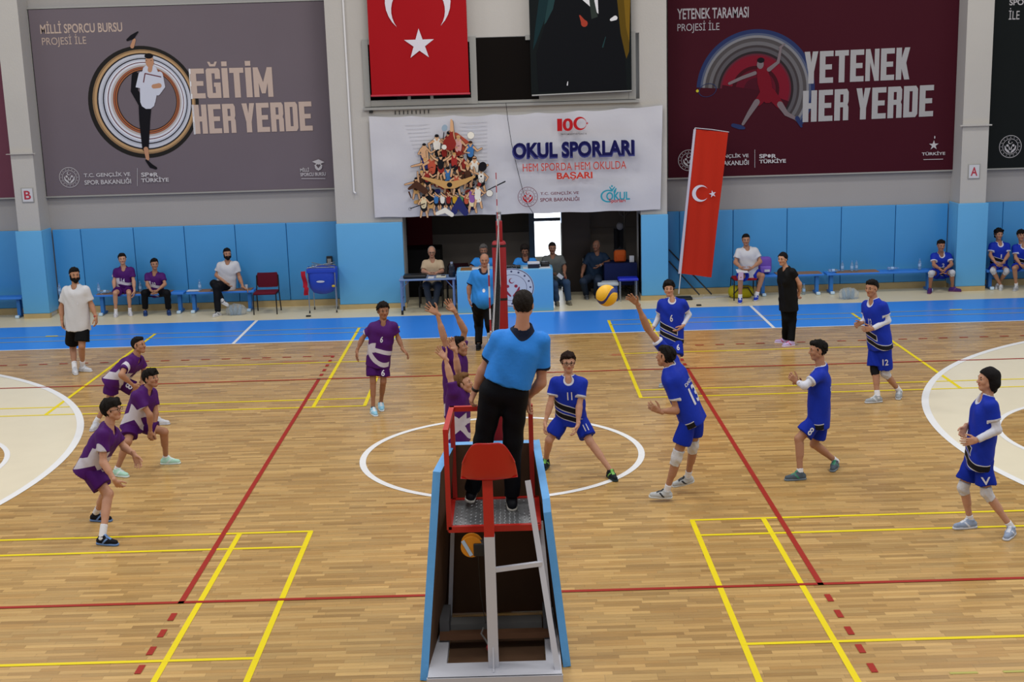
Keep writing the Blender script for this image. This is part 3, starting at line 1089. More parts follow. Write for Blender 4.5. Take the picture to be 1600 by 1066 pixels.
def athlete(x, y, h, shirt, short, pose, sk=11, hair=8):
    """small drawn athlete with its head at x,y"""
    c = PW(x, y)
    sc = PW(101, 400)[0] - PW(100, 400)[0]
    for ol in (1, 0):
        G = 3.0 * ol
        cc = lambda q: 8 if ol else q
        def st(pts, ws, m):
            W2b('crowd', pts, [w_ + G for w_ in ws], cc(m))
        st([(x - h * .14, y + h * .95), (x - h * .1, y + h * .72), (x, y + h * .45)], [h * .08, h * .10, h * .16], sk)
        st([(x + h * .18, y + h * .95), (x + h * .13, y + h * .72), (x, y + h * .45)], [h * .08, h * .10, h * .16], sk)
        st([(x - h * .02, y + h * .45), (x + h * .02, y + h * .58)], [h * .26, h * .28], short)
        st([(x, y + h * .16), (x, y + h * .44)], [h * .30, h * .24], shirt)
        for s_, (ex, ey, hx, hy) in zip((-1, 1), pose):
            st([(x + s_ * h * .13, y + h * .15), (x + ex * h, y + ey * h), (x + hx * h, y + hy * h)], [h * .09, h * .08, h * .06], sk)
        st([(x, y + h * .10), (x, y + h * .02)], [h * .08, h * .08], sk)
        S.ell('crowd', c, (h * .075 + G / 2) * sc, (h * .095 + G / 2) * sc, cc(sk), n=14)
    S.ell('crowd', (c[0], c[1] + h * .05 * sc), h * .08 * sc, h * .06 * sc, hair, n=14)


PO = [((-.30, .25, -.25, .45), (.30, .28, .22, .48)), ((-.28, .1, -.33, -.15), (.3, .3, .2, .45)), ((-.32, .05, -.45, -.1), (.32, .05, .45, -.1)), ((-.25, .35, -.05, .38), (.28, .3, .45, .2)), ((-.35, .2, -.55, .25), (.1, -.1, .08, -.38))]
W2b('crowd', [(590, 700), (640, 640), (600, 620)], [60, 90, 60], 1)
# dense fill so the pile reads solid
for i in range(46):
    yy = rng.uniform(690, 930)
    half = 20 + (yy - 640) * 0.50
    xx = 585 + rng.uniform(-half, half) - 10
    W2b('crowd', [(xx - 14, yy), (xx + 14, yy + rng.uniform(-14, 14))], [rng.uniform(16, 34), rng.uniform(12, 26)], rng.choice([0, 2, 8, 8, 14, 6, 1, 4]))
rows = [(578, 600, 150, 0, 8, 4), (522, 612, 120, 13, 8, 0), (618, 615, 115, 10, 0, 3), (672, 640, 110, 5, 8, 3), (466, 650, 105, 11, 6, 3), (555, 655, 90, 0, 8, 0), (470, 715, 110, 6, 8, 4),
        (500, 705, 130, 1, 8, 0), (632, 705, 130, 0, 14, 0), (690, 710, 130, 13, 8, 3), (572, 755, 110, 5, 8, 0), (455, 770, 100, 14, 4, 3), (430, 800, 90, 14, 4, 4), (660, 745, 100, 14, 8, 1), (540, 700, 100, 8, 0, 2),
        (600, 690, 100, 2, 8, 0), (720, 760, 100, 13, 8, 1), (495, 850, 110, 8, 4, 0), (520, 865, 75, 5, 8, 2), (548, 865, 75, 13, 8, 2), (575, 865, 75, 0, 8, 2), (603, 865, 75, 9, 8, 2), (630, 865, 75, 12, 8, 2), (655, 865, 78, 1, 8, 2), (680, 845, 105, 7, 3, 3), (465, 875, 95, 3, 8, 3), (705, 830, 100, 13, 13, 3), (480, 760, 90, 0, 8, 3), (610, 780, 90, 1, 8, 0)]
for x, y, h, sh, so, po in rows:
    athlete(x, y, h, sh, so, PO[po], hair=rng.choice([8, 8, 14, 4]))
W2b('crowd', [(465, 792), (520, 808), (560, 822), (600, 822), (650, 806), (690, 786)], [10, 22, 34, 34, 22, 10], 4)
S.ell('crowd', PW(580, 822), 0.055, 0.05, 8)
W2b('crowd', [(590, 560), (588, 600), (580, 640)], [10, 16, 60], 0); W2b('crowd', [(588, 535), (589, 580)], [9, 15], 11)
W2b('crowd', [(600, 940), (620, 900), (650, 945)], [30, 60, 30], 6)
W2b('crowd', [(525, 950), (560, 935), (590, 955)], [16, 26, 20], 13); W2b('crowd', [(400, 840), (430, 820), (470, 850)], [12, 34, 30], 14)
W2b('crowd', [(400, 855), (410, 880)], [8, 5], 14)
W2b('crowd', [(405, 928), (470, 905)], [4, 4], 8); S.ring('crowd', PW(405, 929), 0.028, 0.034, 8)
W2b('crowd', [(750, 845), (826, 808)], [4, 6], 8)
for (x, y, r) in ((674, 603, 16), (757, 860, 16)):
    S.ell('crowd', PW(x, y), r * 0.0046, r * 0.0046, 13); S.ring('crowd', PW(x, y), r * 0.0042, r * 0.0047, 8)
for x, y in ((558, 570), (726, 742)):
    S.ell('crowd', PW(x, y), 0.058 if x < 600 else 0.085, 0.07 if x < 600 else 0.1, 15 if x < 600 else 8, rot=-20)
W2b('crowd', [(555, 590), (552, 620)], [4, 4], 8)
for x, y in ((720, 785), (556, 655)):
    S.ell('crowd', PW(x, y), 0.05, 0.05, 13); S.ell('crowd', PW(x, y), 0.018, 0.018, 8)
S.ell('crowd', PW(712, 820), 0.04, 0.04, 0)
# lettering
TW('red', '1', 1058, 529, 1080, 584, 0.03); TW('red', '0', 1082, 527, 1128, 584, 0.03)
S.crescent('red', PW(1158, 550), 0.135, r=0.74, off=0.22, rot=0); S.star('red', PW(1190, 549), 0.033, rot=-90)
TW('ink', 'TÜRKİYE CUMHURİYETİ\'NİN YÜZÜNCÜ YILI', 1072, 591, 1188, 600, 0.01)
TW('headline_edge', 'OKUL SPORLARI', 858, 632, 1402, 704, 0.045)
TW('headline', 'OKUL SPORLARI', 863, 629, 1398, 697, 0.035)
TW('slogan', 'HEM SPORDA HEM OKULDA', 905, 722, 1364, 757, 0.0)
TW('slogan', 'BAŞARI', 1056, 764, 1214, 803, 0.03)
emblem(S, 'maroon', PW(927, 876), 0.205, inner='red')
TW('maroon', 'T.C. GENÇLİK VE', 983, 849, 1153, 868, 0.015); TW('maroon', 'SPOR BAKANLIĞI', 982, 873, 1155, 895, 0.015)
TW('teal', 'OKUL', 1275, 853, 1380, 890, 0.03)
TW('red', 'Sporları', 1287, 883, 1360, 905, 0.02)
S.ring('teal', PW(1283, 872), 0.10, 0.13, a0=60, a1=290, asp=1.2)
W2b('teal', [(1290, 832), (1300, 848), (1312, 832)], [5, 14, 5]); W2b('teal', [(1318, 838), (1312, 852)], [5, 12])
S.ell('teal', PW(1300, 828), 0.02, 0.02)
S.build(wb, {'faint': mat('faint_print', 'b9b9be', 0.6), 'crowd': crm, 'red': mat('print_red', 'b01c22', 0.6), 'ink': M_INKK, 'headline_edge': mat('printed_artwork', '3c3f78', 0.6), 'headline': mat('headline_navy', '14134a', 0.6), 'slogan': mat('slogan_red', 'bf3a2b', 0.6), 'maroon': mat('print_maroon', '6b2436', 0.6), 'teal': mat('print_teal_logo', '3193a8', 0.6)},
        {'faint': 'printed_artwork', 'crowd': 'printed_artwork', 'red': 'printed_artwork', 'ink': 'printed_artwork', 'headline_edge': 'printed_artwork', 'headline': 'headline_lettering', 'slogan': 'lettering', 'maroon': 'printed_artwork', 'teal': 'printed_artwork'}, warp=lambda p: (p[0], p[1] + wwf(p[0], p[2]) - .004, p[2]), off=wb.location)
cbl = MB().tube([tuple(np.array([PW(x, y)[0], YW - 0.055, PW(x, y)[1]])) for x, y in ((830, 458), (838, 530), (855, 640), (880, 750), (900, 830), (925, 910), (952, 952))], 0.006, n=6)
tag(cbl.build('hanging_cable', M_BLACK), 'thin black cable hanging down across the white banner', 'cable')


# letter signs
def sign(letter, px, py, label, Y=15.405):
    c = atY(px, py, Y)
    t = thing('letter_sign', label, 'sign', (float(c[0]), Y, float(c[2])))
    MB().box((-0.125, -0.0, -0.155), (0.125, 0.02, 0.155), bev=0.006).build('sign_frame', M_ALU, t)
    MB().box((-0.105, -0.004, -0.135), (0.105, 0.0, 0.135)).build('sign_plate', mat('sign_white', 'c2c2c8', 0.5), t)
    me = text_fit(letter, -0.07, -0.09, 0.07, 0.09, 0.02, 0.0)
    mbx = MB().add([(v.co.x, -0.006, v.co.y) for v in me.vertices], [tuple(p.vertices) for p in me.polygons])
    mbx.build('sign_letter', mat('sign_red', 'a8263c', 0.5), t)
    return t


sign('B', 43, 305, 'small framed sign with a red letter B on the left pillar')
sign('A', 1522, 268, 'small framed sign with a red letter A on the right pillar')

# ================================================================== PEOPLE
# Bodies and clothes are closed surfaces grown round a posed skeleton: smooth unions of tapered limbs, turned into quads.
def nrm(v):
    v = np.asarray(v, float)
    return v / (np.linalg.norm(v) + 1e-12)


class Field:
    def __init__(s, k=0.03):
        s.p = []
        s.k = k

    def cone(s, a, b, ra, rb, k=None, cuts=(), op='u'):
        s.p.append(('c', np.asarray(a, float), np.asarray(b, float), ra, rb, s.k if k is None else k, list(cuts), op))
        return s

    def ell(s, c, Rm, r, k=None, cuts=(), op='u'):
        s.p.append(('e', np.asarray(c, float), np.asarray(Rm, float), np.asarray(r, float), 0, s.k if k is None else k, list(cuts), op))
        return s

    def bbox(s, q):
        if q[0] == 'c':
            lo = np.minimum(q[1] - q[3], q[2] - q[4]); hi = np.maximum(q[1] + q[3], q[2] + q[4])
            r = max(q[3], q[4]); lo = np.minimum(q[1], q[2]) - r; hi = np.maximum(q[1], q[2]) + r
        else:
            r = q[3].max(); lo = q[1] - r; hi = q[1] + r
        return lo, hi

    def mesh(s, h, noise=0.0, nf=1.0, gcuts=(), seed=0.0):
        bb = [s.bbox(q) for q in s.p if q[7] == 'u']
        lo = np.min([b[0] for b in bb], 0) - 3 * h
        hi = np.max([b[1] for b in bb], 0) + 3 * h
        n = np.ceil((hi - lo) / h).astype(int) + 1
        ax = [lo[i] + h * np.arange(n[i]) for i in range(3)]
        F = np.full(n, 0.2, np.float32)
        for q in s.p:
            l, u = s.bbox(q)
            m = q[5] + 2.5 * h + 0.01
            i0 = np.clip(np.floor((l - m - lo) / h).astype(int), 0, n - 1)
            i1 = np.clip(np.ceil((u + m - lo) / h).astype(int) + 1, 1, n)
            if np.any(i1 <= i0): continue
            X = ax[0][i0[0]:i1[0]][:, None, None]; Y = ax[1][i0[1]:i1[1]][None, :, None]; Z = ax[2][i0[2]:i1[2]][None, None, :]
            if q[0] == 'c':
                a, b = q[1], q[2]
                d = b - a
                L2 = float(d @ d) + 1e-9
                t = np.clip(((X - a[0]) * d[0] + (Y - a[1]) * d[1] + (Z - a[2]) * d[2]) / L2, 0, 1)
                D = np.sqrt((X - a[0] - t * d[0]) ** 2 + (Y - a[1] - t * d[1]) ** 2 + (Z - a[2] - t * d[2]) ** 2) - (q[3] + (q[4] - q[3]) * t)
            else:
                c, Rm, r = q[1], q[2], q[3]
                e = [((X - c[0]) * Rm[0, i] + (Y - c[1]) * Rm[1, i] + (Z - c[2]) * Rm[2, i]) for i in range(3)]
                k0 = np.sqrt(sum((e[i] / r[i]) ** 2 for i in range(3))); k1 = np.sqrt(sum((e[i] / r[i] ** 2) ** 2 for i in range(3))) + 1e-9
                D = k0 * (k0 - 1) / k1
            for (pt, nn) in q[6]:
                D = np.maximum(D, (X - pt[0]) * nn[0] + (Y - pt[1]) * nn[1] + (Z - pt[2]) * nn[2])
            sl = F[i0[0]:i1[0], i0[1]:i1[1], i0[2]:i1[2]]
            k = q[5]
            if q[7] == 'u':
                hh = np.maximum(k - np.abs(sl - D), 0) / k
                F[i0[0]:i1[0], i0[1]:i1[1], i0[2]:i1[2]] = np.minimum(sl, D) - hh * hh * k * 0.25
            else:
                D = -D
                hh = np.maximum(k - np.abs(sl - D), 0) / k
                F[i0[0]:i1[0], i0[1]:i1[1], i0[2]:i1[2]] = np.maximum(sl, D) + hh * hh * k * 0.25
        X = ax[0][:, None, None]; Y = ax[1][None, :, None]; Z = ax[2][None, None, :]
        for (pt, nn) in gcuts:
            F = np.maximum(F, (X - pt[0]) * nn[0] + (Y - pt[1]) * nn[1] + (Z - pt[2]) * nn[2])
        if noise:
            f = nf
            wx = np.sin(X * 9 * f + seed) + np.sin(Z * 7 * f + 1.3 * seed)
            G = np.sin((X * 21 + Z * 11) * f + 1.7 * wx + seed) * np.sin((Y * 19 - Z * 13) * f + seed * 2) + 0.6 * np.sin((X * 37 - Y * 31 + Z * 23) * f + 2 * wx)
            F = F + noise * G
        F[0] = F[-1] = 0.1; F[:, 0] = F[:, -1] = 0.1; F[:, :, 0] = F[:, :, -1] = 0.1
        return surfnet(F, lo, h)


def surfnet(F, lo, h):
    I = F < 0
    c = I[:-1, :-1, :-1].astype(np.int8)
    for dx in (0, 1):
        for dy in (0, 1):
            for dz in (0, 1):
                if dx or dy or dz:
                    c = c + I[dx:I.shape[0] - 1 + dx, dy:I.shape[1] - 1 + dy, dz:I.shape[2] - 1 + dz]
    act = (c > 0) & (c < 8)
    idx = np.argwhere(act)
    if len(idx) == 0:
        return np.zeros((0, 3)), np.zeros((0, 4), int)
    cid = np.full(act.shape, -1, np.int32)
    cid[act] = np.arange(len(idx))
    acc = np.zeros((len(idx), 3)); cnt = np.zeros(len(idx))
    i, j, k = idx.T
    off = [(dx, dy, dz) for dx in (0, 1) for dy in (0, 1) for dz in (0, 1)]
    val = {o: F[i + o[0], j + o[1], k + o[2]].astype(float) for o in off}
    for o in off:
        for a in range(3):
            if o[a] == 0:
                o2 = list(o); o2[a] = 1; o2 = tuple(o2)
                v0, v1 = val[o], val[o2]
                m = (v0 < 0) != (v1 < 0)
                t = np.where(m, v0 / np.where(m, v0 - v1, 1), 0)
                p = np.tile(np.array(o, float), (len(idx), 1)); p[:, a] = t
                acc[m] += p[m]; cnt[m] += 1
    V = lo + h * (idx + acc / cnt[:, None])
    quads = []
    for a in range(3):
        s0 = [slice(None)] * 3; s1 = [slice(None)] * 3
        s0[a] = slice(0, -1); s1[a] = slice(1, None)
        A, B = I[tuple(s0)], I[tuple(s1)]
        e = np.argwhere(A != B)
        b, cx = (a + 1) % 3, (a + 2) % 3
        ok = (e[:, b] > 0) & (e[:, cx] > 0) & (e[:, b] < act.shape[b]) & (e[:, cx] < act.shape[cx])
        e = e[ok]
        def g(db, dc):
            q = e.copy(); q[:, b] += db; q[:, cx] += dc
            return cid[q[:, 0], q[:, 1], q[:, 2]]
        Q = np.stack([g(-1, -1), g(0, -1), g(0, 0), g(-1, 0)], 1)
        ins = A[e[:, 0], e[:, 1], e[:, 2]]
        Q[~ins] = Q[~ins][:, ::-1]
        quads.append(Q)
    Q = np.concatenate(quads)
    return V, Q[(Q >= 0).all(1)]


def np_mesh(name, V, Q, mats_, parent, off, mi=None, attrs=None, tris=False):
    me = bpy.data.meshes.new(name)
    me.vertices.add(len(V))
    me.vertices.foreach_set('co', (np.asarray(V) - np.asarray(off)).astype(np.float32).ravel())
    k = Q.shape[1]
    me.loops.add(Q.size)
    me.loops.foreach_set('vertex_index', Q.astype(np.int32).ravel())
    me.polygons.add(len(Q))
    me.polygons.foreach_set('loop_start', np.arange(0, Q.size, k, dtype=np.int32))
    me.polygons.foreach_set('loop_total', np.full(len(Q), k, np.int32))
    for m in (mats_ if isinstance(mats_, (list, tuple)) else [mats_]):
        me.materials.append(m)
    me.polygons.foreach_set('use_smooth', np.ones(len(Q), bool))
    if mi is not None:
        me.polygons.foreach_set('material_index', mi.astype(np.int32))
    me.update(calc_edges=True)
    for an, (ty, arr) in (attrs or {}).items():
        at = me.attributes.new(an, ty, 'POINT')
        at.data.foreach_set('vector' if ty == 'FLOAT_VECTOR' else 'value', arr.astype(np.float32).ravel())
    o = bpy.data.objects.new(name, me)
    C.objects.link(o)
    if parent is not None: o.parent = parent
    return o


# ---- cloth and skin materials
def skin_mat(col):
    m = mat('skin_' + col, col, 0.55, spec=0.35)
    b = m.node_tree.nodes['Principled BSDF']
    b.inputs['Subsurface Weight'].default_value = 0.0
    return m


def jersey_mat(kind, base, trimc, trimw=0.0):
    """cloth whose printed pattern follows the wearer's torso: attribute tc = (sideways, up, forward) in metres, trim < 0 at collar and cuffs"""
    name = f'{kind}_{base}_{trimc}'
    if name in MATS: return MATS[name]
    m = mat(name, base, 0.62, bump=0.35, bscale=26, spec=0.18)
    nt = m.node_tree
    b = nt.nodes['Principled BSDF']
    at = nt.nodes.new('ShaderNodeAttribute'); at.attribute_name = 'tc'
    tr_ = nt.nodes.new('ShaderNodeAttribute'); tr_.attribute_name = 'trim'
    sp = nt.nodes.new('ShaderNodeSeparateXYZ')
    nt.links.new(at.outputs['Vector'], sp.inputs[0])
    u, v, f = N(nt, sp.outputs[0]), N(nt, sp.outputs[1]), N(nt, sp.outputs[2])
    cur = None

    def layer(mask, col, prev):
        mx = nt.nodes.new('ShaderNodeMix'); mx.data_type = 'RGBA'
        nt.links.new(mask.o, mx.inputs[0])
        if prev is None: mx.inputs[6].default_value = lin(base)
        else: nt.links.new(prev, mx.inputs[6])
        mx.inputs[7].default_value = lin(col)
        return mx.outputs[2]
    if kind == 'purple_team':
        c1 = u * u * 3.0 - u * 0.55 + 0.0
        wd = (u * -0.16).max(0.0) + 0.034
        b1 = ((v - c1).abs() < wd) * (f > -0.02) * (u < 0.16)
        b2 = ((v - (u * -0.12 + 0.17)).abs() < 0.030) * (u > -0.12) * (f > 0.0)
        side = ((v - (f * 0.9 + 0.10)).abs() < 0.07) * (u < -0.06) * (f > -0.11)
        cur = layer(b1.max(b2).max(side), 'bdb8c2', None)
    elif kind == 'blue_team':
        c1 = u * -0.42 + 0.135
        c2 = u * -0.42 + 0.02
        fr = (f > -0.07)
        w1 = ((v - c1).abs() < 0.046) * fr * (u < 0.10)
        k1 = ((v - c1).abs() < 0.034) * fr * (u < 0.09)
        w2 = ((v - c2).abs() < 0.040) * fr
        k2 = ((v - c2).abs() < 0.030) * fr
        cur = layer(w1.max(w2), 'b9bac2', None)
        cur = layer(k1.max(k2), '14141b', cur)
    if trimc:
        t = N(nt, tr_.outputs['Fac'])
        cur = layer(t < 0.0, trimc, cur)
    if cur is not None:
        nt.links.new(cur, b.inputs['Base Color'])
    return m


LENS = {}


def person(label, P, yaw=0.0, pitch=0.0, roll=0.0, s=1.0, build=1.0, res=0.012, Y=None, skin='a87a62', hair='short', hcol='17120f', top=('purple_team', '5b2480', None), sleeve=0.62,
           bottom=('shorts', '4a1a70'), socks=0.25, sock_col='d8d8dc', shoe=('15151a', '3b5f9c'), curl=(22, 22), palm=(None, None), knee=(None, None), armsl=(0, 0), glasses=False, beard=0, belly=0.0,
           num=None, back=None, shortnum=None, group=None, tuck=False, hem=0.09, watch=None, gender='m', headfree=True, name='person', spread=(0.0, 0.0), parts=None, nolegs=False, cuffc=None, noshoe=(), tongue=None):
    J = {}
    base = Y
    for k_ in ('aR', 'aL'):
        if k_ in P and len(P[k_]) > 2 and P[k_][2] == 'g':
            J[k_] = atZ(P[k_][0], P[k_][1], 0.09 * s)
    if base is None:
        ys = [J[k_][1] for k_ in ('aR', 'aL') if k_ in J]
        base = sum(ys) / len(ys)

    def fix(k_, par=None, L=None):
        q = P[k_]
        if k_ in J: return J[k_]
        d = q[2] if len(q) > 2 else 0.0
        if d in ('+', '-'):
            p0 = J[par]
            dr = nrm(ray(q[0], q[1]))
            oc = O_ - p0
            bq = float(oc @ dr); cq = float(oc @ oc) - L * L
            disc = bq * bq - cq
            t = -bq + (math.sqrt(disc) if disc > 0 else 0.0) * (1 if d == '+' else -1)
            J[k_] = O_ + dr * t
            if disc <= 0:
                J[k_] = p0 + nrm(J[k_] - p0) * L
        elif d == 'g':
            J[k_] = atZ(q[0], q[1], 0.025)
        else:
            J[k_] = atY(q[0], q[1], base + d)
        return J[k_]
    for k_ in ('hR', 'hL', 'sR', 'sL', 'nk', 'hd'): fix(k_)
    # keep shoulder and hip widths human
    for a, b, wd in (('sR', 'sL', 0.33 * s * (0.94 if gender == 'f' else 1)), ('hR', 'hL', 0.175 * s)):
        mpt = (J[a] + J[b]) / 2; dv = nrm(J[b] - J[a])
        J[a], J[b] = mpt - dv * wd / 2, mpt + dv * wd / 2
    for side in 'RL':
        fix('e' + side, 's' + side, 0.275 * s); fix('w' + side, 'e' + side, 0.245 * s)
        if 't' + side in P: fix('t' + side, 'w' + side, 0.16 * s)
        else: J['t' + side] = J['w' + side] + nrm(J['w' + side] - J['e' + side]) * 0.16
        if not nolegs:
            fix('k' + side, 'h' + side, 0.43 * s)
            fix('a' + side, 'k' + side, 0.40 * s)
            if 'o' + side in P: fix('o' + side, 'a' + side, 0.2 * s)
            else: J['o' + side] = J['a' + side] + np.array([0, -0.15, -0.06])
    if not nolegs:      # keep grounded shins at a human length by moving the knee along its line of sight
        for side in 'RL':
            A = J['a' + side]; want = .415 * s
            cur = np.linalg.norm(J['k' + side] - A)
            if P['a' + side][2] == 'g' and abs(cur / want - 1) > .12:
                dr = nrm(ray(P['k' + side][0], P['k' + side][1]))
                oc = O_ - A
                bq = float(oc @ dr); disc = bq * bq - float(oc @ oc) + want * want
                if disc <= 0: t_ = -bq
                else:
                    c1, c2 = -bq - math.sqrt(disc), -bq + math.sqrt(disc)
                    t0_ = float((J['k' + side] - O_) @ dr)
                    t_ = c1 if abs(c1 - t0_) < abs(c2 - t0_) else c2
                J['k' + side] = O_ + dr * t_
    M_ = (J['sR'] + J['sL']) / 2
    Pc = (J['hR'] + J['hL']) / 2
    U = nrm(M_ - Pc)
    Lx = nrm(J['sL'] - J['sR']); Lx = nrm(Lx - U * (Lx @ U))
    Fw = np.cross(Lx, U)
    Hx = nrm(J['hL'] - J['hR'])
    ln = {'torso': np.linalg.norm(M_ - Pc)}
    for side in 'RL':
        ln['ua' + side] = np.linalg.norm(J['s' + side] - J['e' + side]); ln['fa' + side] = np.linalg.norm(J['e' + side] - J['w' + side])
        if not nolegs:
            ln['th' + side] = np.linalg.norm(J['h' + side] - J['k' + side]); ln['sh' + side] = np.linalg.norm(J['k' + side] - J['a' + side])
    LENS[label[:28]] = ' '.join(f'{k_}{v_:.2f}' for k_, v_ in ln.items())
    if not nolegs:
        root_loc = np.array([Pc[0], Pc[1], min(J['aR'][2], J['aL'][2]) - 0.09])
    else:
        root_loc = np.array([Pc[0], Pc[1], Pc[2] - 0.1])
    t = thing(name, label, 'person', tuple(float(x) for x in root_loc), 0, group)
    off = root_loc
    B = build
    seed = (sum(ord(c) for c in label) % 97) * 0.37

    # ------------ head frame
    hs = 0.97 * (s ** 0.35) * (0.97 if gender == 'f' else 1)
    cy, sy = math.cos(math.radians(yaw)), math.sin(math.radians(yaw))
    f0 = np.array([sy, -cy, 0.0]); r0 = np.array([cy, sy, 0.0])   # r0 = wearer's left
    pr = math.radians(pitch)
    fw = f0 * math.cos(pr) - np.array([0, 0, 1.0]) * math.sin(pr)
    up = f0 * math.sin(pr) + np.array([0, 0, 1.0]) * math.cos(pr)
    if roll:
        q_ = math.radians(roll)
        r0, up = r0 * math.cos(q_) - up * math.sin(q_), up * math.cos(q_) + r0 * math.sin(q_)
    HR = np.stack([r0, fw, up], 1)     # columns: left, forward, up
    hc = J['hd']
    H = lambda x, y, z: hc + HR @ (np.array([x, y, z]) * hs)
    fld = Field(0.022)

    # ------------ torso and limbs (skin)
    def torso(F_, g, low=True, k=0.05):
        for sg in (-1, 1):
            F_.cone(M_ + Lx * .062 * sg * s - U * .07 * s, Pc + Lx * .05 * sg * s + U * .13 * s, (.092 * s + g) * (1 if B < 1 else B), .083 * s * B + g, k)
            if low: F_.cone(Pc + Lx * .05 * sg * s + U * .13 * s, Pc + Hx * .058 * sg * s, .083 * s * B + g, .10 * s * B + g, k)
        F_.cone(J['sR'] * .93 + J['sL'] * .07 - U * .012, J['sL'] * .93 + J['sR'] * .07 - U * .012, .05 * s + g, .05 * s + g, k)
        F_.cone(M_ - U * .02 - Lx * .07 * s, J['nk'] * .5 + M_ * .5 + U * .02, .05 * s + g, .045 * s + g, .04)
        F_.cone(M_ - U * .02 + Lx * .07 * s, J['nk'] * .5 + M_ * .5 + U * .02, .05 * s + g, .045 * s + g, .04)
        if belly:
            F_.ell(Pc + U * .13 * s + Fw * .055, np.stack([Lx, Fw, U], 1), np.array([.15, .135 * (1 + .3 * belly), .17]) * s + g, .06)
        if gender == 'f':
            for sg in (-1, 1): F_.ell(M_ - U * .17 * s + Fw * .075 * s + Lx * .065 * sg * s, np.eye(3), np.array([.055, .055, .055]) * s + g, .05)
    neck_top = H(0, -.02, -.055)
    torso(fld, 0.0)
    fld.cone(M_ + U * .0 - Fw * .01, neck_top, .056 * s * (B if B > 1 else 1) * (.85 if gender == 'f' else 1), .051 * hs * (.88 if gender == 'f' else 1), .03)
    ab = .9 + .1 * B if B > 1 else B
    for side in 'RL':
        Sg, E, W = J['s' + side], J['e' + side], J['w' + side]
        fld.cone(Sg, E, .050 * s * ab, .037 * s * ab, .03)
        fld.cone(E, W, .037 * s * ab, .0255 * s * ab, .02)
        fld.cone(E + (W - E) * .12, E + (W - E) * .45, .040 * s * ab, .034 * s * ab, .03)
        if not nolegs:
            Hh, K, A = J['h' + side] - U * .02, J['k' + side], J['a' + side]
            fld.cone(Hh, K, .083 * s * B, .050 * s * ab, .04)
            fld.cone(K, A, .047 * s * ab, .034 * s * ab, .03)
            td = nrm(K - A)
            bk = nrm(np.cross(np.cross(td, J['o' + side] - A), td) + 1e-6)
            fld.cone(K + (A - K) * .18 - bk * .014 * s, K + (A - K) * .48 - bk * .012 * s, .046 * s * ab, .040 * s * ab, .03)
    V, Q = fld.mesh(res)
    parts_ = [(V, Q, np.zeros(len(Q), int))]

    # ------------ head (finer grid, merged into the same body)
    hf = Field(0.012)
    e = lambda c, r, k=None, op='u': hf.ell(H(*c), HR, np.array(r) * hs, k if k else 0.02 * hs, op=op)
    jw = .9 if gender == 'f' else 1.0
    e((0, -.012, .035), (.074, .092, .083))
    hf.cone(H(0, .030, .01), H(0, .052, -.078), .062 * hs * jw, .028 * hs, .03)
    hf.cone(H(-.045, .012, -.045), H(0, .045, -.082), .026 * hs * jw, .022 * hs, .03)
    hf.cone(H(.045, .012, -.045), H(0, .045, -.082), .026 * hs * jw, .022 * hs, .03)
    for sg in (-1, 1):
        e((sg * .036, .058, -.018), (.026, .024, .026), .02)
        e((sg * .031, .094, .010), (.019, .014, .012), .012, 's')
        e((sg * .031, .073, .009), (.0135, .0135, .012), .003)
        hf.cone(H(sg * .014, .082, .027), H(sg * .046, .070, .027), .008 * hs, .007 * hs, .014)
        hf.ell(H(sg * .075, -.006, .0), HR, np.array([.010, .021, .032]) * hs, .006)
        hf.cone(H(sg * .010, .098, -.024), H(sg * .013, .090, -.022), .008 * hs, .006 * hs, .006)
    hf.cone(H(0, .084, .018), H(0, .104, -.020), .0085 * hs, .0125 * hs, .010)
    hf.cone(H(-.015, .083, -.045), H(.015, .083, -.045), .0075 * hs, .0075 * hs, .006)
    hf.cone(H(-.013, .081, -.055), H(.013, .081, -.055), .0085 * hs, .0085 * hs, .006)
    hf.cone(H(0, -.02, -.02), neck_top * .6 + M_ * .4, .050 * hs * (.88 if gender == 'f' else 1), .052 * s * (.85 if gender == 'f' else 1), .03)
    hr = 0.005 if res <= 0.013 else 0.0065
    V, Q = hf.mesh(hr)
    lc = ((V[Q].mean(1) - hc) @ HR) / hs
    mi = np.zeros(len(Q), int)
    ax_, ay_, az_ = np.abs(lc[:, 0]), lc[:, 1], lc[:, 2]
    eye = ((ax_ - .031) / .0155) ** 2 + ((az_ - .009) / .0085) ** 2 < 1
    mi[eye & (ay_ > .06)] = 1
    iris = ((ax_ - .031) / .0095) ** 2 + ((az_ - .009) / .0085) ** 2 < 1
    mi[iris & (ay_ > .06)] = 2
    lip = (lc[:, 0] / .024) ** 2 + ((az_ + .049) / .0105) ** 2 < 1
    mi[lip & (ay_ > .07)] = 3
    parts_.append((V, Q, mi))

    # ------------ hands
    hsz = 0.98 * s ** .5 * (.92 if gender == 'f' else 1)
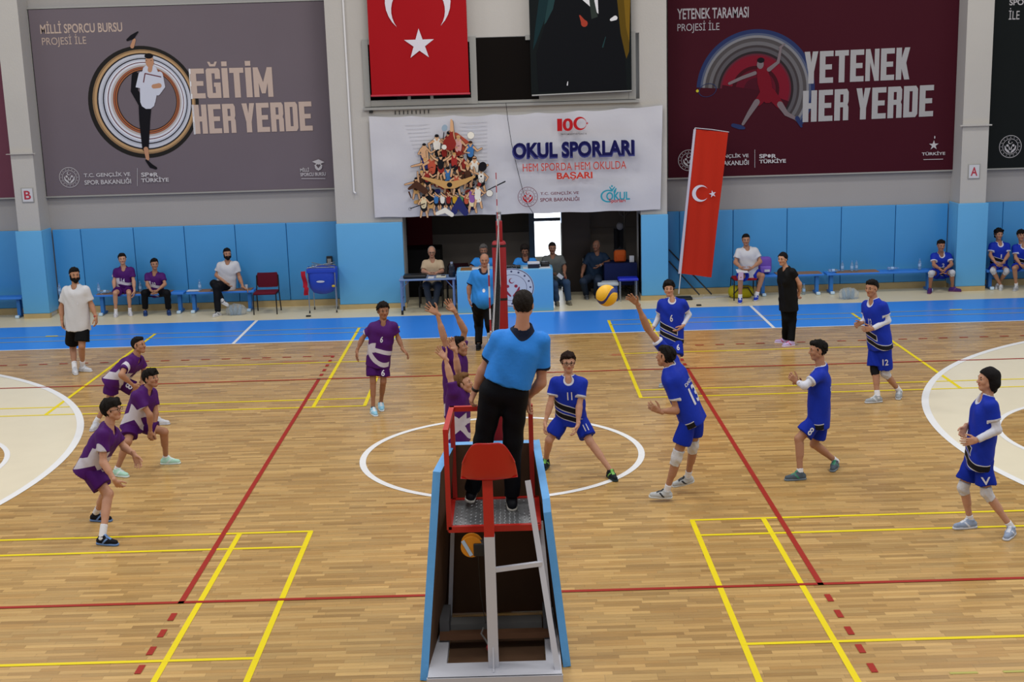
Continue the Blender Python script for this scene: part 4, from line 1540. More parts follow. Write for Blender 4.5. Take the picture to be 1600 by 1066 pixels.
    for si, side in enumerate('RL'):
        W, T = J['w' + side], J['t' + side]
        hd = nrm(T - W)
        pn = palm[si]
        pn = (Lx if side == 'R' else -Lx) if pn is None else np.array(pn, float)
        pn = nrm(pn - hd * (pn @ hd))
        th = np.cross(hd, pn) * (1 if side == 'R' else -1)
        F_ = Field(0.008)
        c = math.radians(curl[si])
        sp_ = spread[si]
        lens = (.074, .082, .076, .060)
        offs = (.030, .010, -.011, -.030)
        F_.cone(W - hd * .03, W + hd * .02, .0255 * s * ab, .024 * hsz, .01)
        for n_, (L_, o_) in enumerate(zip(lens, offs)):
            kn = W + (hd * (.092 - .004 * abs(n_ - 1)) + th * o_) * hsz
            F_.cone(W + hd * .012 + th * o_ * .55, kn, .0155 * hsz, .0115 * hsz, .012)
            p = kn
            a = c * (.7 + .15 * n_)
            dr0 = nrm(hd + th * (o_ * (4 + 14 * sp_)))
            for sgm, fr_ in enumerate((.45, .30, .25)):
                dr_ = dr0 * math.cos(a) + pn * math.sin(a)
                q = p + dr_ * L_ * fr_ * hsz
                F_.cone(p, q, .0092 * hsz, .0082 * hsz if sgm < 2 else .0072 * hsz, .003)
                p = q
                a += c
        p = W + (hd * .022 + th * .020 + pn * .006) * hsz
        d1 = nrm(hd * .62 + th * (.72 + sp_ * .4) + pn * .25)
        q = p + d1 * .042 * hsz
        F_.cone(p, q, .0165 * hsz, .0115 * hsz, .010)
        d2 = nrm(hd * .85 + th * (.40 + sp_ * .5) + pn * .25)
        q2 = q + d2 * .034 * hsz
        F_.cone(q, q2, .0110 * hsz, .0095 * hsz, .004)
        F_.cone(q2, q2 + nrm(hd * .9 + th * .2 + pn * .3) * .024 * hsz, .0095 * hsz, .0085 * hsz, .003)
        V, Q = F_.mesh(0.0045 if res <= 0.013 else 0.0055)
        parts_.append((V, Q, np.zeros(len(Q), int)))
    n0 = 0
    VV, QQ, MM = [], [], []
    for V, Q, mi in parts_:
        VV.append(V); QQ.append(Q + n0); MM.append(mi); n0 += len(V)
    np_mesh('body', np.concatenate(VV), np.concatenate(QQ), [skin_mat(skin), mat('eye_white', '9a8c80', 0.4), mat('eye_dark', '1d1511', 0.25), mat('lips_' + skin, tuple(min(1, v * f) for v, f in zip([int(skin[i:i + 2], 16) / 255 for i in (0, 2, 4)], (.95, .72, .72))), 0.5)], t, off, np.concatenate(MM))

    # ------------ hair, brows, beard
    hh = Field(0.012)
    dn = nrm(HR @ np.array([0, -.62, .785]))
    cut = (H(0, .074, .078), -dn)
    if hair != 'none':
        thick, nz, nfq = {'short': (.011, .006, 4), 'buzz': (.006, .002, 5), 'curly': (.017, .009, 5), 'mop': (.020, .008, 3), 'bob': (.018, .004, 2), 'tied': (.009, .002, 2), 'crop': (.008, .004, 5), 'receding': (.006, .002, 5), 'fringe': (.014, .007, 4), 'shaggy': (.017, .007, 3)}[hair]
        if hair == 'receding':
            dn2 = nrm(HR @ np.array([0, -1.0, -.25])); cut = (H(0, -.015, .05), -dn2)
        if hair in ('fringe', 'bob', 'mop', 'shaggy'):
            dn2 = nrm(HR @ np.array([0, -.70, .71])); cut = (H(0, .088, .048), -dn2)
        cutA = cut
        if hair != 'receding':
            fz = {'fringe': .062, 'mop': .060, 'bob': .070, 'shaggy': .066, 'tied': .078}.get(hair, .080)
            nA = nrm(HR @ np.array([0, -.42, .91]))
            cutA = (H(0, .078, fz), -nA)
        hh.ell(H(0, -.014, .037), HR, np.array([.075, .093, .084]) * hs + thick, .012, cuts=[cutA])
        if hair != 'receding':
            lowz = -.058 if hair not in ('crop', 'buzz') else -.045
            hh.ell(H(0, -.014, .030), HR, np.array([.074, .090, .095]) * hs + thick * .75, .012, cuts=[(H(0, -.016, 0), fw), (H(0, 0, lowz), -up)])
        else:
            hh.ell(H(0, -.020, .012), HR, np.array([.076, .088, .085]) * hs + thick * .5, .012, cuts=[(H(0, -.012, 0), fw), (H(0, 0, -.05), -up), (H(0, 0, .055), up)])
        if hair in ('short', 'crop', 'curly', 'mop', 'fringe', 'shaggy'):
            hh.ell(H(0, .028, .098), HR, np.array([.058, .058, .026]) * hs + thick * .4, .02)
            for sg in (-1, 1):
                hh.cone(H(sg * .069, .022, .03), H(sg * .069, .018, -.004), .008, .006, .01)
        if hair in ('fringe', 'mop'):
            for sg in (-1, 0, 1):
                hh.cone(H(sg * .038, .062, .10), H(sg * .044, .084, .055), .022, .013, .02)
        if hair == 'shaggy':
            for sg in (-1, 1):
                hh.cone(H(sg * .05, .05, .095), H(sg * .078, .015, .0), .024, .014, .02)
                hh.cone(H(sg * .03, -.075, .0), H(sg * .04, -.075, -.075), .035, .018, .02)
        if hair == 'bob':
            for sg in (-1, 1):
                hh.cone(H(sg * .055, .0, .06), H(sg * .072, -.035, -.085), .035, .022, .03)
            hh.cone(H(0, -.06, .04), H(0, -.075, -.10), .055, .040, .04)
            hh.cone(H(-.05, -.06, -.03), H(.05, -.06, -.03), .05, .05, .04)
        if hair == 'tied':
            hh.cone(H(0, -.07, .0), H(0, -.10, -.03), .035, .028, .02)
            hh.cone(H(0, -.10, -.03), H(0, -.095, -.14), .024, .012, .02)
            for sg in (-1, 1):
                hh.cone(H(sg * .06, .03, .05), H(sg * .074, -.03, -.01), .016, .016, .02)
        V, Q = hh.mesh(0.006, noise=nz, nf=nfq, seed=seed)
        np_mesh('hair', V, Q, mat('hair_' + hcol, hcol, 0.75, bump=0.8, bscale=90, spec=.15), t, off)
    bw = Field(0.004)
    bcol = hcol if hair != 'receding' else hcol
    for sg in (-1, 1):
        bw.cone(H(sg * .014, .0875, .028), H(sg * .032, .084, .033), .0062, .0058, .003)
        bw.cone(H(sg * .032, .084, .033), H(sg * .048, .071, .028), .0058, .0038, .003)
    V, Q = bw.mesh(0.0035)
    np_mesh('eyebrows', V, Q, mat('hair_' + bcol, bcol, 0.75, bump=0.8, bscale=90, spec=.15), t, off)
    if beard:
        bf = Field(0.01)
        g = .009 * beard
        if beard >= 1:
            bf.cone(H(0, .046, -.02), H(0, .054, -.085), .050 * hs + g, .027 * hs + g, .02, cuts=[(H(0, 0, -.032), up)])
            for sg in (-1, 1):
                bf.cone(H(sg * .058, .008, -.01), H(sg * .046, .018, -.055), .017 * hs + g, .02 * hs + g, .02, cuts=[(H(0, 0, .0), up)])
                bf.cone(H(sg * .045, .022, -.06), H(0, .055, -.088), .022 * hs + g, .022 * hs + g, .02)
            bf.ell(H(0, .105, -.047), HR, np.array([.017, .02, .009]), .004, op='s')
        bf.cone(H(-.020, .090, -.036), H(0, .099, -.033), .0055, .0065, .004)
        bf.cone(H(.020, .090, -.036), H(0, .099, -.033), .0055, .0065, .004)
        V, Q = bf.mesh(0.0045)
        np_mesh('beard' if beard >= 1 else 'moustache', V, Q, mat('hair_' + hcol, hcol, 0.75, bump=0.8, bscale=90, spec=.15), t, off)
    if glasses:
        gb_ = MB()
        for sg in (-1, 1):
            c0 = H(sg * .034, .100, .008)
            gb_.tube([c0 + HR @ (np.array([.024 * math.cos(a_), 0, .018 * math.sin(a_)])) for a_ in np.linspace(0, 2 * math.pi, 17)], .0024, n=6, caps=False)
            gb_.tube([H(sg * .058, .095, .012), H(sg * .079, .02, .012), H(sg * .08, -.01, .005)], .002, n=6)
        gb_.tube([H(-.010, .102, .012), H(.010, .102, .012)], .002, n=6)
        gb_.build('glasses', mat('glasses_frame', glasses if isinstance(glasses, str) else '161616', 0.3), t, off=off)

    # ------------ shirt
    kind, bc, tc_ = top
    g = .020 if kind in ('polo',) else .026
    sf = Field(0.035)
    torso(sf, g, low=False)
    hemp = Pc - U * hem * s
    if tuck: hemp = Pc + U * .07 * s
    for sg in (-1, 1):
        sf.cone(M_ + Lx * .062 * sg * s - U * .1 * s, Pc + Lx * .062 * sg * s + Hx * .0 - U * (hem + .05) * s, .095 * s * (B if B > 1 else 1) + g * .8, .114 * s * B + g, .05, cuts=[(hemp, -U)])
    for side in 'RL':
        Sg, E = J['s' + side], J['e' + side]
        d = nrm(E - Sg)
        end = Sg + (E - Sg) * sleeve
        if sleeve > .05:
            sf.cone(Sg - d * .0, Sg + (E - Sg) * (sleeve + .12), .062 * s * ab + .004, .060 * s * ab + (.012 if kind != 'polo' else .006), .035, cuts=[(end, d)])
    sf.cone(M_ + U * .02, neck_top + U * .05, .061 * s * (B if B > 1 else 1) * (.9 if gender == 'f' else 1), .064 * s * (B if B > 1 else 1), .008, op='s')
    vneck = 0.0
    sf.cone(M_ + U * .035 * s + Fw * .05, M_ + U * .10 * s + Fw * .10, .036 * s, .06 * s, .01, op='s')
    V, Q = sf.mesh(min(res, .012), noise=.0034, nf=1.1, seed=seed)
    rel = V - Pc
    tcv = np.stack([rel @ Lx, rel @ U, rel @ Fw], 1)
    # trim distance
    na, nb = M_ + U * .02, neck_top + U * .05
    dd = nb - na
    tt = np.clip(((V - na) @ dd) / (dd @ dd), 0, 1)
    dneck = np.linalg.norm(V - na - tt[:, None] * dd, axis=1) - .063 * s * (B if B > 1 else 1)
    d2 = np.linalg.norm(V - (M_ + U * .05 * s + Fw * .065), axis=1) - .050 * s
    cw = .030 if kind == 'polo' else .013
    trim = np.minimum(dneck, d2) - cw
    for side in 'RL':
        Sg, E = J['s' + side], J['e' + side]
        d = nrm(E - Sg)
        end = Sg + (E - Sg) * sleeve
        al = (V - end) @ d
        near = np.linalg.norm(np.cross(V - Sg, d), axis=1) < .085 * s
        cuff = np.where(near & (al < .015) & (((V - Sg) @ d) > .05), -al - (.022 if cuffc is None else cuffc), 1.0)
        trim = np.minimum(trim, cuff)
    jm = jersey_mat(kind, bc, tc_)
    so = np_mesh('shirt' if kind in ('tee', 'polo', 'blouse') else 'jersey', V, Q, jm, t, off, attrs={'tc': ('FLOAT_VECTOR', tcv), 'trim': ('FLOAT', trim)})
    shirtVQ = (V, Q)

    # ------------ shorts or trousers
    if not nolegs:
        bk_, bcol_ = bottom[0], bottom[1]
        lf = Field(0.03)
        gg = .030 if bk_ == 'shorts' else .016
        wc = [(Pc + U * .12 * s, U)]
        for sg in (-1, 1):
            lf.cone(Pc + Lx * .045 * sg * s + U * .16 * s, Pc + Hx * .058 * sg * s, .085 * s * B + .014, .103 * s * B + .014, .04, cuts=wc)
        if belly: lf.ell(Pc + U * .05 * s + Fw * .03, np.stack([Lx, Fw, U], 1), np.array([.15, .13, .13]) * s, .05, cuts=wc)
        for side in 'RL':
            Hh, K, A = J['h' + side] - U * .02, J['k' + side], J['a' + side]
            d = nrm(K - Hh)
            if bk_ == 'shorts':
                fr_ = bottom[2] if len(bottom) > 2 else .70
                lf.cone(Hh, Hh + (K - Hh) * (fr_ + .2), .086 * s * B + .010, .088 * s * B + gg, .035, cuts=[(Hh + (K - Hh) * fr_, d)])
            else:
                lf.cone(Hh, K, .087 * s * B + gg, .060 * s + gg, .035)
                d3 = nrm(A - K)
                lf.cone(K, A + d3 * .03, .058 * s + gg, .050 * s + gg * .8, .03, cuts=[(A + d3 * (.0 if bk_ == 'trousers' else -.05), d3)])
        V, Q = lf.mesh(min(res, .012), noise=.0045 if bk_ == 'shorts' else .0035, nf=1.0, seed=seed + 2)
        rel = V - Pc
        tcv = np.stack([rel @ Lx, rel @ U, rel @ Fw], 1)
        lo_ = np_mesh('shorts' if bk_ == 'shorts' else 'trousers', V, Q, mat('cloth_' + bcol_, bcol_, 0.65, bump=0.3, bscale=22, spec=.12), t, off)
        shortsVQ = (V, Q)
        if tuck:
            bb = MB()
        # socks, pads, shoes
        for si, side in enumerate('RL'):
            K, A, Tt = J['k' + side], J['a' + side], J['o' + side]
            d = nrm(K - A)
            if socks > 0:
                f_ = Field(.01)
                f_.cone(A - d * .02, A + (K - A) * (socks + .1), .040 * s * ab, (.037 + .02 * socks) * s * ab, .01, cuts=[(A + (K - A) * socks, d)])
                V, Q = f_.mesh(.009, noise=.0008, nf=3)
                np_mesh('sock', V, Q, mat('sock_' + sock_col, sock_col, 0.8), t, off)
            if knee[si]:
                f_ = Field(.02)
                Hh = J['h' + side]
                a0 = K + (Hh - K) * .24; a1 = K + (A - K) * .24
                f_.cone(a0, K, .070 * s * ab, .064 * s * ab, .02, cuts=[(K + (Hh - K) * .20, nrm(Hh - K))])
                f_.cone(K, a1, .064 * s * ab, .056 * s * ab, .02, cuts=[(K + (A - K) * .20, nrm(A - K))])
                V, Q = f_.mesh(.009, noise=.003, nf=2.5, seed=seed)
                np_mesh('knee_pad', V, Q, mat('knee_pad_' + knee[si], knee[si], 0.75, bump=.3, bscale=60), t, off)
            if side in noshoe: continue
            grounded = (P['a' + side][2] if len(P['a' + side]) > 2 else 0) == 'g'
            n_ = np.array([0, 0, 1.0]) if grounded else d
            q = A - n_ * .045 * s
            fdir = Tt - q
            if grounded: fdir = fdir * np.array([1, 1, 0.0])
            fdir = nrm(fdir)
            n_ = nrm(n_ - fdir * (n_ @ fdir))
            sd = np.cross(fdir, n_)
            z_ = s ** .5
            f_ = Field(.02)
            bot = [(q - n_ * .024 * z_, -n_)]
            f_.cone(q - fdir * .035 * z_ - n_ * .005, q + fdir * .06 * z_ - n_ * .002, .040 * z_, .041 * z_, .02, cuts=bot)
            f_.cone(q + fdir * .05 * z_ - n_ * .006, q + fdir * .155 * z_ - n_ * .012, .040 * z_, .030 * z_, .03, cuts=bot)
            f_.cone(q, A + n_ * .012, .040 * z_, .0425 * z_, .02, cuts=bot + [(A + n_ * .008, n_)])
            f_.cone(q + fdir * .03, A + fdir * .035 * z_ + n_ * .005, .03 * z_, .022 * z_, .02, cuts=bot)
            V, Q = f_.mesh(.007 if res <= .013 else .010, noise=.0006, nf=4)
            lq = V[Q].mean(1) - q
            mi = np.zeros(len(Q), int)
            a_ = lq @ fdir; b_ = lq @ n_; c_ = np.abs(lq @ sd)
            mi[(a_ > .03) & (a_ < .11) & (c_ < .018) & (b_ > .012)] = 1
            mi[(np.abs(a_ - .045 - b_ * .9) < .012) & (c_ > .026)] = 1
            sh_ = np_mesh('shoe', V, Q, [mat('shoe_' + shoe[0], shoe[0], 0.55), mat('shoe_' + (tongue or shoe[1]), tongue or shoe[1], 0.5)], t, off, mi)
            f_ = Field(.012)
            for sgn in (-1, 1):
                f_.cone(q - fdir * .040 * z_ + sd * .008 * sgn - n_ * .03, q + fdir * .06 * z_ + sd * .010 * sgn - n_ * .03, .036 * z_, .034 * z_, .01)
                f_.cone(q + fdir * .06 * z_ + sd * .010 * sgn - n_ * .03, q + fdir * .160 * z_ + sd * .006 * sgn - n_ * .03, .034 * z_, .030 * z_, .01)
            V, Q = f_.mesh(.006 if res <= .013 else .009, gcuts=[(q - n_ * .020 * z_, n_), (q - n_ * .0445 * z_, -n_)])
            np_mesh('sole', V, Q, mat('shoe_' + shoe[1], shoe[1], 0.55), sh_, (0, 0, 0) if False else off)
    # arm sleeves
    for si, side in enumerate('RL'):
        if armsl[si]:
            Sg, E, W = J['s' + side], J['e' + side], J['w' + side]
            f_ = Field(.02)
            f_.cone(Sg + (E - Sg) * .45, E, .048 * s, .043 * s, .02, cuts=[(Sg + (E - Sg) * .5, -nrm(E - Sg))])
            f_.cone(E, E + (W - E) * (armsl[si] + .1), .046 * s, .033 * s, .02, cuts=[(E + (W - E) * armsl[si], nrm(W - E))])
            V, Q = f_.mesh(.009, noise=.001, nf=3)
            np_mesh('arm_sleeve', V, Q, mat('arm_sleeve_white', 'c9cbd6', .7), t, off)
    if watch:
        side, wcol = watch
        E, W = J['e' + side], J['w' + side]
        d = nrm(W - E)
        f_ = Field(.005)
        c0 = W - d * .02
        f_.cone(c0 - d * .03, c0 + d * .03, .033 * s, .031 * s, .005, cuts=[(c0 + d * .012, d), (c0 - d * .012, -d)])
        V, Q = f_.mesh(.004)
        np_mesh('wristband', V, Q, mat('band_' + wcol, wcol, .5), t, off)

    # ------------ printed numbers and names, draped on the cloth
    def decal(VQ, org, right, upv, nv, txt, x0, z0, x1, z1, m, nm, bold=.02):
        bvh = BVHTree.FromPolygons([Vector(v) for v in VQ[0]], VQ[1].tolist())
        me = text_fit(txt, x0, z0, x1, z1, bold, 0.0)
        bm = bmesh.new(); bm.from_mesh(me)
        bmesh.ops.triangulate(bm, faces=bm.faces[:])
        for _ in range(2):
            lng = [e_ for e_ in bm.edges if e_.calc_length() > .03]
            if lng: bmesh.ops.subdivide_edges(bm, edges=lng, cuts=1)
        bm.verts.index_update()
        vv = []
        hits = 0
        for v in bm.verts:
            o3 = org + right * v.co.x + upv * v.co.y + nv * .35
            hit = bvh.ray_cast(Vector(o3), Vector(-nv), .6)
            if hit[0] is not None:
                vv.append(np.array(hit[0]) + nv * .005); hits += 1
            else:
                vv.append(None)
        good = [x for x in vv if x is not None]
        if not good:
            bm.free(); bpy.data.meshes.remove(me); return
        mean = np.mean(good, 0)
        for i_, v in enumerate(bm.verts):
            if vv[i_] is None:
                o3 = org + right * v.co.x + upv * v.co.y
                vv[i_] = o3 + nv * ((mean - o3) @ nv)
        mbx = MB().add(vv, [[v.index for v in f.verts] for f in bm.faces])
        bm.free(); bpy.data.meshes.remove(me)
        mbx.build(nm, m, t, off=off)
    WN = mat('number_white', 'c9c9d2', .5)
    if num:
        txt, u0, v0, u1, v1 = num[:5]
        decal(shirtVQ, Pc, Lx, U, Fw, txt, u0, v0, u1, v1, WN, 'jersey_number')
    if back:
        for (txt, u0, v0, u1, v1) in back:
            decal(shirtVQ, Pc, -Lx, U, -Fw, txt, u0, v0, u1, v1, WN, 'back_print')
    if shortnum and not nolegs:
        txt, side, nvec, w_, h_ = shortnum
        Hh, K = J['h' + side], J['k' + side]
        upv = nrm(Hh - K); nv = np.array(nvec, float); nv = nrm(nv - upv * (nv @ upv))
        rt = np.cross(upv, nv)
        decal(shortsVQ, Hh + (K - Hh) * .62, rt, upv, nv, txt, -w_ / 2, -.02, w_ / 2, h_ - .02, WN, 'shorts_number')
    if parts: parts(t, J, dict(M=M_, Pc=Pc, U=U, Lx=Lx, Fw=Fw, H=H, HR=HR, off=off, s=s, shirt=shirtVQ))
    return t

# ------------------------------------------------------------------ the players and officials (joints surveyed from the photograph; third value is depth in metres)
PUR = ('purple_team', '46155f', None)
PSH = ('shorts', '401157')
BLU = ('blue_team', '132da0', 'c4c5d0')
BSH = ('shorts', '122a98')
SK1, SK2, SK3 = 'a5775c', 'b98a70', '94664b'

# purple team
person('boy in purple number 7 jersey with glasses, knees bent, nearest the lower left', dict(
    hd=(175, 641, 0), nk=(164, 664, 0), sR=(160, 679, -.17), sL=(178, 676, .17), eR=(161, 722, -.22), wR=(180, 752, '-'), tR=(193, 768, -.2), eL=(194, 699, .2), wL=(210, 711, .12), tL=(217, 727, .1),
    hR=(137, 730, -.09), hL=(146, 728, .09), kR=(170, 772, -.15), kL=(166, 772, .13), aR=(160, 838, 'g'), aL=(150, 802, 'g'), oR=(188, 850, 'g'), oL=(178, 812, 'g')),
    yaw=80, pitch=-5, s=1.0, build=.95, res=.011, skin=SK2, hair='mop', hcol='17120f', top=PUR, bottom=PSH, socks=.28, shoe=('14151c', '5f7fae'), glasses='15151a', back=[('7', -.07, .22, .05, .42)], curl=(25, 20))
person('boy in purple number 8 jersey leaning forward, standing farthest back of the three at left', dict(
    hd=(217, 540, 0), nk=(212, 556, 0), sR=(200, 567, -.17), sL=(219, 562, .17), eR=(189, 586, '-'), wR=(208, 602, -.25), tR=(219, 610, -.2), eL=(226, 581, .2), wL=(221, 600, .1), tL=(224, 610, .05),
    hR=(176, 594, -.09), hL=(184, 593, .09), kR=(172, 622, '-'), kL=(219, 613, .1), aR=(150, 660, 'g'), aL=(245, 654, 'g'), oR=(143, 672, 'g'), oL=(260, 661, 'g')),
    yaw=70, pitch=-8, s=1.0, build=.95, skin=SK1, hair='crop', hcol='15100e', top=PUR, bottom=PSH, socks=.2, shoe=('c4c6cc', 'b9bcc6'), num=('8', .02, .20, .09, .32), shortnum=('8', 'L', (.6, -1, 0), .07, .10))
person('boy in purple jersey crouching with arms straight down, middle of the three at left', dict(
    hd=(236, 592, 0), nk=(227, 608, 0), sR=(212, 619, -.17), sL=(240, 614, .17), eR=(234, 648, -.18), wR=(235, 674, -.1), tR=(234, 692, -.08), eL=(243, 645, .1), wL=(239, 673, 0), tL=(237, 690, -.02),
    hR=(205, 662, -.09), hL=(216, 660, .09), kR=(200, 690, '-'), kL=(257, 675, .05), aR=(183, 733, 'g'), aL=(259, 715, 'g'), oR=(192, 742, 'g'), oL=(284, 722, 'g')),
    yaw=60, pitch=-10, s=.97, build=.95, skin=SK1, hair='fringe', hcol='15100e', top=PUR, bottom=PSH, socks=.1, shoe=('a9d2c0', 'c9d6d2'), curl=(50, 50))
person('boy in purple number 6 jersey running toward the net in light blue shoes', dict(
    hd=(599, 486, 0), nk=(599, 504, 0), sR=(580, 511, 0), sL=(617, 509, 0), eR=(566, 529, .02), wR=(558, 548, -.05), tR=(556, 561, -.08), eL=(622, 528, .02), wL=(630, 547, -.08), tL=(640, 557, -.12),
    hR=(584, 564, 0), hL=(598, 564, 0), kR=(583, 597, -.08), kL=(599, 597, -.04), aR=(583, 638, 'g'), aL=(595, 630, 'g'), oR=(589, 650, 'g'), oL=(598, 644, 'g')),
    yaw=20, pitch=3, s=.95, build=.85, skin=SK3, hair='curly', hcol='1a1310', top=PUR, bottom=PSH, socks=.08, sock_col='4a5560', shoe=('8fc4dc', 'cfd6dc'), num=('6', -.005, .30, .035, .39), shortnum=('6', 'L', (0, -1, 0), .05, .09))
person('taller boy in purple jumping to block with both arms up, behind the fair-haired blocker', dict(
    hd=(717, 543, 0), nk=(713, 562, 0), sR=(703, 560, -.14), sL=(718, 556, .16), eR=(694, 529, -.16), wR=(683, 490, -.12), tR=(664, 477, -.12), eL=(726, 517, .16), wL=(710, 486, .12), tL=(696, 466, .12),
    hR=(710, 640, -.09), hL=(716, 638, .09), kR=(708, 700, -.05), kL=(716, 698, .1), aR=(703, 755, -.1), aL=(712, 750, .1), oR=(706, 775, -.1), oL=(716, 770, .1)),
    Y=3.4, yaw=75, pitch=-12, s=1.0, build=.9, skin=SK1, hair='short', hcol='17110e', top=PUR, bottom=PSH, curl=(6, 6), palm=((.4, -.5, 0), (.4, -.5, 0)), spread=(.6, .3), num=('2', .0, .26, .07, .36))
person('fair-haired boy in purple jumping to block with both arms up, beside the referee stand', dict(
    hd=(724, 600, 0), nk=(717, 616, 0), sR=(708, 613, -.15), sL=(722, 611, .15), eR=(703, 588, -.12), wR=(696, 560, -.1), tR=(683, 545, -.1), eL=(715, 577, .1), wL=(711, 547, .06), tL=(702, 527, .05),
    hR=(712, 680, -.09), hL=(720, 678, .09), kR=(708, 745, -.1), kL=(716, 742, .1), aR=(705, 800, -.15), aL=(714, 795, .1), oR=(712, 815, -.15), oL=(720, 812, .1)),
    Y=2.75, yaw=80, pitch=-14, s=.96, build=.9, skin=SK2, hair='short', hcol='6a4a2c', top=PUR, bottom=PSH, curl=(8, 8), palm=((.4, -.5, 0), (.4, -.5, 0)), spread=(.5, .3))

# blue team
person('boy in blue number 11 jersey with glasses crouching near the net', dict(
    hd=(888, 567, 0), nk=(889, 590, 0), sR=(868, 597, 0), sL=(909, 598, 0), eR=(860, 631, -.05), wR=(852, 660, -.12), tR=(849, 675, -.15), eL=(905, 635, -.1), wL=(903, 664, -.2), tL=(897, 683, -.25),
    hR=(881, 650, .08), hL=(903, 650, .08), kR=(858, 688, -.1), kL=(922, 691, -.1), aR=(853, 718, 'g'), aL=(954, 735, 'g'), oR=(849, 733, 'g'), oL=(960, 748, 'g')),
    yaw=3, pitch=2, s=1.0, build=.92, res=.011, skin=SK2, hair='curly', hcol='241611', top=BLU, bottom=('shorts', '122a98', .78), socks=.0, shoe=('1a2126', '2b3a3a'), tongue='6fae4a', glasses='4a4a4c', num=('11', -.03, .27, .03, .37), shortnum=('11', 'L', (.3, -1, 0), .05, .09), curl=(30, 25))
person('boy in blue number 13 jersey leaping to spike the ball, seen from behind', dict(
    hd=(1040, 558, 0), nk=(1046, 580, 0), sR=(1050, 556, .17), sL=(1049, 603, -.17), eR=(1012, 514, .10), wR=(995, 474, .0), tR=(977, 457, -.05), eL=(1057, 642, -.16), wL=(1031, 643, -.2), tL=(1013, 634, -.2),
    hR=(1085, 648, .06), hL=(1076, 652, -.1), kR=(1083, 697, .12), kL=(1057, 716, -.08), aR=(1075, 745, .3), aL=(1042, 767, .0), oR=(1052, 756, .3), oL=(1010, 772, .0)),
    Y=2.5, yaw=-118, pitch=-6, roll=0, s=1.0, build=.93, res=.011, skin=SK1, hair='short', hcol='14100e', top=BLU, bottom=('shorts', '122a98', .62), socks=.2, shoe=('b4b8ba', 'c8cac8'), tongue='20242a', knee=('c3c3c6', 'c3c3c6'), curl=(14, 22), spread=(.4, .3),
    back=[('DENİZ', -.12, .36, .10, .41), ('13', -.10, .13, .10, .33)])
person('boy in blue number 6 jersey with long white sleeves, standing behind the spiker', dict(
    hd=(1045, 451, 0), nk=(1048, 467, 0), sR=(1036, 474, .03), sL=(1065, 474, -.03), eR=(1029, 497, .12), wR=(1021, 512, .05), tR=(1017, 520, .0), eL=(1076, 492, .05), wL=(1066, 510, -.12), tL=(1056, 519, -.15),
    hR=(1042, 527, .02), hL=(1057, 527, -.02), kR=(1043, 562, 0), kL=(1058, 562, -.05), aR=(1043, 594, 'g'), aL=(1058, 596, 'g'), oR=(1040, 601, 'g'), oL=(1058, 604, 'g')),
    yaw=-5, pitch=3, s=.97, build=.9, skin=SK2, hair='shaggy', hcol='14100f', top=BLU, bottom=('shorts', '122a98', .8), socks=.2, shoe=('9aa0a6', 'b0b4b8'), armsl=(.95, .95), num=('6', -.02, .26, .025, .37), shortnum=('6', 'L', (0, -1, 0), .045, .10))
person('boy in blue number 8 jersey stepping forward, looking left', dict(
    hd=(1278, 548, 0), nk=(1285, 567, .02), sR=(1282, 584, .17), sL=(1280, 587, -.17), eR=(1262, 603, .15), wR=(1250, 600, .0), tR=(1240, 594, -.05), eL=(1257, 603, -.25), wL=(1245, 597, -.1), tL=(1237, 590, -.1),
    hR=(1284, 653, .09), hL=(1274, 655, -.09), kR=(1272, 694, .12), kL=(1248, 686, -.12), aR=(1305, 720, 'g'), aL=(1250, 738, 'g'), oR=(1299, 737, 'g'), oL=(1230, 748, 'g')),
    yaw=-88, pitch=2, s=1.0, build=.95, res=.011, skin=SK1, hair='short', hcol='110e0d', top=BLU, bottom=('shorts', '122a98', .7), socks=.12, shoe=('4d5862', '6f7b86'), tongue='2c7a5c', armsl=(.75, .75), back=[('DE', -.10, .36, -.02, .41)], shortnum=('8', 'L', (.2, -1, 0), .055, .10), curl=(30, 50))
person('boy in blue number 12 jersey with one black and one white knee pad', dict(
    hd=(1362, 451, 0), nk=(1365, 468, 0), sR=(1356, 477, .12), sL=(1377, 478, -.12), eR=(1353, 499, .15), wR=(1345, 505, -.05), tR=(1334, 509, -.1), eL=(1387, 501, -.14), wL=(1363, 514, -.2), tL=(1346, 515, -.25),
    hR=(1369, 534, .06), hL=(1380, 535, -.06), kR=(1367, 578, .0), kL=(1383, 583, -.1), aR=(1371, 619, 'g'), aL=(1405, 611, 'g'), oR=(1351, 628, 'g'), oL=(1401, 629, 'g')),
    yaw=-50, pitch=2, s=1.03, build=.95, skin=SK1, hair='short', hcol='120e0d', top=BLU, bottom=('shorts', '122a98', .85), socks=.22, shoe=('979ca0', 'bcc0c4'), armsl=(.95, .95), knee=('18181c', 'b9b9be'), num=('12', -.02, .28, .05, .38), shortnum=('12', 'L', (-.2, -1, 0), .08, .09), curl=(35, 30))
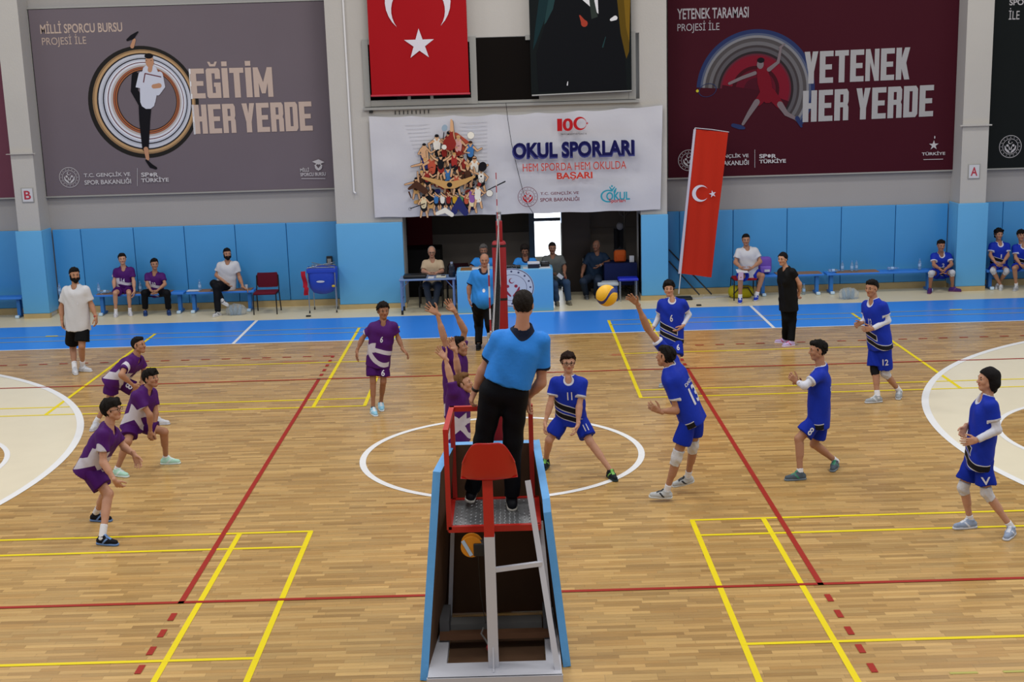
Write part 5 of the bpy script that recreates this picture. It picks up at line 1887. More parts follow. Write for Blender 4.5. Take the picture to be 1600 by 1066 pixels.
person('long-haired boy in blue jersey walking at the right edge with white knee pads', dict(
    hd=(1543, 594, 0), nk=(1541, 617, 0), sR=(1533, 632, .16), sL=(1549, 634, -.16), eR=(1522, 662, .2), wR=(1508, 668, .05), tR=(1503, 679, .0), eL=(1558, 672, -.2), wL=(1526, 688, -.22), tL=(1500, 693, -.25),
    hR=(1522, 716, .08), hL=(1537, 719, -.08), kR=(1505, 762, .1), kL=(1541, 770, -.1), aR=(1516, 812, 'g'), aL=(1580, 824, 'g'), oR=(1488, 824, 'g'), oL=(1567, 846, 'g')),
    yaw=-86, pitch=-4, s=1.0, build=.88, res=.011, skin=SK2, hair='bob', hcol='120f10', top=BLU, bottom=('shorts', '122a98', .72), socks=.15, shoe=('8e9cb4', 'c6cad2'), tongue='c9ced8', armsl=(.0, .95), knee=('c3c3c8', 'c3c3c8'), curl=(30, 18), shortnum=('V', 'L', (-.3, -1, 0), .09, .08))

# referees and coaches
person('bearded coach in white t-shirt and black shorts standing at far left', dict(
    hd=(116.5, 430, 0), nk=(119, 446, 0), sR=(101, 454, .03), sL=(136, 453, -.03), eR=(96, 480, .03), wR=(97, 502, -.05), tR=(99, 515, -.07), eL=(143, 477, 0), wL=(150, 496, -.08), tL=(151, 509, -.1),
    hR=(113, 507, .02), hL=(130, 507, -.02), kR=(114, 543, 0), kL=(128, 541, 0), aR=(116.5, 575, 'g'), aL=(129, 572, 'g'), oR=(118.5, 584, 'g'), oL=(140, 579, 'g')),
    yaw=30, pitch=3, s=1.04, build=1.12, skin=SK1, hair='short', hcol='100d0c', beard=1.3, top=('tee', 'c2c2c6', None), bottom=('shorts', '0a0b0d', .78), socks=.28, shoe=('c6c8ce', 'c6c8ce'), tongue='b0b4bc', watch=('L', 'a8302c'), curl=(35, 25), num=('•', .08, .36, .11, .40), sleeve=.7)
person('second referee in light blue polo and black trousers blowing a whistle by the far post', dict(
    hd=(757, 407, 0), nk=(756, 420, 0), sR=(740, 428, 0), sL=(772, 427, 0), eR=(733, 449, 0), wR=(733, 467, -.03), tR=(735, 480, -.06), eL=(778, 449, 0), wL=(777, 467, -.05), tL=(776, 480, -.07),
    hR=(747, 478, 0), hL=(764, 478, 0), kR=(748, 510, 0), kL=(765, 508, 0), aR=(748, 537, 'g'), aL=(769, 534, 'g'), oR=(747, 545, 'g'), oL=(770, 541, 'g')),
    yaw=0, pitch=3, s=1.0, build=1.22, belly=1.0, skin='a1735c', hair='receding', hcol='5d5550', beard=.0, top=('polo', '2c80d2', '10162c'), bottom=('trousers', '08090c'), socks=0, shoe=('0d0d10', '0a0a0c'), tuck=True, num=('●', -.02, .27, .03, .33), sleeve=.8, cuffc=.02)
person('first referee in blue polo standing on the red referee stand, seen from behind', dict(
    hd=(818, 478, 0), nk=(819, 505, 0), sL=(782, 529, 0), sR=(845, 532, 0), eL=(756, 577, .08), wL=(742, 611, .15), tL=(733, 633, .16), eR=(846, 597, .06), wR=(826, 620, .14), tR=(823, 637, .16),
    hL=(771, 610, 0), hR=(806, 612, 0), kL=(756, 686, .02), kR=(801, 690, .02), aL=(738, 765, .14), aR=(800, 776, .03), oL=(741, 756, .33), oR=(797, 762, .22)),
    Y=-.95, yaw=176, pitch=6, s=1.06, build=1.05, res=.009, skin='b08068', hair='crop', hcol='1c1714', top=('polo', '2c7ed6', '10182e'), bottom=('trousers', '07080e'), socks=.0, shoe=('16171c', 'b9b6ac'), tuck=True, watch=('L', '101012'), curl=(30, 35), sleeve=.66, hem=.06, palm=((0, .2, -1), (0, .2, -1)))
person('woman in black top and trousers standing with hands behind her back', dict(
    hd=(1223, 405, 0), nk=(1227, 420, .02), sR=(1222, 424, .12), sL=(1237, 425, -.12), eR=(1237, 444, .2), wR=(1246, 457, .12), tR=(1248, 464, .08), eL=(1249, 443, -.1), wL=(1249, 456, .0), tL=(1246, 464, .04),
    hR=(1226, 466, .06), hL=(1237, 467, -.06), kR=(1228, 499, .0), kL=(1238, 500, 0), aR=(1227, 529, 'g'), aL=(1236, 533, 'g'), oR=(1217, 534, 'g'), oL=(1224, 540, 'g')),
    yaw=-42, pitch=5, s=.95, build=1.0, gender='f', skin=SK2, hair='tied', hcol='120e10', top=('blouse', '090a0c', None), bottom=('trousers', '08090b'), socks=0, shoe=('b9a6cf', 'd2c6da'), tongue='b04a6a', sleeve=.42, hem=.22)

# far bench, left
seatk = dict(res=.013)
person('boy in purple number 14 jersey seated on the left bench', dict(
    hd=(191, 405, 0), nk=(192.5, 418, .05), sR=(181, 424, .05), sL=(206, 422, .05), eR=(178, 440, -.02), wR=(179, 454, -.1), tR=(178, 462, -.15), eL=(209, 440, 0), wL=(210, 455, -.08), tL=(209, 464, -.12),
    hR=(187, 452, .12), hL=(201, 451, .12), kR=(180, 458, -.28), kL=(201.5, 458, -.28), aR=(181, 488, 'g'), aL=(203, 486, 'g'), oR=(180, 495, 'g'), oL=(205, 493, 'g')),
    Y=15.5, yaw=18, s=.97, build=.92, skin=SK2, hair='short', hcol='1a1310', top=PUR, bottom=('shorts', '401157', .65), socks=.2, shoe=('c4c4ca', 'c8c8ce'), num=('14', -.03, .18, .05, .28), **seatk)
person('boy in purple number 10 jersey and black leggings seated on the left bench', dict(
    hd=(241.5, 413, 0), nk=(241.5, 427, .06), sR=(231, 431, .05), sL=(253, 431, .05), eR=(230, 445, -.08), wR=(236, 454, -.25), tR=(241, 459, -.28), eL=(258, 444, -.08), wL=(246, 454, -.25), tL=(241, 459, -.3),
    hR=(236, 456, .12), hL=(250, 456, .12), kR=(226, 458, -.28), kL=(261, 458, -.28), aR=(227, 486, 'g'), aL=(263.5, 485, 'g'), oR=(227, 494, 'g'), oL=(265, 492, 'g')),
    Y=15.5, yaw=22, pitch=3, s=.95, build=.9, skin=SK1, hair='short', hcol='15100e', top=PUR, bottom=('leggings', '0e0f12'), socks=.05, shoe=('22345e', '2f4a80'), num=('10', -.03, .18, .04, .26), **seatk)
person('bearded man in white t-shirt seated on the left bench with legs crossed', dict(
    hd=(355, 397, 0), nk=(356, 410, .04), sR=(343, 415, .04), sL=(369, 413, .04), eR=(338, 430, .02), wR=(353, 442, -.12), tR=(359, 448, -.15), eL=(374, 433, .05), wL=(380, 449, -.02), tL=(388, 454, -.05),
    hR=(348, 447, .1), hL=(359, 447, .1), kR=(338, 449, -.30), kL=(334, 443, -.25), aR=(340.5, 487, 'g'), aL=(346, 468, -.38), oR=(334, 494, 'g'), oL=(353, 474, -.45)),
    Y=15.5, yaw=22, pitch=2, s=1.0, build=1.12, skin=SK1, hair='crop', hcol='14100f', beard=1.0, top=('tee', 'c0c0c4', None), bottom=('trousers', '101116'), socks=.1, shoe=('b8b8ba', 'c4c4c6'), tongue='33343a', sleeve=.62, **seatk)

# officials behind the desk
person('bespectacled man in beige polo with red lanyard seated at the small side table', dict(
    hd=(674.5, 394, 0), nk=(675, 406, .04), sR=(664, 411, .04), sL=(688, 411, .04), eR=(661, 424, -.05), wR=(671, 427, -.3), tR=(677, 430, -.33), eL=(691, 424, -.05), wL=(681, 427, -.3), tL=(674, 430, -.33),
    hR=(669, 445, .08), hL=(681, 445, .08), kR=(666, 446, -.32), kL=(685, 446, -.32), aR=(672, 478, 'g'), aL=(679, 478, 'g'), oR=(671, 485, 'g'), oL=(680, 485, 'g')),
    Y=15.3, yaw=5, pitch=8, s=.96, build=1.08, skin='a87c66', hair='receding', hcol='8a8480', glasses='4a4a4a', top=('polo', 'b09c82', None), bottom=('trousers', '3a4048'), socks=0, shoe=('101012', '0c0c0e'), sleeve=.75, **seatk)
person('grey-haired scorer in blue polo behind the desk, partly hidden by the second referee', dict(
    hd=(755.5, 391, 0), nk=(756, 403, .04), sR=(743, 408, .04), sL=(769, 408, .04), eR=(735, 419, -.05), wR=(746, 419, -.3), tR=(753, 420, -.35), eL=(778, 419, -.05), wL=(768, 420, -.3), tL=(762, 421, -.33),
    hR=(748, 446, .08), hL=(762, 446, .08)),
    Y=15.45, yaw=0, pitch=8, s=1.0, build=1.1, skin='8f6450', hair='short', hcol='5a5654', beard=.6, top=('polo', '2c7ecc', '10162c'), nolegs=True, sleeve=.75, hem=.0, **seatk)
person('long-haired scorer in blue polo writing behind the desk, right of the net post', dict(
    hd=(820, 391, 0), nk=(821, 402, .06), sR=(808, 408, .05), sL=(834, 408, .05), eR=(803, 420, -.05), wR=(814, 421, -.3), tR=(821, 422, -.34), eL=(840, 420, -.05), wL=(830, 421, -.3), tL=(824, 422, -.34),
    hR=(813, 446, .1), hL=(828, 446, .1)),
    Y=15.45, yaw=0, pitch=24, s=1.0, build=1.05, skin='8c614c', hair='shaggy', hcol='1c1614', top=('polo', '2c7ecc', '10162c'), nolegs=True, sleeve=.75, hem=.0, **seatk)
person('man in grey polo and jeans seated beside the right end of the desk', dict(
    hd=(863, 388, 0), nk=(864, 400, .04), sR=(852, 405, .04), sL=(876, 404, .0), eR=(849, 420, -.02), wR=(862, 428, -.22), tR=(870, 431, -.25), eL=(882, 417, -.03), wL=(882, 428, -.25), tL=(886, 436, -.32),
    hR=(862, 440, .08), hL=(872, 439, .08), kR=(866, 445, -.35), kL=(885, 442, -.35), aR=(870, 470, 'g'), aL=(888, 469, 'g'), oR=(872, 477, 'g'), oL=(892, 476, 'g')),
    Y=15.45, yaw=5, pitch=5, s=1.0, build=1.1, skin='7d5643', hair='crop', hcol='191412', beard=.6, top=('tee', '4f5250', None), bottom=('trousers', '33465f'), socks=0, shoe=('6a6456', '77715f'), sleeve=.72, **seatk)
person('balding man in dark navy polo seated in the shade of the doorway', dict(
    hd=(932, 384, 0), nk=(933, 396, .04), sR=(920, 400, .04), sL=(945, 400, .04), eR=(912, 417, .0), wR=(909, 431, -.2), tR=(909, 440, -.25), eL=(951, 409, .0), wL=(937, 415, -.2), tL=(931, 420, -.25),
    hR=(923, 433, .08), hL=(934, 433, .08), kR=(911, 440, -.32), kL=(934, 439, -.32), aR=(916, 460, 'g'), aL=(932, 460, 'g'), oR=(917, 466, 'g'), oL=(934, 466, 'g')),
    Y=16.1, yaw=-38, pitch=5, s=1.0, build=1.1, skin='7d5643', hair='receding', hcol='4a4440', top=('tee', '1a2c42', None), bottom=('trousers', '222c3c'), socks=0, shoe=('55575a', '6a6c70'), sleeve=.75, watch=('L', 'a8a8a8'), **seatk)

# right side bench
person('man in white t-shirt and blue shorts seated on a red chair, holding papers', dict(
    hd=(1165.5, 375, 0), nk=(1166.5, 388, .04), sR=(1154, 393, .04), sL=(1181, 392, .04), eR=(1149, 410, -.02), wR=(1157, 418, -.25), tR=(1163, 422, -.3), eL=(1188, 409, -.02), wL=(1175, 419, -.25), tL=(1168, 423, -.3),
    hR=(1163, 428, .08), hL=(1177, 427, .08), kR=(1157, 433, -.38), kL=(1191, 431, -.35), aR=(1156.5, 466, 'g'), aL=(1182, 462, 'g'), oR=(1156, 474, 'g'), oL=(1179, 470, 'g')),
    Y=15.1, yaw=-4, pitch=4, s=1.03, build=1.1, skin=SK1, hair='crop', hcol='16110f', top=('tee', 'c2c2c6', None), bottom=('shorts', '1a2ca0', .6), socks=.2, shoe=('2038b0', 'b8bcc8'), sleeve=.62, **seatk)
person('boy in blue number 2 jersey seated alone on the right bench, elbows on knees', dict(
    hd=(1470.5, 384, -.1), nk=(1470, 396, 0), sR=(1460, 400, .0), sL=(1481, 400, .0), eR=(1459, 414, -.12), wR=(1469, 421, -.35), tR=(1473, 426, -.38), eL=(1487, 413, -.12), wL=(1477, 421, -.35), tL=(1473, 427, -.38),
    hR=(1464, 426, .12), hL=(1478, 426, .12), kR=(1455, 427, -.3), kL=(1488, 426, -.3), aR=(1453, 451, 'g'), aL=(1488, 449, 'g'), oR=(1451, 458, 'g'), oL=(1497, 454, 'g')),
    Y=15.5, yaw=0, pitch=8, s=.97, build=.92, skin='9c6c54', hair='short', hcol='15100e', top=BLU, bottom=('shorts', '122a98', .55), socks=0, shoe=('43286a', '5a2a5e'), knee=('b9b9be', 'b9b9be'), num=('2', -.02, .2, .03, .28), **seatk)
person('boy in blue jersey with crossed ankles, seated just right of the pillar with letter A', dict(
    hd=(1560.5, 366, 0), nk=(1560.5, 379, .04), sR=(1550, 384, .04), sL=(1573, 384, .04), eR=(1547, 399, -.03), wR=(1556, 411, -.22), tR=(1562, 416, -.26), eL=(1575, 399, -.03), wL=(1567, 411, -.22), tL=(1561, 416, -.26),
    hR=(1554, 414, .12), hL=(1567, 414, .12), kR=(1551, 423, -.33), kL=(1573, 424, -.33), aR=(1564, 446, 'g'), aL=(1559, 444, 'g'), oR=(1563, 453, 'g'), oL=(1557, 450, 'g')),
    Y=15.5, yaw=3, pitch=6, s=.97, build=.9, skin=SK1, hair='shaggy', hcol='0f0d0d', top=BLU, bottom=('shorts', '122a98', .55), socks=0, shoe=('b4b6b8', 'c0c2c4'), knee=('b9b9be', 'b9b9be'), num=('1', -.012, .2, .012, .28), **seatk)
person('smiling boy in blue jersey cut by the right edge of the photo', dict(
    hd=(1595.5, 368, 0), nk=(1597, 381, .04), sR=(1586, 387, .04), sL=(1609, 387, .04), eR=(1587, 403, -.03), wR=(1595, 414, -.2), tR=(1600, 419, -.26), eL=(1614, 403, -.03), wL=(1606, 413, -.2), tL=(1600, 418, -.26),
    hR=(1591, 415, .12), hL=(1604, 415, .12), kR=(1585, 419, -.33), kL=(1611, 419, -.33), aR=(1588, 447, 'g'), aL=(1612, 445, 'g'), oR=(1584, 454, 'g'), oL=(1613, 452, 'g')),
    Y=15.5, yaw=-5, pitch=2, s=.98, build=.9, skin=SK1, hair='fringe', hcol='14100f', top=BLU, bottom=('shorts', '122a98', .55), socks=.18, shoe=('9a9ca0', 'b4b6ba'), **seatk)
for k_, v_ in LENS.items(): pass

# ================================================================== NET, POSTS, REFEREE STAND
M_REDP = mat('red_post_padding', '8f1019', 0.5, bump=.2, bscale=10)
M_REDM = mat('red_painted_steel', 'b3241c', 0.35)
M_WHM = mat('white_painted_steel', 'bfc0c8', 0.35, vary=.05)
M_CHROME = mat('chrome_steel', 'a8acb0', 0.25, metal=.9)
M_PLY = mat('dark_brown_board', '5c4534', 0.7, vary=.15, vscale=4)
M_GREYV = mat('grey_vinyl_back', '9b9a92', 0.6)
M_PADB = mat('sky_blue_vinyl', '5a9fda', 0.45, bump=.4, bscale=9)


def stripes(parent, X, Y, z0, z1, off):
    n = int(round((z1 - z0) / .1))
    for c in (0, 1):
        mb = MB()
        for i in range(n):
            if i % 2 == c:
                mb.tube([(X, Y, z0 + i * (z1 - z0) / n), (X, Y, z0 + (i + 1) * (z1 - z0) / n)], .0075, n=8)
        mb.build('red_bands' if c == 0 else 'white_bands', mat('antenna_red', 'a02630', .4) if c == 0 else mat('antenna_white', 'c9c9cf', .4), parent, off=off)


def net_post(Y, label, zt, straps=True):
    t = thing('volleyball_post', label, 'post', (0.0, Y, 0))
    off = t.location
    sg = 1 if Y > 4 else -1
    MB().tube([(0, Y, 0), (0, Y, 2.52)], .042, n=16).build('pole', M_CHROME, t, off=off)
    MB().box((-.125, Y - .12, .02), (.105, Y + .12, zt), bev=.05).build('padding', M_REDP, t, off=off)
    MB().box((-.05, Y - .055, zt - .01), (.055, Y + .055, 2.38), bev=.02).build('upper_padding', M_REDP, t, off=off)
    for z in ((.5, 1.05, zt - .1) if straps else ()):
        MB().box((-.128, Y - .123, z), (.108, Y + .123, z + .06), bev=.05).build('strap', M_BLACK, t, off=off)
    MB().box((-.03, Y - .05, 2.40), (.03, Y + .04, 2.48), bev=.008).build('rope_head', M_WHM, t, off=off)
    return t


net_post(9.90, 'red padded volleyball post at the far side of the court, beside the second referee', 2.04)
net_post(-.22, 'red padded volleyball post at the near side, between the legs of the first referee', 2.04)

nt = thing('volleyball_net', 'black volleyball net with white top tape seen edge-on along the centre line', 'net', (0, 4.5, 1.43))
off = nt.location
nb = MB()
for i in range(97):
    y = -.1 + i * .1
    nb.box((-.002, y, 1.43), (.002, y + .004, 2.40))
for i in range(11):
    z = 1.43 + i * .097
    nb.box((-.002, -.15, z), (.002, 9.75, z + .004))
nb.build('netting', M_BLACK, nt, off=off)
MB().box((-.006, -.15, 2.37), (.006, 9.80, 2.44)).build('top_tape', mat('net_tape_white', 'cfcfd4', .6), nt, off=off)
MB().box((-.005, -.15, 1.41), (.005, 9.80, 1.46)).build('bottom_tape', mat('net_tape_grey', '5a5a5e', .6), nt, off=off)
MB().tube([(0, -.2, 2.44), (0, 9.9, 2.455)], .004, n=6).build('cable', M_BLACK, nt, off=off)
for Y in (.03, 8.97):
    MB().box((-.008, Y - .03, 1.43), (.008, Y + .03, 2.42)).build('side_band', mat('net_tape_white', 'cfcfd4', .6), nt, off=off)
for Y, lb in ((.0, 'near red and white net antenna, left of the first referee\'s shoulder'), (9.0, 'far red and white net antenna rising in front of the white banner')):
    a = thing('net_antenna', lb, 'antenna', (-.012, Y, 1.43))
    MB().tube([(-.012, Y, 1.43), (-.012, Y, 2.3)], .0065, n=8).build('sleeve', M_BLACK, a, off=a.location)
    stripes(a, -.012, Y, 2.3, 3.1 if Y < 1 else 3.23, a.location)

# ---- referee stand
rs = thing('referee_stand', 'red and white steel referee stand with red shell seat inside blue padding', 'referee stand', (0, -1.2, 0))
off = rs.location


def bar(mb, a, b, w_, h_=None, mi=0):
    a, b = Vector(a), Vector(b)
    d = (b - a).normalized()
    upv = Vector((0, 0, 1)) if abs(d.z) < .95 else Vector((0, 1, 0))
    sx_ = d.cross(upv).normalized(); sz_ = sx_.cross(d)
    h_ = h_ or w_
    P = []
    for p in (a, b):
        for u_, v_ in ((-1, -1), (1, -1), (1, 1), (-1, 1)):
            P.append(p + sx_ * u_ * w_ / 2 + sz_ * v_ * h_ / 2)
    mb.add(P, [(0, 3, 2, 1), (4, 5, 6, 7), (0, 1, 5, 4), (1, 2, 6, 5), (2, 3, 7, 6), (3, 0, 4, 7)], mi)
    return mb


bs = MB()
bs.prism([(-.565, -1.86), (.495, -1.86), (.495, -.55), (.375, -.55), (.375, -1.60), (-.425, -1.60), (-.425, -.55), (-.545, -.55)], .02, .10)
bs.box((-.57, -1.87, .0), (.50, -1.845, .10))
bs.build('base_frame', M_WHM, rs, off=off)
MB().box((-.42, -1.60, .004), (.37, -.52, .02)).build('base_board', M_PLY, rs, off=off)
MB().box((-.44, -.95, .06), (.36, -.80, .14)).build('cross_bar', mat('grey_steel', '6d6c6a', .5), rs, off=off)
MB().box((-.50, -1.22, .12), (.42, -1.13, .17)).build('wooden_bar', mat('brown_plank', '6b4c38', .6, vary=.15), rs, off=off)
for x0, x1 in ((-.50, -.42), (.37, .45)):
    MB().box((x0, -1.15, .10), (x1, -.8, .26)).build('weight', mat('weight_grey', '5a5a5c', .6), rs, off=off)
bar(MB(), (-.045, -1.67, .08), (-.045, -1.67, 1.20), .083).build('lower_column', M_WHM, rs, off=off)
bar(MB(), (-.045, -1.67, 1.20), (-.045, -1.67, 1.66), .080).build('upper_column', M_REDM, rs, off=off)
bar(bar(MB(), (-.045, -1.73, .10), (-.045, -1.67, .34), .012, .05), (-.045, -1.80, .10), (-.045, -1.67, .10), .012, .02).build('gusset', M_WHM, rs, off=off)
ld = bar(MB(), (.465, -1.76, .08), (.27, -1.33, 1.53), .045, .05)
ld.build('ladder_rail', M_WHM, rs, off=off)
bar(MB(), (-.01, -1.66, .91), (.36, -1.53, .90), .035).build('rung', M_WHM, rs, off=off)
bar(MB(), (.44, -1.45, .08), (.37, -1.15, 1.12), .035).build('support_leg', M_WHM, rs, off=off)
bar(MB(), (-.44, -.62, .08), (-.37, -.64, 1.12), .035).build('support_leg', M_WHM, rs, off=off)
# platform with raised lozenges
pt = MB().box((-.35, -1.29, 1.12), (.33, -.64, 1.145))
for i in range(17):
    for j in range(16):
        cx, cy_ = -.325 + i * .04, -1.26 + j * .04
        a = (1 if (i + j) % 2 else -1) * .8
        dx, dy = .016 * math.cos(a), .016 * math.sin(a)
        px_, py_ = -.004 * math.sin(a), .004 * math.cos(a)
        pt.add([(cx - dx, cy_ - dy, 1.145), (cx + px_, cy_ + py_, 1.145), (cx + dx, cy_ + dy, 1.145), (cx - px_, cy_ - py_, 1.145), (cx, cy_, 1.149)], [(0, 4, 1), (1, 4, 2), (2, 4, 3), (3, 4, 0)])
pt.build('tread_plate', mat('tread_plate_steel', '8d9093', .38, metal=.7, vary=.25, vscale=7), rs, off=off)
fr = MB()
bar(fr, (-.38, -1.31, 1.13), (.36, -1.31, 1.13), .04, .05); bar(fr, (-.38, -.62, 1.13), (.36, -.62, 1.13), .04, .05)
bar(fr, (-.37, -1.31, 1.13), (-.37, -.62, 1.13), .04, .05); bar(fr, (.35, -1.31, 1.13), (.35, -.62, 1.13), .04, .05)
fr.build('platform_frame', M_REDM, rs, off=off)
gr = MB()
bar(gr, (-.375, -1.31, 1.13), (-.375, -1.31, 1.97), .04); bar(gr, (-.355, -.60, 1.13), (-.355, -.60, 1.97), .04); bar(gr, (.315, -.60, 1.13), (.315, -.60, 1.97), .04)
bar(gr, (-.375, -1.33, 1.95), (-.355, -.58, 1.95), .042); bar(gr, (-.375, -.60, 1.95), (.335, -.60, 1.95), .042)
gr.build('guard_rail', M_REDM, rs, off=off)
# shell seat: curved back seen from behind plus pan
sv, sf_ = [], []
nu, nv_ = 20, 22
for j in range(nv_ + 1):
    v_ = j / nv_
    for i in range(nu + 1):
        u_ = i / nu * 2 - 1
        if v_ < .5:      # pan
            k_ = v_ / .5
            y = -1.22 - .36 * k_; z = 1.66 + .02 * (1 - k_) + .012 * u_ * u_ ; hw = .20 + .025 * k_
        else:
            k_ = (v_ - .5) / .5
            y = -1.58 - .10 * k_ ** .6; z = 1.66 + .33 * k_
            hw = .225 - .032 * k_
            cr = max(0.0, abs(u_) - .30) / .70
            z -= .19 * cr ** 3.0 * k_ ** 2
            z += .012 * u_ * u_ * (1 - k_)
            y += .07 * u_ * u_
        sv.append((-.03 + u_ * hw, y - .17, z + .01))
for j in range(nv_):
    for i in range(nu):
        a = j * (nu + 1) + i
        sf_.append((a, a + 1, a + nu + 2, a + nu + 1))
so = MB().add(sv, sf_, 0, True).build('seat', mat('red_shell_plastic', 'b01a14', .28), rs, off=off)
md = so.modifiers.new('thick', 'SOLIDIFY'); md.thickness = .012
md = so.modifiers.new('smooth', 'SUBSURF'); md.levels = md.render_levels = 1
# winch
c = atY(737, 852, -1.60)
wnc = MB()
Mx = Matrix.Translation((float(c[0]), -1.60, float(c[2]))) @ Matrix.Rotation(math.radians(90), 4, 'X')
wnc.lathe([(.02, -.045), (.085, -.045), (.085, -.035), (.045, -.03), (.045, .03), (.085, .035), (.085, .045), (.02, .045)], n=28, M=Mx)
wn_ = wnc.build('net_winch', mat('orange_winch', 'c07a12', .4), rs, off=off)
MB().box((float(c[0]) + .015, -1.66, float(c[2]) - .075), (-.08, -1.53, float(c[2]) + .03), bev=.01).build('bracket', M_BLACK, wn_, off=off)
lab = MB().box((-.085, -.003, -.014), (.055, .0, .014), M=Matrix.Translation((float(c[0]) - .028, -1.648, float(c[2]) - .02)) @ Matrix.Rotation(math.radians(62), 4, 'Y'))
lab.build('warning_label', mat('label_blue_white', '9fb6cf', .5), wn_, off=off)
MB().tube([(-.15, -1.4, 1.0), (-.14, -1.38, .6), (-.11, -1.3, .3)], .003, n=6).build('wire', M_BLACK, wn_, off=off)
hk = MB().tube([(-.13, -1.25, .24), (-.15, -1.28, .20), (-.11, -1.33, .16), (-.09, -1.36, .13)], .008, n=8)
hk.build('strap_end', mat('grey_strap', '6d6a66', .7), wn_, off=off)
MB().sphere((-.09, -1.38, .12), (.02, .015, .03)).build('hook', mat('red_hook', 'a32a30', .4), wn_, off=off)

# ---- blue padding round the post
pp = thing('post_padding', 'tall sky blue padding box open at the back around the near post', 'padding', (0, -1.0, 0))
off = pp.location


def slab(A, th, nm, mouter, minner, medge):
    """A: inner polygon corners (3D), offset outward along th vector"""
    n = len(A)
    th = Vector(th)
    In = [Vector(a) for a in A]
    Ou = [a + th for a in In]
    MB().add([*In, *Ou], [tuple(range(n)), tuple(range(n, 2 * n))[::-1]] and [tuple(range(n))], 0).add([*Ou], [tuple(range(n))[::-1]], 1).add([*In, *Ou], [(i, n + i, n + (i + 1) % n, (i + 1) % n) for i in range(n)], 2).build(nm, [minner, mouter, medge], pp, off=off)


slab([(-.34, -.50, 1.61), (-.43, -1.27, 1.60), (-.575, -1.70, 0.0), (-.47, -.42, 0.0)], (-.062, 0, .01), 'side_panel', M_PADB, M_PLY, M_PADB)
slab([(.325, -.50, 1.62), (.385, -1.22, 1.33), (.39, -1.30, 1.24), (.515, -1.53, 0.0), (.47, -.42, 0.0)], (.062, 0, .01), 'side_panel', M_GREYV, M_PLY, M_PADB)
slab([(-.36, -.50, 1.60), (.345, -.50, 1.60), (.49, -.42, .012), (-.49, -.42, .012)], (0, .06, .01), 'front_panel', M_PADB, M_PLY, M_PADB)
# small pink ball on the floor beside the padding
b_ = MB().sphere((0, 0, 0), .055)
p_ = atZ(683, 804, .055)
tag(b_.build('pink_ball', mat('pink_plastic', 'e0627a', .4), loc=tuple(float(x) for x in p_)), 'small pink ball on the floor left of the blue padding', 'ball')

# ---- volleyball in flight
vb = thing('volleyball', 'yellow and blue volleyball in the air in front of the spiking hand', 'ball', tuple(float(x) for x in atY(948, 462, 1.9)))
mv = bpy.data.materials.new('volleyball_cover'); mv.use_nodes = True
nt_ = mv.node_tree; pb_ = nt_.nodes['Principled BSDF']; pb_.inputs['Roughness'].default_value = .5
tcn = nt_.nodes.new('ShaderNodeTexCoord'); spn = nt_.nodes.new('ShaderNodeSeparateXYZ'); nt_.links.new(tcn.outputs['Object'], spn.inputs[0])
x_, y_, z_ = [N(nt_, spn.outputs[i]) for i in range(3)]
crv = (x_ * 32)._m('SINE') * .032
msk = ((z_ - (x_ * .55 + crv)).abs() < .020)
mxn = nt_.nodes.new('ShaderNodeMix'); mxn.data_type = 'RGBA'
mxn.inputs[6].default_value = lin('e3ac10'); mxn.inputs[7].default_value = lin('232a6c')
sm = ((z_ - (x_ * .55 + crv)).abs() - .045).abs() < .0012
nt_.links.new(msk.o, mxn.inputs[0])
mx2 = nt_.nodes.new('ShaderNodeMix'); mx2.data_type = 'RGBA'; mx2.inputs[7].default_value = lin('b5860c')
nt_.links.new(mxn.outputs[2], mx2.inputs[6]); nt_.links.new(sm.o, mx2.inputs[0]); nt_.links.new(mx2.outputs[2], pb_.inputs['Base Color'])
MB().sphere((0, 0, 0), .112, n=40).build('cover', mv, vb)

# ================================================================== FURNITURE ALONG THE WALL
M_BENCH = mat('blue_bench_steel', '2a6fb8', .4)
M_BSEAT = mat('blue_bench_seat', '3077d0', .4)
M_PLANK = mat('bench_plank', '8a6238', .5, vary=.15, vscale=5)
M_CAPW = mat('pale_blue_foot_cap', 'b9d3ea', .4)


def bench(x0, x1, label, plank=None, y0=15.42, z=.445, legs=None):
    t = thing('bench', label, 'bench', ((x0 + x1) / 2, y0 + .17, 0), 0, 'blue team benches along the wall')
    off = t.location
    MB().box((x0, y0, z - .045), (x1, y0 + .34, z), bev=.008).build('seat', M_BSEAT, t, off=off)
    if plank:
        MB().box((plank[0], y0 + .01, z), (plank[1], y0 + .33, z + .012)).build('seat_plank', M_PLANK, t, off=off)
    for lx in (legs or (x0 + .12, x1 - .12)):
        lg = MB()
        lg.box((lx - .035, y0 + .10, .05), (lx + .035, y0 + .22, z - .04))
        lg.box((lx - .03, y0 - .02, .01), (lx + .03, y0 + .38, .05))
        lo = lg.build('leg', M_BENCH, t, off=off)
        MB().box((lx - .04, y0 - .05, .005), (lx + .04, y0 + .02, .065), bev=.01).build('foot_cap', M_CAPW, lo, off=off)
    return t


bench(-12.0, -10.12, 'blue bench cut by the left edge, left of the pillar with letter B')
bench(-8.60, -6.72, 'blue bench with brown seat where the two purple boys sit', (-8.55, -7.0))
bench(-6.66, -5.24, 'blue bench with brown seat under the cross-legged man', (-6.4, -5.3))
bench(5.36, 6.74, 'blue bench with brown seat behind the woman in black', (5.75, 6.7))
bench(6.80, 9.10, 'blue bench with a loose brown plank left of the boy in blue number 2', (7.0, 7.9))
bench(10.15, 12.2, 'blue bench under the two boys at the right edge', None, z=.41)
# a short stretch of bench end left of the first bench behind the coach
M_MAROON = mat('maroon_upholstery', '5a1626', .8, bump=.3, bscale=90)


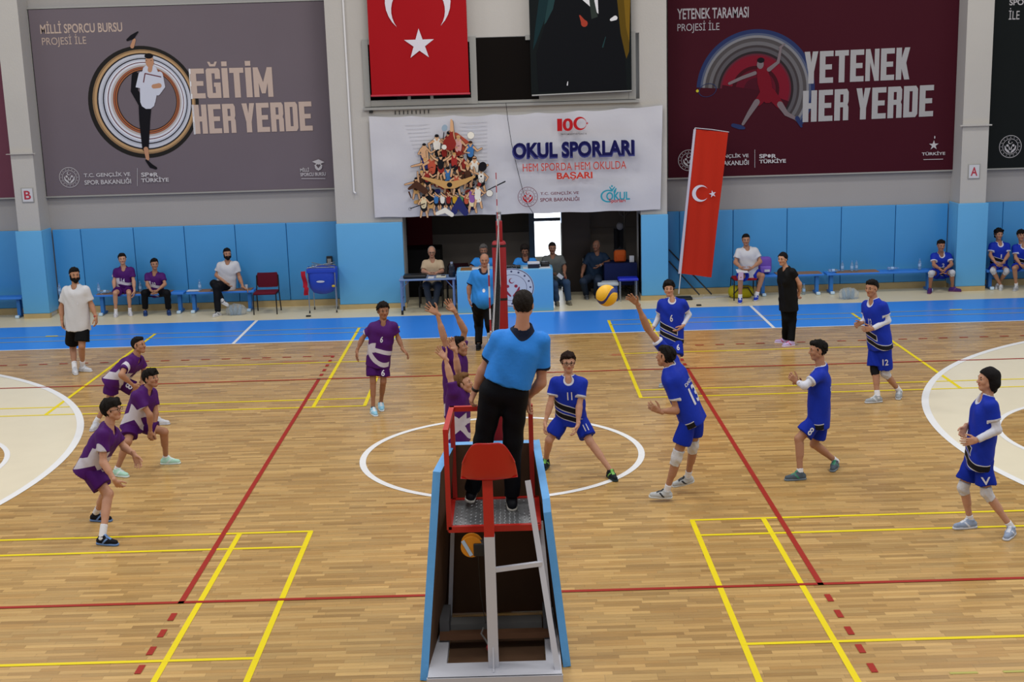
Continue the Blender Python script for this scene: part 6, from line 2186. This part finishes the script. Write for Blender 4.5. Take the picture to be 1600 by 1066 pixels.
def chair(x, y, label, mseat, mframe, rz=0.0, z=.43, back=True):
    t = thing('stacking_chair', label, 'chair', (x, y, 0), rz)
    w2 = .235
    MB().box((-w2, -.21, z - .02), (w2, .21, z + .035), bev=.028).build('seat', mseat, t)
    if back:
        # curved back pad
        v, f = [], []
        n = 8
        for s_ in (0, 1):
            for j in range(7):
                for i in range(n + 1):
                    u_ = i / n * 2 - 1
                    q_ = j / 6 * 2 - 1
                    hw = .225 * (1 - .10 * max(0, abs(q_) - .6) / .4)
                    v.append((u_ * hw, .235 + s_ * .03 * (1 - .6 * max(abs(u_), abs(q_)) ** 4) - .03 * (1 - u_ * u_) * -1 * -1 + .03, .66 + q_ * .155 + 0))
        m = (n + 1) * 7
        for j in range(6):
            for i in range(n):
                a = j * (n + 1) + i
                f += [(a, a + 1, a + n + 2, a + n + 1), (m + a, m + a + n + 1, m + a + n + 2, m + a + 1)]
        for i in range(n):
            f += [(i, m + i, m + i + 1, i + 1), (6 * (n + 1) + i, 6 * (n + 1) + i + 1, m + 6 * (n + 1) + i + 1, m + 6 * (n + 1) + i)]
        for j in range(6):
            a = j * (n + 1)
            f += [(a, a + n + 1, m + a + n + 1, m + a), (a + n, m + a + n, m + a + 2 * n + 1, a + 2 * n + 1)]
        MB().add(v, f, 0, True).build('backrest', mseat, t)
    for sx in (-1, 1):
        MB().tube([(sx * .24, -.20, 0), (sx * .235, -.18, z - .01)], .013).build('front_leg', mframe, t)
        pts = [(sx * .245, .27, 0), (sx * .235, .20, z)]
        if back: pts += [(sx * .23, .25, z + .12), (sx * .225, .26, z + .33)]
        MB().tube(pts, .013).build('rear_leg', mframe, t)
        MB().tube([(sx * .235, -.19, z - .015), (sx * .235, .21, z - .015)], .012).build('side_rail', mframe, t)
    return t


M_BLK = mat('black_tube', '101012', .35)
chair(-4.94, 15.20, 'maroon upholstered chair with black legs against the blue mats, empty', M_MAROON, M_BLK)
chair(5.02, 15.22, 'red seated chair under the man in white t-shirt at right', mat('red_upholstery', '8c1a22', .8), M_BLK, back=False)
chair(-1.52, 15.50, 'dark chair under the man in the beige polo', mat('black_upholstery', '15151a', .8), M_BLK)
chair(-.95, 15.75, 'empty dark maroon chair between the side table and the desk', mat('dark_maroon_upholstery', '2a1016', .8), M_BLK)
chair(1.12, 15.72, 'red seated chair under the man in the grey polo', mat('red_upholstery', '8c1a22', .8), M_BLK)
chair(1.98, 16.35, 'dark chair with silver legs under the man in the navy polo', mat('black_upholstery', '15151a', .8), M_CHROME)
chair(-.38, 15.75, 'dark chair under the grey-haired scorer', mat('black_upholstery', '15151a', .8), M_BLK, back=False)
chair(.42, 15.75, 'dark chair under the long-haired scorer', mat('black_upholstery', '15151a', .8), M_BLK, back=False)

# ---- ball cart
ct = thing('ball_cart', 'blue fabric ball cart with silver legs on castors against the wall', 'ball cart', (-3.74, 15.2, 0))
off = ct.location
v = []
rings = [(.93, .30, .20), (.88, .31, .21), (.70, .30, .20), (.52, .27, .17), (.42, .20, .10), (.38, .08, .04)]
mbc = MB()
n = 28
vv = []
for z, rx, ry in rings:
    for j in range(n):
        a = 2 * math.pi * j / n
        ca, sa = math.cos(a), math.sin(a)
        e_ = .45
        vv.append((-3.74 + rx * math.copysign(abs(ca) ** e_, ca) * (1 + .01 * math.sin(a * 5)), 15.2 + ry * math.copysign(abs(sa) ** e_, sa), z + .012 * math.sin(a * 4 + z * 9)))
ff = []
for i in range(len(rings) - 1):
    for j in range(n):
        ff.append((i * n + j, (i + 1) * n + j, (i + 1) * n + (j + 1) % n, i * n + (j + 1) % n))
ff.append(tuple(range((len(rings) - 1) * n, len(rings) * n)))
mbc.add(vv, ff, 0, True)
bg_ = mbc.build('bag', mat('blue_nylon', '1c3fae', .5, bump=.5, bscale=12), ct, off=off)
md = bg_.modifiers.new('thick', 'SOLIDIFY'); md.thickness = .01
MB().box((-4.04, 14.985, .84), (-3.44, 15.0, .93), bev=.006).build('front_flap', mat('blue_nylon', '1c3fae', .5), ct, off=off)
S = Sheet(14.985)
S.ell('l', (-3.76, .66), .085, .022, 0)
S.build(ct, {'l': mat('label_white', 'b9bcc6', .5)}, {'l': 'white_label'}, off=off)
MB().sphere((-3.50, 14.99, .56), (.035, .01, .025)).build('yellow_tag', mat('yellow_tag', 'c2a51e', .5), ct, off=off)
for x, y in ((-4.02, 15.0), (-3.46, 15.0), (-3.98, 15.42), (-3.50, 15.42)):
    lo = MB().tube([(x, y, .05), (x, y, .95)], .011).build('leg', M_CHROME, ct, off=off)
    MB().lathe([(.0, -.012), (.028, -.012), (.028, .012), (.0, .012)], n=14, M=Matrix.Translation((x, y, .028)) @ Matrix.Rotation(math.pi / 2, 4, 'Y')).build('castor', M_BLACK, lo, off=off)
tb = MB()
for a, b in (((-4.02, 15.0, .95), (-3.46, 15.0, .95)), ((-3.98, 15.42, .95), (-3.50, 15.42, .95)), ((-4.02, 15.0, .95), (-3.5, 15.42, 1.0)), ((-3.46, 15.0, .95), (-3.98, 15.42, 1.0))):
    tb.tube([a, b], .009)
tb.build('top_frame', M_CHROME, ct, off=off)
v = cloth_grid(-4.14, -4.05, .38, .88, 14.99, 6, 20, lambda x, z: .015 * math.sin(z * 22) + .01 * math.sin(x * 60))
v.v = [(a[0] + .015 * math.sin(a[2] * 13) + (.03 if a[2] < .55 else 0), a[1], a[2]) for a in v.v]
tag(v.build('red_bib', mat('red_bib_cloth', 'a01a2c', .7)), 'red training bib hanging from the left side of the blue ball cart', 'bib')
wbx = thing('wall_box', 'small grey and black control box on the blue mats above the ball cart', 'control box', (-3.68, 15.90, .96))
MB().box((-.06, -.03, -.10), (.06, .03, .10), bev=.008).build('box', M_BLACK, wbx)
MB().box((-.04, -.034, -.06), (.04, -.03, .05)).build('face_plate', mat('plate_grey', '8a8c8c', .5), wbx)

# ---- scorer's desk
dk = thing('scorer_desk', 'light blue panelled scorer desk with round white emblem', 'desk', (.04, 14.8, 0))
off = dk.location
MB().box((-.93, 14.48, .0), (1.02, 14.52, .86), bev=.012).build('front_panel', M_MATP, dk, off=off)
MB().box((-.93, 14.52, .0), (-.89, 15.05, .86), bev=.01).build('side_panel', M_MATP, dk, off=off)
MB().box((.98, 14.52, .0), (1.02, 15.05, .86), bev=.01).build('side_panel', M_MATP, dk, off=off)
MB().box((-.90, 14.50, .83), (.99, 15.08, .865), bev=.006).build('desktop', mat('desk_top_blue', '7fb6d8', .45), dk, off=off)
MB().box((-.85, 14.56, .865), (-.45, 14.95, .875)).build('wood_inlay', M_PLANK, dk, off=off)
S = Sheet(14.478)
EC = (.18, .50)
S.ell('disc', EC, .455, .36 / .36 * .40, n=48)
S.ring('ring', EC, .375, .39, asp=1.14); S.ring('ring', EC, .262, .27, asp=1.14)
for i in range(16):
    a = 2 * math.pi * i / 16
    S.ell('ring', (EC[0] + .33 * 1.14 * math.cos(a), EC[1] + .33 * math.sin(a)), .022, .020, n=10)
for sx in (-1, 1):
    S.ell('fig', (EC[0] + sx * .085, EC[1] + .03), .035, .032, n=14)
    S.stroke('fig', [(EC[0] + sx * .15, EC[1] + .0), (EC[0] + sx * .12, EC[1] - .08), (EC[0] + sx * .03, EC[1] - .17)], [.03, .06, .03])
S.crescent('fig', (EC[0], EC[1] + .14), .055, rot=30)
S.build(dk, {'disc': mat('emblem_white', 'b9c0cc', .5), 'ring': mat('emblem_navy', '3a3f5c', .5), 'fig': mat('emblem_crimson', '8f1f34', .5)}, {'disc': 'emblem_disc', 'ring': 'emblem_ring', 'fig': 'emblem_figures'}, off=off)


def boxthing(name, label, cat, lo, hi, m, bev=.004, group=None):
    c = ((lo[0] + hi[0]) / 2, (lo[1] + hi[1]) / 2, lo[2])
    o = MB().box(lo, hi, bev=bev).build(name, m, off=c, loc=c)
    return tag(o, label, cat, group)


M_PAPER = mat('white_paper', 'c4c6cc', .7)
boxthing('paper_sheet', 'white paper sheet in front of the grey-haired scorer on the desk', 'paper', (-.62, 14.56, .875), (-.40, 14.86, .880), M_PAPER, 0)
boxthing('paper_sheet', 'white papers at the right end of the scorer desk', 'paper', (.74, 14.55, .865), (.97, 14.85, .872), M_PAPER, 0)
boxthing('paper_sheet', 'white paper beside the black box on the desk', 'paper', (.42, 14.56, .865), (.52, 14.8, .872), M_PAPER, 0)
bx = thing('document_box', 'black document box with papers on top on the scorer desk', 'box', (.64, 14.70, .865))
MB().box((-.12, -.11, 0), (.12, .11, .085), bev=.008).build('box_body', mat('dark_blue_box', '12182e', .5), bx)
MB().box((-.125, -.12, .085), (.12, .11, .115), bev=.004).build('paper_stack', M_PAPER, bx)
boxthing('carry_case', 'black soft case on the desk beside the document box', 'case', (.78, 14.72, .865), (.96, 14.95, .96), M_BLACK, .03)
sc_ = thing('scoreboard_console', 'black scoreboard console with tangled cables on the desk', 'console', (.20, 14.68, .865))
MB().box((-.17, -.08, 0), (.17, .10, .055), bev=.01).build('console_body', M_BLACK, sc_)
kb_ = MB()
for i in range(10):
    for j in range(3): kb_.box((-.15 + i * .03, -.06 + j * .04, .055), (-.13 + i * .03, -.035 + j * .04, .062))
kb_.build('buttons', mat('button_grey', '5c5e60', .5), sc_)
rr = random.Random(3)
tw = MB().tube([(-.2 + .4 * i / 24, -.10 + .04 * math.sin(i * 2.1), .02 + .05 * abs(math.sin(i * 1.3))) for i in range(25)], .005, n=6)
tw.build('cable', mat('grey_cable', '6d6d70', .5), sc_)

# ---- small side table
tt_ = thing('folding_table', 'small grey folding table with blue legs in front of the man in beige', 'table', (-1.52, 14.75, 0))
off = tt_.location
MB().box((-2.10, 14.48, .695), (-.95, 15.05, .725), bev=.01).build('table_top', mat('table_top_grey_blue', '6f87ad', .4), tt_, off=off)
M_TLEG = mat('blue_grey_steel', '6079a2', .4)
for x in (-2.06, -1.0):
    for y in (14.52, 15.0):
        lo = MB().box((x - .018, y - .018, 0), (x + .018, y + .018, .70)).build('leg', M_TLEG, tt_, off=off)
        MB().box((x - .022, y - .022, 0), (x + .022, y + .022, .09)).build('rubber_foot', M_BLACK, lo, off=off)
br_ = MB()
for x, sx in ((-2.06, 1), (-1.0, -1)):
    br_.tube([(x, 14.52, .52), (x + sx * .16, 14.6, .69)], .01); br_.tube([(x, 14.52, .30), (x, 15.0, .30)], .01)
br_.build('brace', M_TLEG, tt_, off=off)
boxthing('laptop_bag', 'black laptop bag lying on the left of the small side table', 'bag', (-2.02, 14.56, .725), (-1.55, 14.86, .80), M_BLACK, .03)
boxthing('paper_sheet', 'white paper on the small side table beside the bag', 'paper', (-1.52, 14.55, .725), (-1.40, 14.80, .730), M_PAPER, 0)
dv = thing('desk_telephone', 'white desk device with dark screen on the small side table', 'device', (-1.25, 14.66, .725))
MB().box((-.10, -.10, 0), (.10, .10, .035), bev=.01).build('device_body', mat('beige_plastic', 'b9b7a8', .5), dv)
MB().box((.0, -.05, .035), (.08, .06, .038)).build('screen', M_BLACK, dv)
fl = thing('water_flask', 'dark blue water flask on the right end of the small side table', 'flask', (-1.03, 14.68, .725))
MB().lathe([(.0, 0), (.062, 0), (.068, .02), (.068, .12), (.05, .16), (.06, .2), (.045, .25), (.03, .27)], n=18).build('flask_body', mat('dark_flask', '141c2c', .2), fl)
MB().lathe([(.026, .265), (.026, .31), (.0, .31)], n=14).build('cap', mat('flask_cap', '8a94a8', .3), fl)

# ---- things inside the doorway
nv2 = thing('side_table', 'table under a dark navy cloth in the doorway', 'table', (2.50, 16.0, 0))
off = nv2.location
v = MB()
P = []
for j, (z, g_) in enumerate(((.745, 0), (.735, .012), (.5, .02), (.28, .035))):
    for i in range(56):
        a = i / 56 * 4
        sidx = int(a); q_ = a - sidx
        cx, cy_ = [(-.34 + .68 * q_, -.28), (.34, -.28 + .56 * q_), (.34 - .68 * q_, .28), (-.34, .28 - .56 * q_)][sidx]
        wv = g_ * math.sin(i * 1.4) * .5
        L_ = math.hypot(cx, cy_)
        P.append((2.50 + cx * (1 + g_ + wv), 16.0 + cy_ * (1 + g_ + wv), z))
F = [tuple(range(56))]
for j in range(3):
    for i in range(56):
        F.append((j * 56 + i, (j + 1) * 56 + i, (j + 1) * 56 + (i + 1) % 56, j * 56 + (i + 1) % 56))
v.add(P, F, 0, True)
v.build('table_cover', mat('navy_cloth', '131b40', .8), nv2, off=off)
for x, y in ((2.22, 15.78), (2.78, 15.78), (2.22, 16.2), (2.78, 16.2)):
    MB().box((x - .02, y - .02, 0), (x + .02, y + .02, .73)).build('leg', M_BLACK, nv2, off=off)
ob = thing('backpack', 'orange and black backpack standing on the navy table', 'backpack', (2.50, 15.90, .747))
MB().box((-.13, -.07, 0), (.13, .09, .27), bev=.055).build('pack_body', mat('orange_nylon', 'a84b1c', .7, bump=.4, bscale=20), ob)
MB().box((-.09, -.10, .03), (.09, -.06, .15), bev=.02).build('front_pocket', mat('orange_nylon_pocket', '9a4015', .7), ob)
MB().box((-.135, -.03, .19), (.135, .10, .29), bev=.04).build('top_flap', M_BLACK, ob)
MB().tube([(-.03, 0, .28), (0, 0, .33), (.03, 0, .28)], .008).build('handle', M_BLACK, ob)
boxthing('paper_cup', 'small white box at the right end of the navy table', 'box', (2.70, 15.85, .745), (2.80, 15.95, .88), M_PAPER, .01)
st = thing('stool', 'square stool with blue padded seat and chrome legs in the doorway', 'stool', (2.62, 15.44, 0))
MB().box((-.21, -.17, .43), (.21, .17, .49), bev=.025).build('seat', mat('royal_blue_vinyl', '1c2cb4', .35), st)
for sx in (-1, 1):
    for sy in (-1, 1):
        MB().tube([(sx * .17, sy * .14, 0), (sx * .17, sy * .14, .44)], .012).build('leg', M_CHROME, st)
cl = thing('cooler_box', 'blue cooler box with white lid on the floor of the doorway', 'cooler', (2.20, 15.50, 0))
MB().box((-.20, -.14, 0), (.20, .14, .34), bev=.02).build('box_body', mat('cooler_blue', '1f3d86', .4), cl)
MB().box((-.22, -.16, .33), (.22, .16, .40), bev=.018).build('lid', mat('cooler_white', 'aeb6bc', .4), cl)
cs_ = thing('coat_stand', 'coat stand with a pale cap and a dark jacket in the doorway', 'coat stand', (2.66, 16.5, 0))
off = cs_.location
tbx = MB().tube([(2.66, 16.5, 0), (2.66, 16.5, 1.95)], .018)
for a in range(4):
    an = a * math.pi / 2 + .4
    tbx.tube([(2.66, 16.5, 1.65), (2.66 + .12 * math.cos(an), 16.5 + .12 * math.sin(an), 1.72), (2.66 + .15 * math.cos(an), 16.5 + .15 * math.sin(an), 1.85)], .009, n=6)
    tbx.tube([(2.66, 16.5, .1), (2.66 + .22 * math.cos(an), 16.5 + .22 * math.sin(an), .01)], .012, n=6)
tbx.build('stand', mat('dull_steel', '57544f', .4, metal=.5), cs_, off=off)
tag(MB().sphere((2.55, 16.40, 1.46), (.08, .08, .09), n=14).build('cap', mat('pale_cap', '77777c', .8)), 'pale cap hanging on the coat stand', 'cap')
v = cloth_grid(2.42, 2.62, .85, 1.40, 16.40, 8, 14, lambda x, z: .03 * math.sin(x * 40) + .02 * math.sin(z * 6), th=.05)
tag(v.build('jacket', mat('dark_jacket', '17171b', .8)), 'dark jacket hanging on the coat stand', 'jacket')
rc = thing('wall_poster', 'dim red cloth poster on the back wall left of the doorway', 'poster', (-1.85, 17.52, 1.0))
MB().box((-.28, 0, 0), (.28, .02, .95)).build('poster_sheet', mat('dark_red_cloth', '5a1620', .7), rc)
MB().box((-.26, -.005, -.1), (-.03, .02, -.0)).build('white_card', M_PAPER, rc)
cab = boxthing('cabinet', 'dark cabinet in the dim room behind the man in the beige polo', 'cabinet', (-2.25, 16.6, 0), (-1.35, 17.4, 1.05), mat('black_cabinet', '131213', .6), .02)

# ---- pole flag
YP = 15.28
pf = thing('pole_flag', 'tall leaning red pole flag with small white crescent and star', 'flag', (3.68, YP, 0))
off = pf.location
a0, a1 = atY(1086, 200, YP), atY(1060.5, 459, YP)
a1[2] = max(a1[2], .03)
MB().tube([tuple(a1), tuple(a0 * .35 + a1 * .65), tuple(a0)], .012, n=8).build('pole', M_WHM, pf, off=off)
tr2 = atY(1139, 206.5, YP)
MB().tube([tuple(a0), tuple(a0 * .5 + tr2 * .5 + np.array([0, 0, .01])), tuple(tr2)], .008, n=8).build('top_rod', M_WHM, pf, off=off)
v = cloth_grid(0, 1, 0, 1, 0, 20, 60, lambda x, z: 0)
q00, q10, q01, q11 = atY(1063, 427.5, YP), atY(1111.5, 433.5, YP), atY(1087, 202, YP), atY(1137.5, 207, YP)
fn2 = lambda x, z: .018 * math.sin(z * 7 + x * 5) + .012 * math.sin(x * 14 + z * 3)
v.v = [tuple((q00 * (1 - x) + q10 * x) * (1 - z) + (q01 * (1 - x) + q11 * x) * z + np.array([0, fn2(x, z) + y, 0])) for (x, y, z) in v.v]
v.build('flag_cloth', mat('orange_red_flag', 'b42a18', .6, bump=.3, bscale=4), pf, off=off)
v = cloth_grid(0, 1, 0, 1, 0, 2, 30, lambda x, z: 0)
v.v = [tuple((q00 * (1 - z) + q01 * z) + np.array([-.045 + .05 * x, -.012 + y, -.0])) for (x, y, z) in v.v]
v.build('white_sleeve', mat('flag_sleeve_white', 'b9b6c4', .6), pf, off=off)
S = Sheet(YP - .035)
cc_ = atY(1094, 302, YP); s2_ = atY(1113, 303, YP)
S.crescent('e', (float(cc_[0]), float(cc_[2])), .172, rot=0); S.star('e', (float(s2_[0]), float(s2_[2])), .078, rot=12)
S.build(pf, {'e': mat('flag_white', 'cfcbd6', .6)}, {'e': 'crescent_and_star'}, off=off)
MB().box((3.45, 15.22, 0), (3.95, 15.5, .05), bev=.01).build('base_plate', M_BLACK, pf, off=off)
for (xa, ya, xb, yb, lb) in ((1045, 390, 1112, 460, 'upper of two thin dark poles leaning behind the pole flag'), (1045, 408, 1093, 461, 'lower of two thin dark poles leaning behind the pole flag')):
    A = atY(xa, ya, 15.85); B_ = atZ(xb, yb, .03)
    o = MB().tube([tuple(A), tuple(B_)], .016, n=8)
    o = o.build('spare_pole', mat('dark_pole', '2a2c30', .4))
    tag(o, lb, 'pole')
for i, (x0, x1, y, lb) in enumerate(((3.95, 4.45, 15.3, 'white flat rod lying on the floor nearest the pole flag'), (4.2, 4.75, 15.42, 'white flat rod lying on the floor farther right'))):
    boxthing('floor_rod', lb, 'rod', (x0, y, 0), (x1, y + .05, .03), mat('pale_rod', 'a7a6a4', .5), .005)

# ---- bags, bottles and small things
yb_ = thing('sports_bag', 'yellow sports bag on the floor under the red chair', 'bag', (5.0, 15.35, 0))
MB().box((-.28, -.14, 0), (.24, .16, .26), bev=.11).build('bag_body', mat('yellow_nylon', 'a39a1c', .6, bump=.5, bscale=15), yb_)
MB().tube([(-.2, -.13, .1), (-.08, -.16, .24), (.1, -.16, .24), (.2, -.13, .08)], .012).build('strap', M_BLACK, yb_)
MB().tube([(-.26, 0, .2), (-.1, -.02, .265), (.2, 0, .2)], .006).build('zip', M_BLACK, yb_)
pk = thing('backpack', 'purple backpack standing on the right bench beside the woman in black', 'backpack', (5.52, 15.60, .457))
MB().box((-.15, -.07, 0), (.15, .11, .36), bev=.075).build('pack_body', mat('purple_nylon', '6a4ba8', .6, bump=.4, bscale=18), pk)
MB().box((-.11, -.10, .03), (.12, -.05, .17), bev=.025).build('front_pocket', mat('violet_nylon', '7d5fc0', .6), pk)
MB().box((-.02, -.106, .05), (.09, -.10, .10)).build('pale_print', M_PAPER, pk)
MB().tube([(-.12, -.05, .05), (-.15, -.07, .2), (-.08, -.05, .33)], .010).build('strap', mat('purple_strap', '4a3480', .6), pk)

M_PET = mat('clear_plastic', 'cfe0ee', .08, trans=.85, ior=1.2)
M_LAB = mat('bottle_label', '8fb2d8', .5)
M_CAPB = mat('bottle_cap', '5b8ed0', .4)


def bottle_proto():
    t = thing('water_bottle', 'clear bottle', 'bottle', (0, 0, 0), 0, 'clear water bottles on the benches')
    MB().lathe([(.0, 0), (.030, 0), (.033, .01), (.031, .06), (.033, .10), (.031, .14), (.026, .17), (.013, .20), (.012, .215)], n=14).build('bottle_body', M_PET, t)
    MB().lathe([(.0335, .07), (.0335, .125)], n=14).build('bottle_label', M_LAB, t)
    MB().lathe([(.0, .235), (.015, .235), (.015, .212), (.0, .212)], n=12).build('cap', M_CAPB, t)
    return t


proto = bottle_proto()
BT = [(154, 449, 15.54, 0.457, 0, 'clear bottle standing left of the boy in purple number 14'), (164, 452, 15.49, 0.487, 90, 'clear bottle lying on its side left of the boy in purple number 14'), (219, 449, 15.59, 0.457, 0, 'clear bottle standing between the two seated boys in purple'),
      (312, 447, 15.54, 0.457, 0, 'clear bottle standing left of the cross-legged man'), (93, 452, 15.59, 0.457, 0, 'clear bottle half hidden behind the standing bearded coach'),
      (1302, 424, 15.49, 0.477, 90, 'lying clear bottle at the left of the group on the right bench'), (1316, 421, 15.54, 0.457, 0, 'first standing bottle of the group on the right bench'), (1331, 419, 15.52, 0.457, 0, 'second standing bottle of the group on the right bench'),
      (1338, 419, 15.56, 0.457, 0, 'third standing bottle of the group on the right bench'), (1394, 420, 15.49, 0.487, 90, 'clear bottle lying alone right of the loose plank'), (1437, 414, 15.54, 0.457, 0, 'clear bottle standing left of the boy in blue number 2'), (1256, 458, 15.5, .0, 0, 'clear bottle on the floor right behind the woman in black')]
for i, (px_, py_, Y_, z_, rot, lb) in enumerate(BT):
    o = proto if i == 0 else copy_tree(proto)
    x_ = float(atY(px_, py_, Y_)[0])
    o.location = (x_, Y_, z_)
    if rot:
        o.location = (x_ - .1, Y_, z_ + .02)
        o.rotation_euler = (0, math.radians(90), 0)
    o['label'] = lb


def bottle_pack(px_, py_, label, seed):
    c = atZ(px_, py_, 0)
    t = thing('bottle_pack', label, 'bottle pack', (float(c[0]), float(c[1]), 0))
    for i in range(3):
        for j in range(2):
            b = MB().lathe([(.0, 0), (.033, 0), (.033, .14), (.013, .19), (.013, .21)], n=12, M=Matrix.Translation((-.09 + i * .075, -.04 + j * .075, 0)) @ Matrix.Rotation(math.radians((i - 1) * 8), 4, 'Y'))
            b.build('packed_bottle', M_PET, t)
    f_ = Field(.03)
    f_.ell((0, 0, .10), np.eye(3), (.20, .11, .13)).ell((-.08, 0, .08), np.eye(3), (.12, .12, .13)).ell((.10, .01, .07), np.eye(3), (.10, .10, .10))
    V, Q = f_.mesh(.011, noise=.013, nf=2.2, seed=seed, gcuts=[(np.array([0, 0, .003]), np.array([0, 0, -1.0]))])
    np_mesh('plastic_wrap', V, Q, mat('plastic_wrap', 'dfe6ee', .12, trans=.75, alpha=.55, ior=1.1), t, (0, 0, 0))
    return t


bottle_pack(1326, 467, 'wrapped pack of water bottles on the floor under the right bench', 1.0)
bottle_pack(370, 492, 'wrapped pack of water bottles on the floor beside the cross-legged man', 2.4)
cp = MB().lathe([(.0, 0), (.028, 0), (.036, .09), (.033, .09), (.027, .01)], n=16)
tag(cp.build('paper_cup', M_PAPER, loc=(float(atY(385, 451, 15.59)[0]), 15.59, .457)), 'white paper cup on the bench end beside the cross-legged man', 'cup')
boxthing('clipboard', 'white paper clipboard at the left end of the cross-legged man\'s bench', 'clipboard', (-6.66, 15.46, .457), (-6.40, 15.66, .467), M_PAPER, 0)
boxthing('mobile_phone', 'black phone lying on the bench left of the cross-legged man', 'phone', (-6.16, 15.5, .457), (-6.03, 15.58, .469), M_BLACK, .003)
boxthing('mobile_phone', 'dark phone beside the black phone on the same bench', 'phone', (-5.98, 15.5, .457), (-5.86, 15.6, .475), mat('dark_grey_phone', '26282c', .3), .003)
boxthing('clipboard', 'white sheet on the right bench left of the purple backpack', 'paper', (5.32, 15.46, .446), (5.5, 15.58, .452), M_PAPER, 0)
boxthing('notebook', 'small blue notebook on the left bench beside the boy in number 14', 'notebook', (-8.2, 15.48, .457), (-8.0, 15.66, .470), mat('blue_cover', '3f7fd0', .5), .002)
nb_ = thing('note_papers', 'white and pink papers held by the seated man in white at right', 'paper', tuple(float(x) for x in atY(1160, 424, 14.78)))
MB().box((-.12, -.10, 0), (.10, .10, .008), M=Matrix.Rotation(math.radians(12), 4, 'X')).build('white_sheet', M_PAPER, nb_)
MB().box((-.10, -.115, -.16), (.0, -.108, .0)).build('pink_sheet', mat('pink_paper', 'c7a8b8', .7), nb_)
wp = thing('note_papers', 'white folded paper held by the man in the grey polo', 'paper', tuple(float(x) for x in atY(875.5, 431, 15.15)))
MB().box((-.06, -.005, -.05), (.07, .005, .03), M=Matrix.Rotation(math.radians(40), 4, 'Y')).build('white_sheet', M_PAPER, wp)
for px_, py_, lb in ((482, 495, 'small black floor anchor below the ball cart'), (1092, 478, 'small black floor anchor near the pole flag')):
    c = atZ(px_, py_, 0)
    o = MB().box((-.05, -.03, 0), (.05, .03, .03), bev=.01).build('floor_anchor', M_BLACK, loc=tuple(float(x) for x in c))
    tag(o, lb, 'anchor')
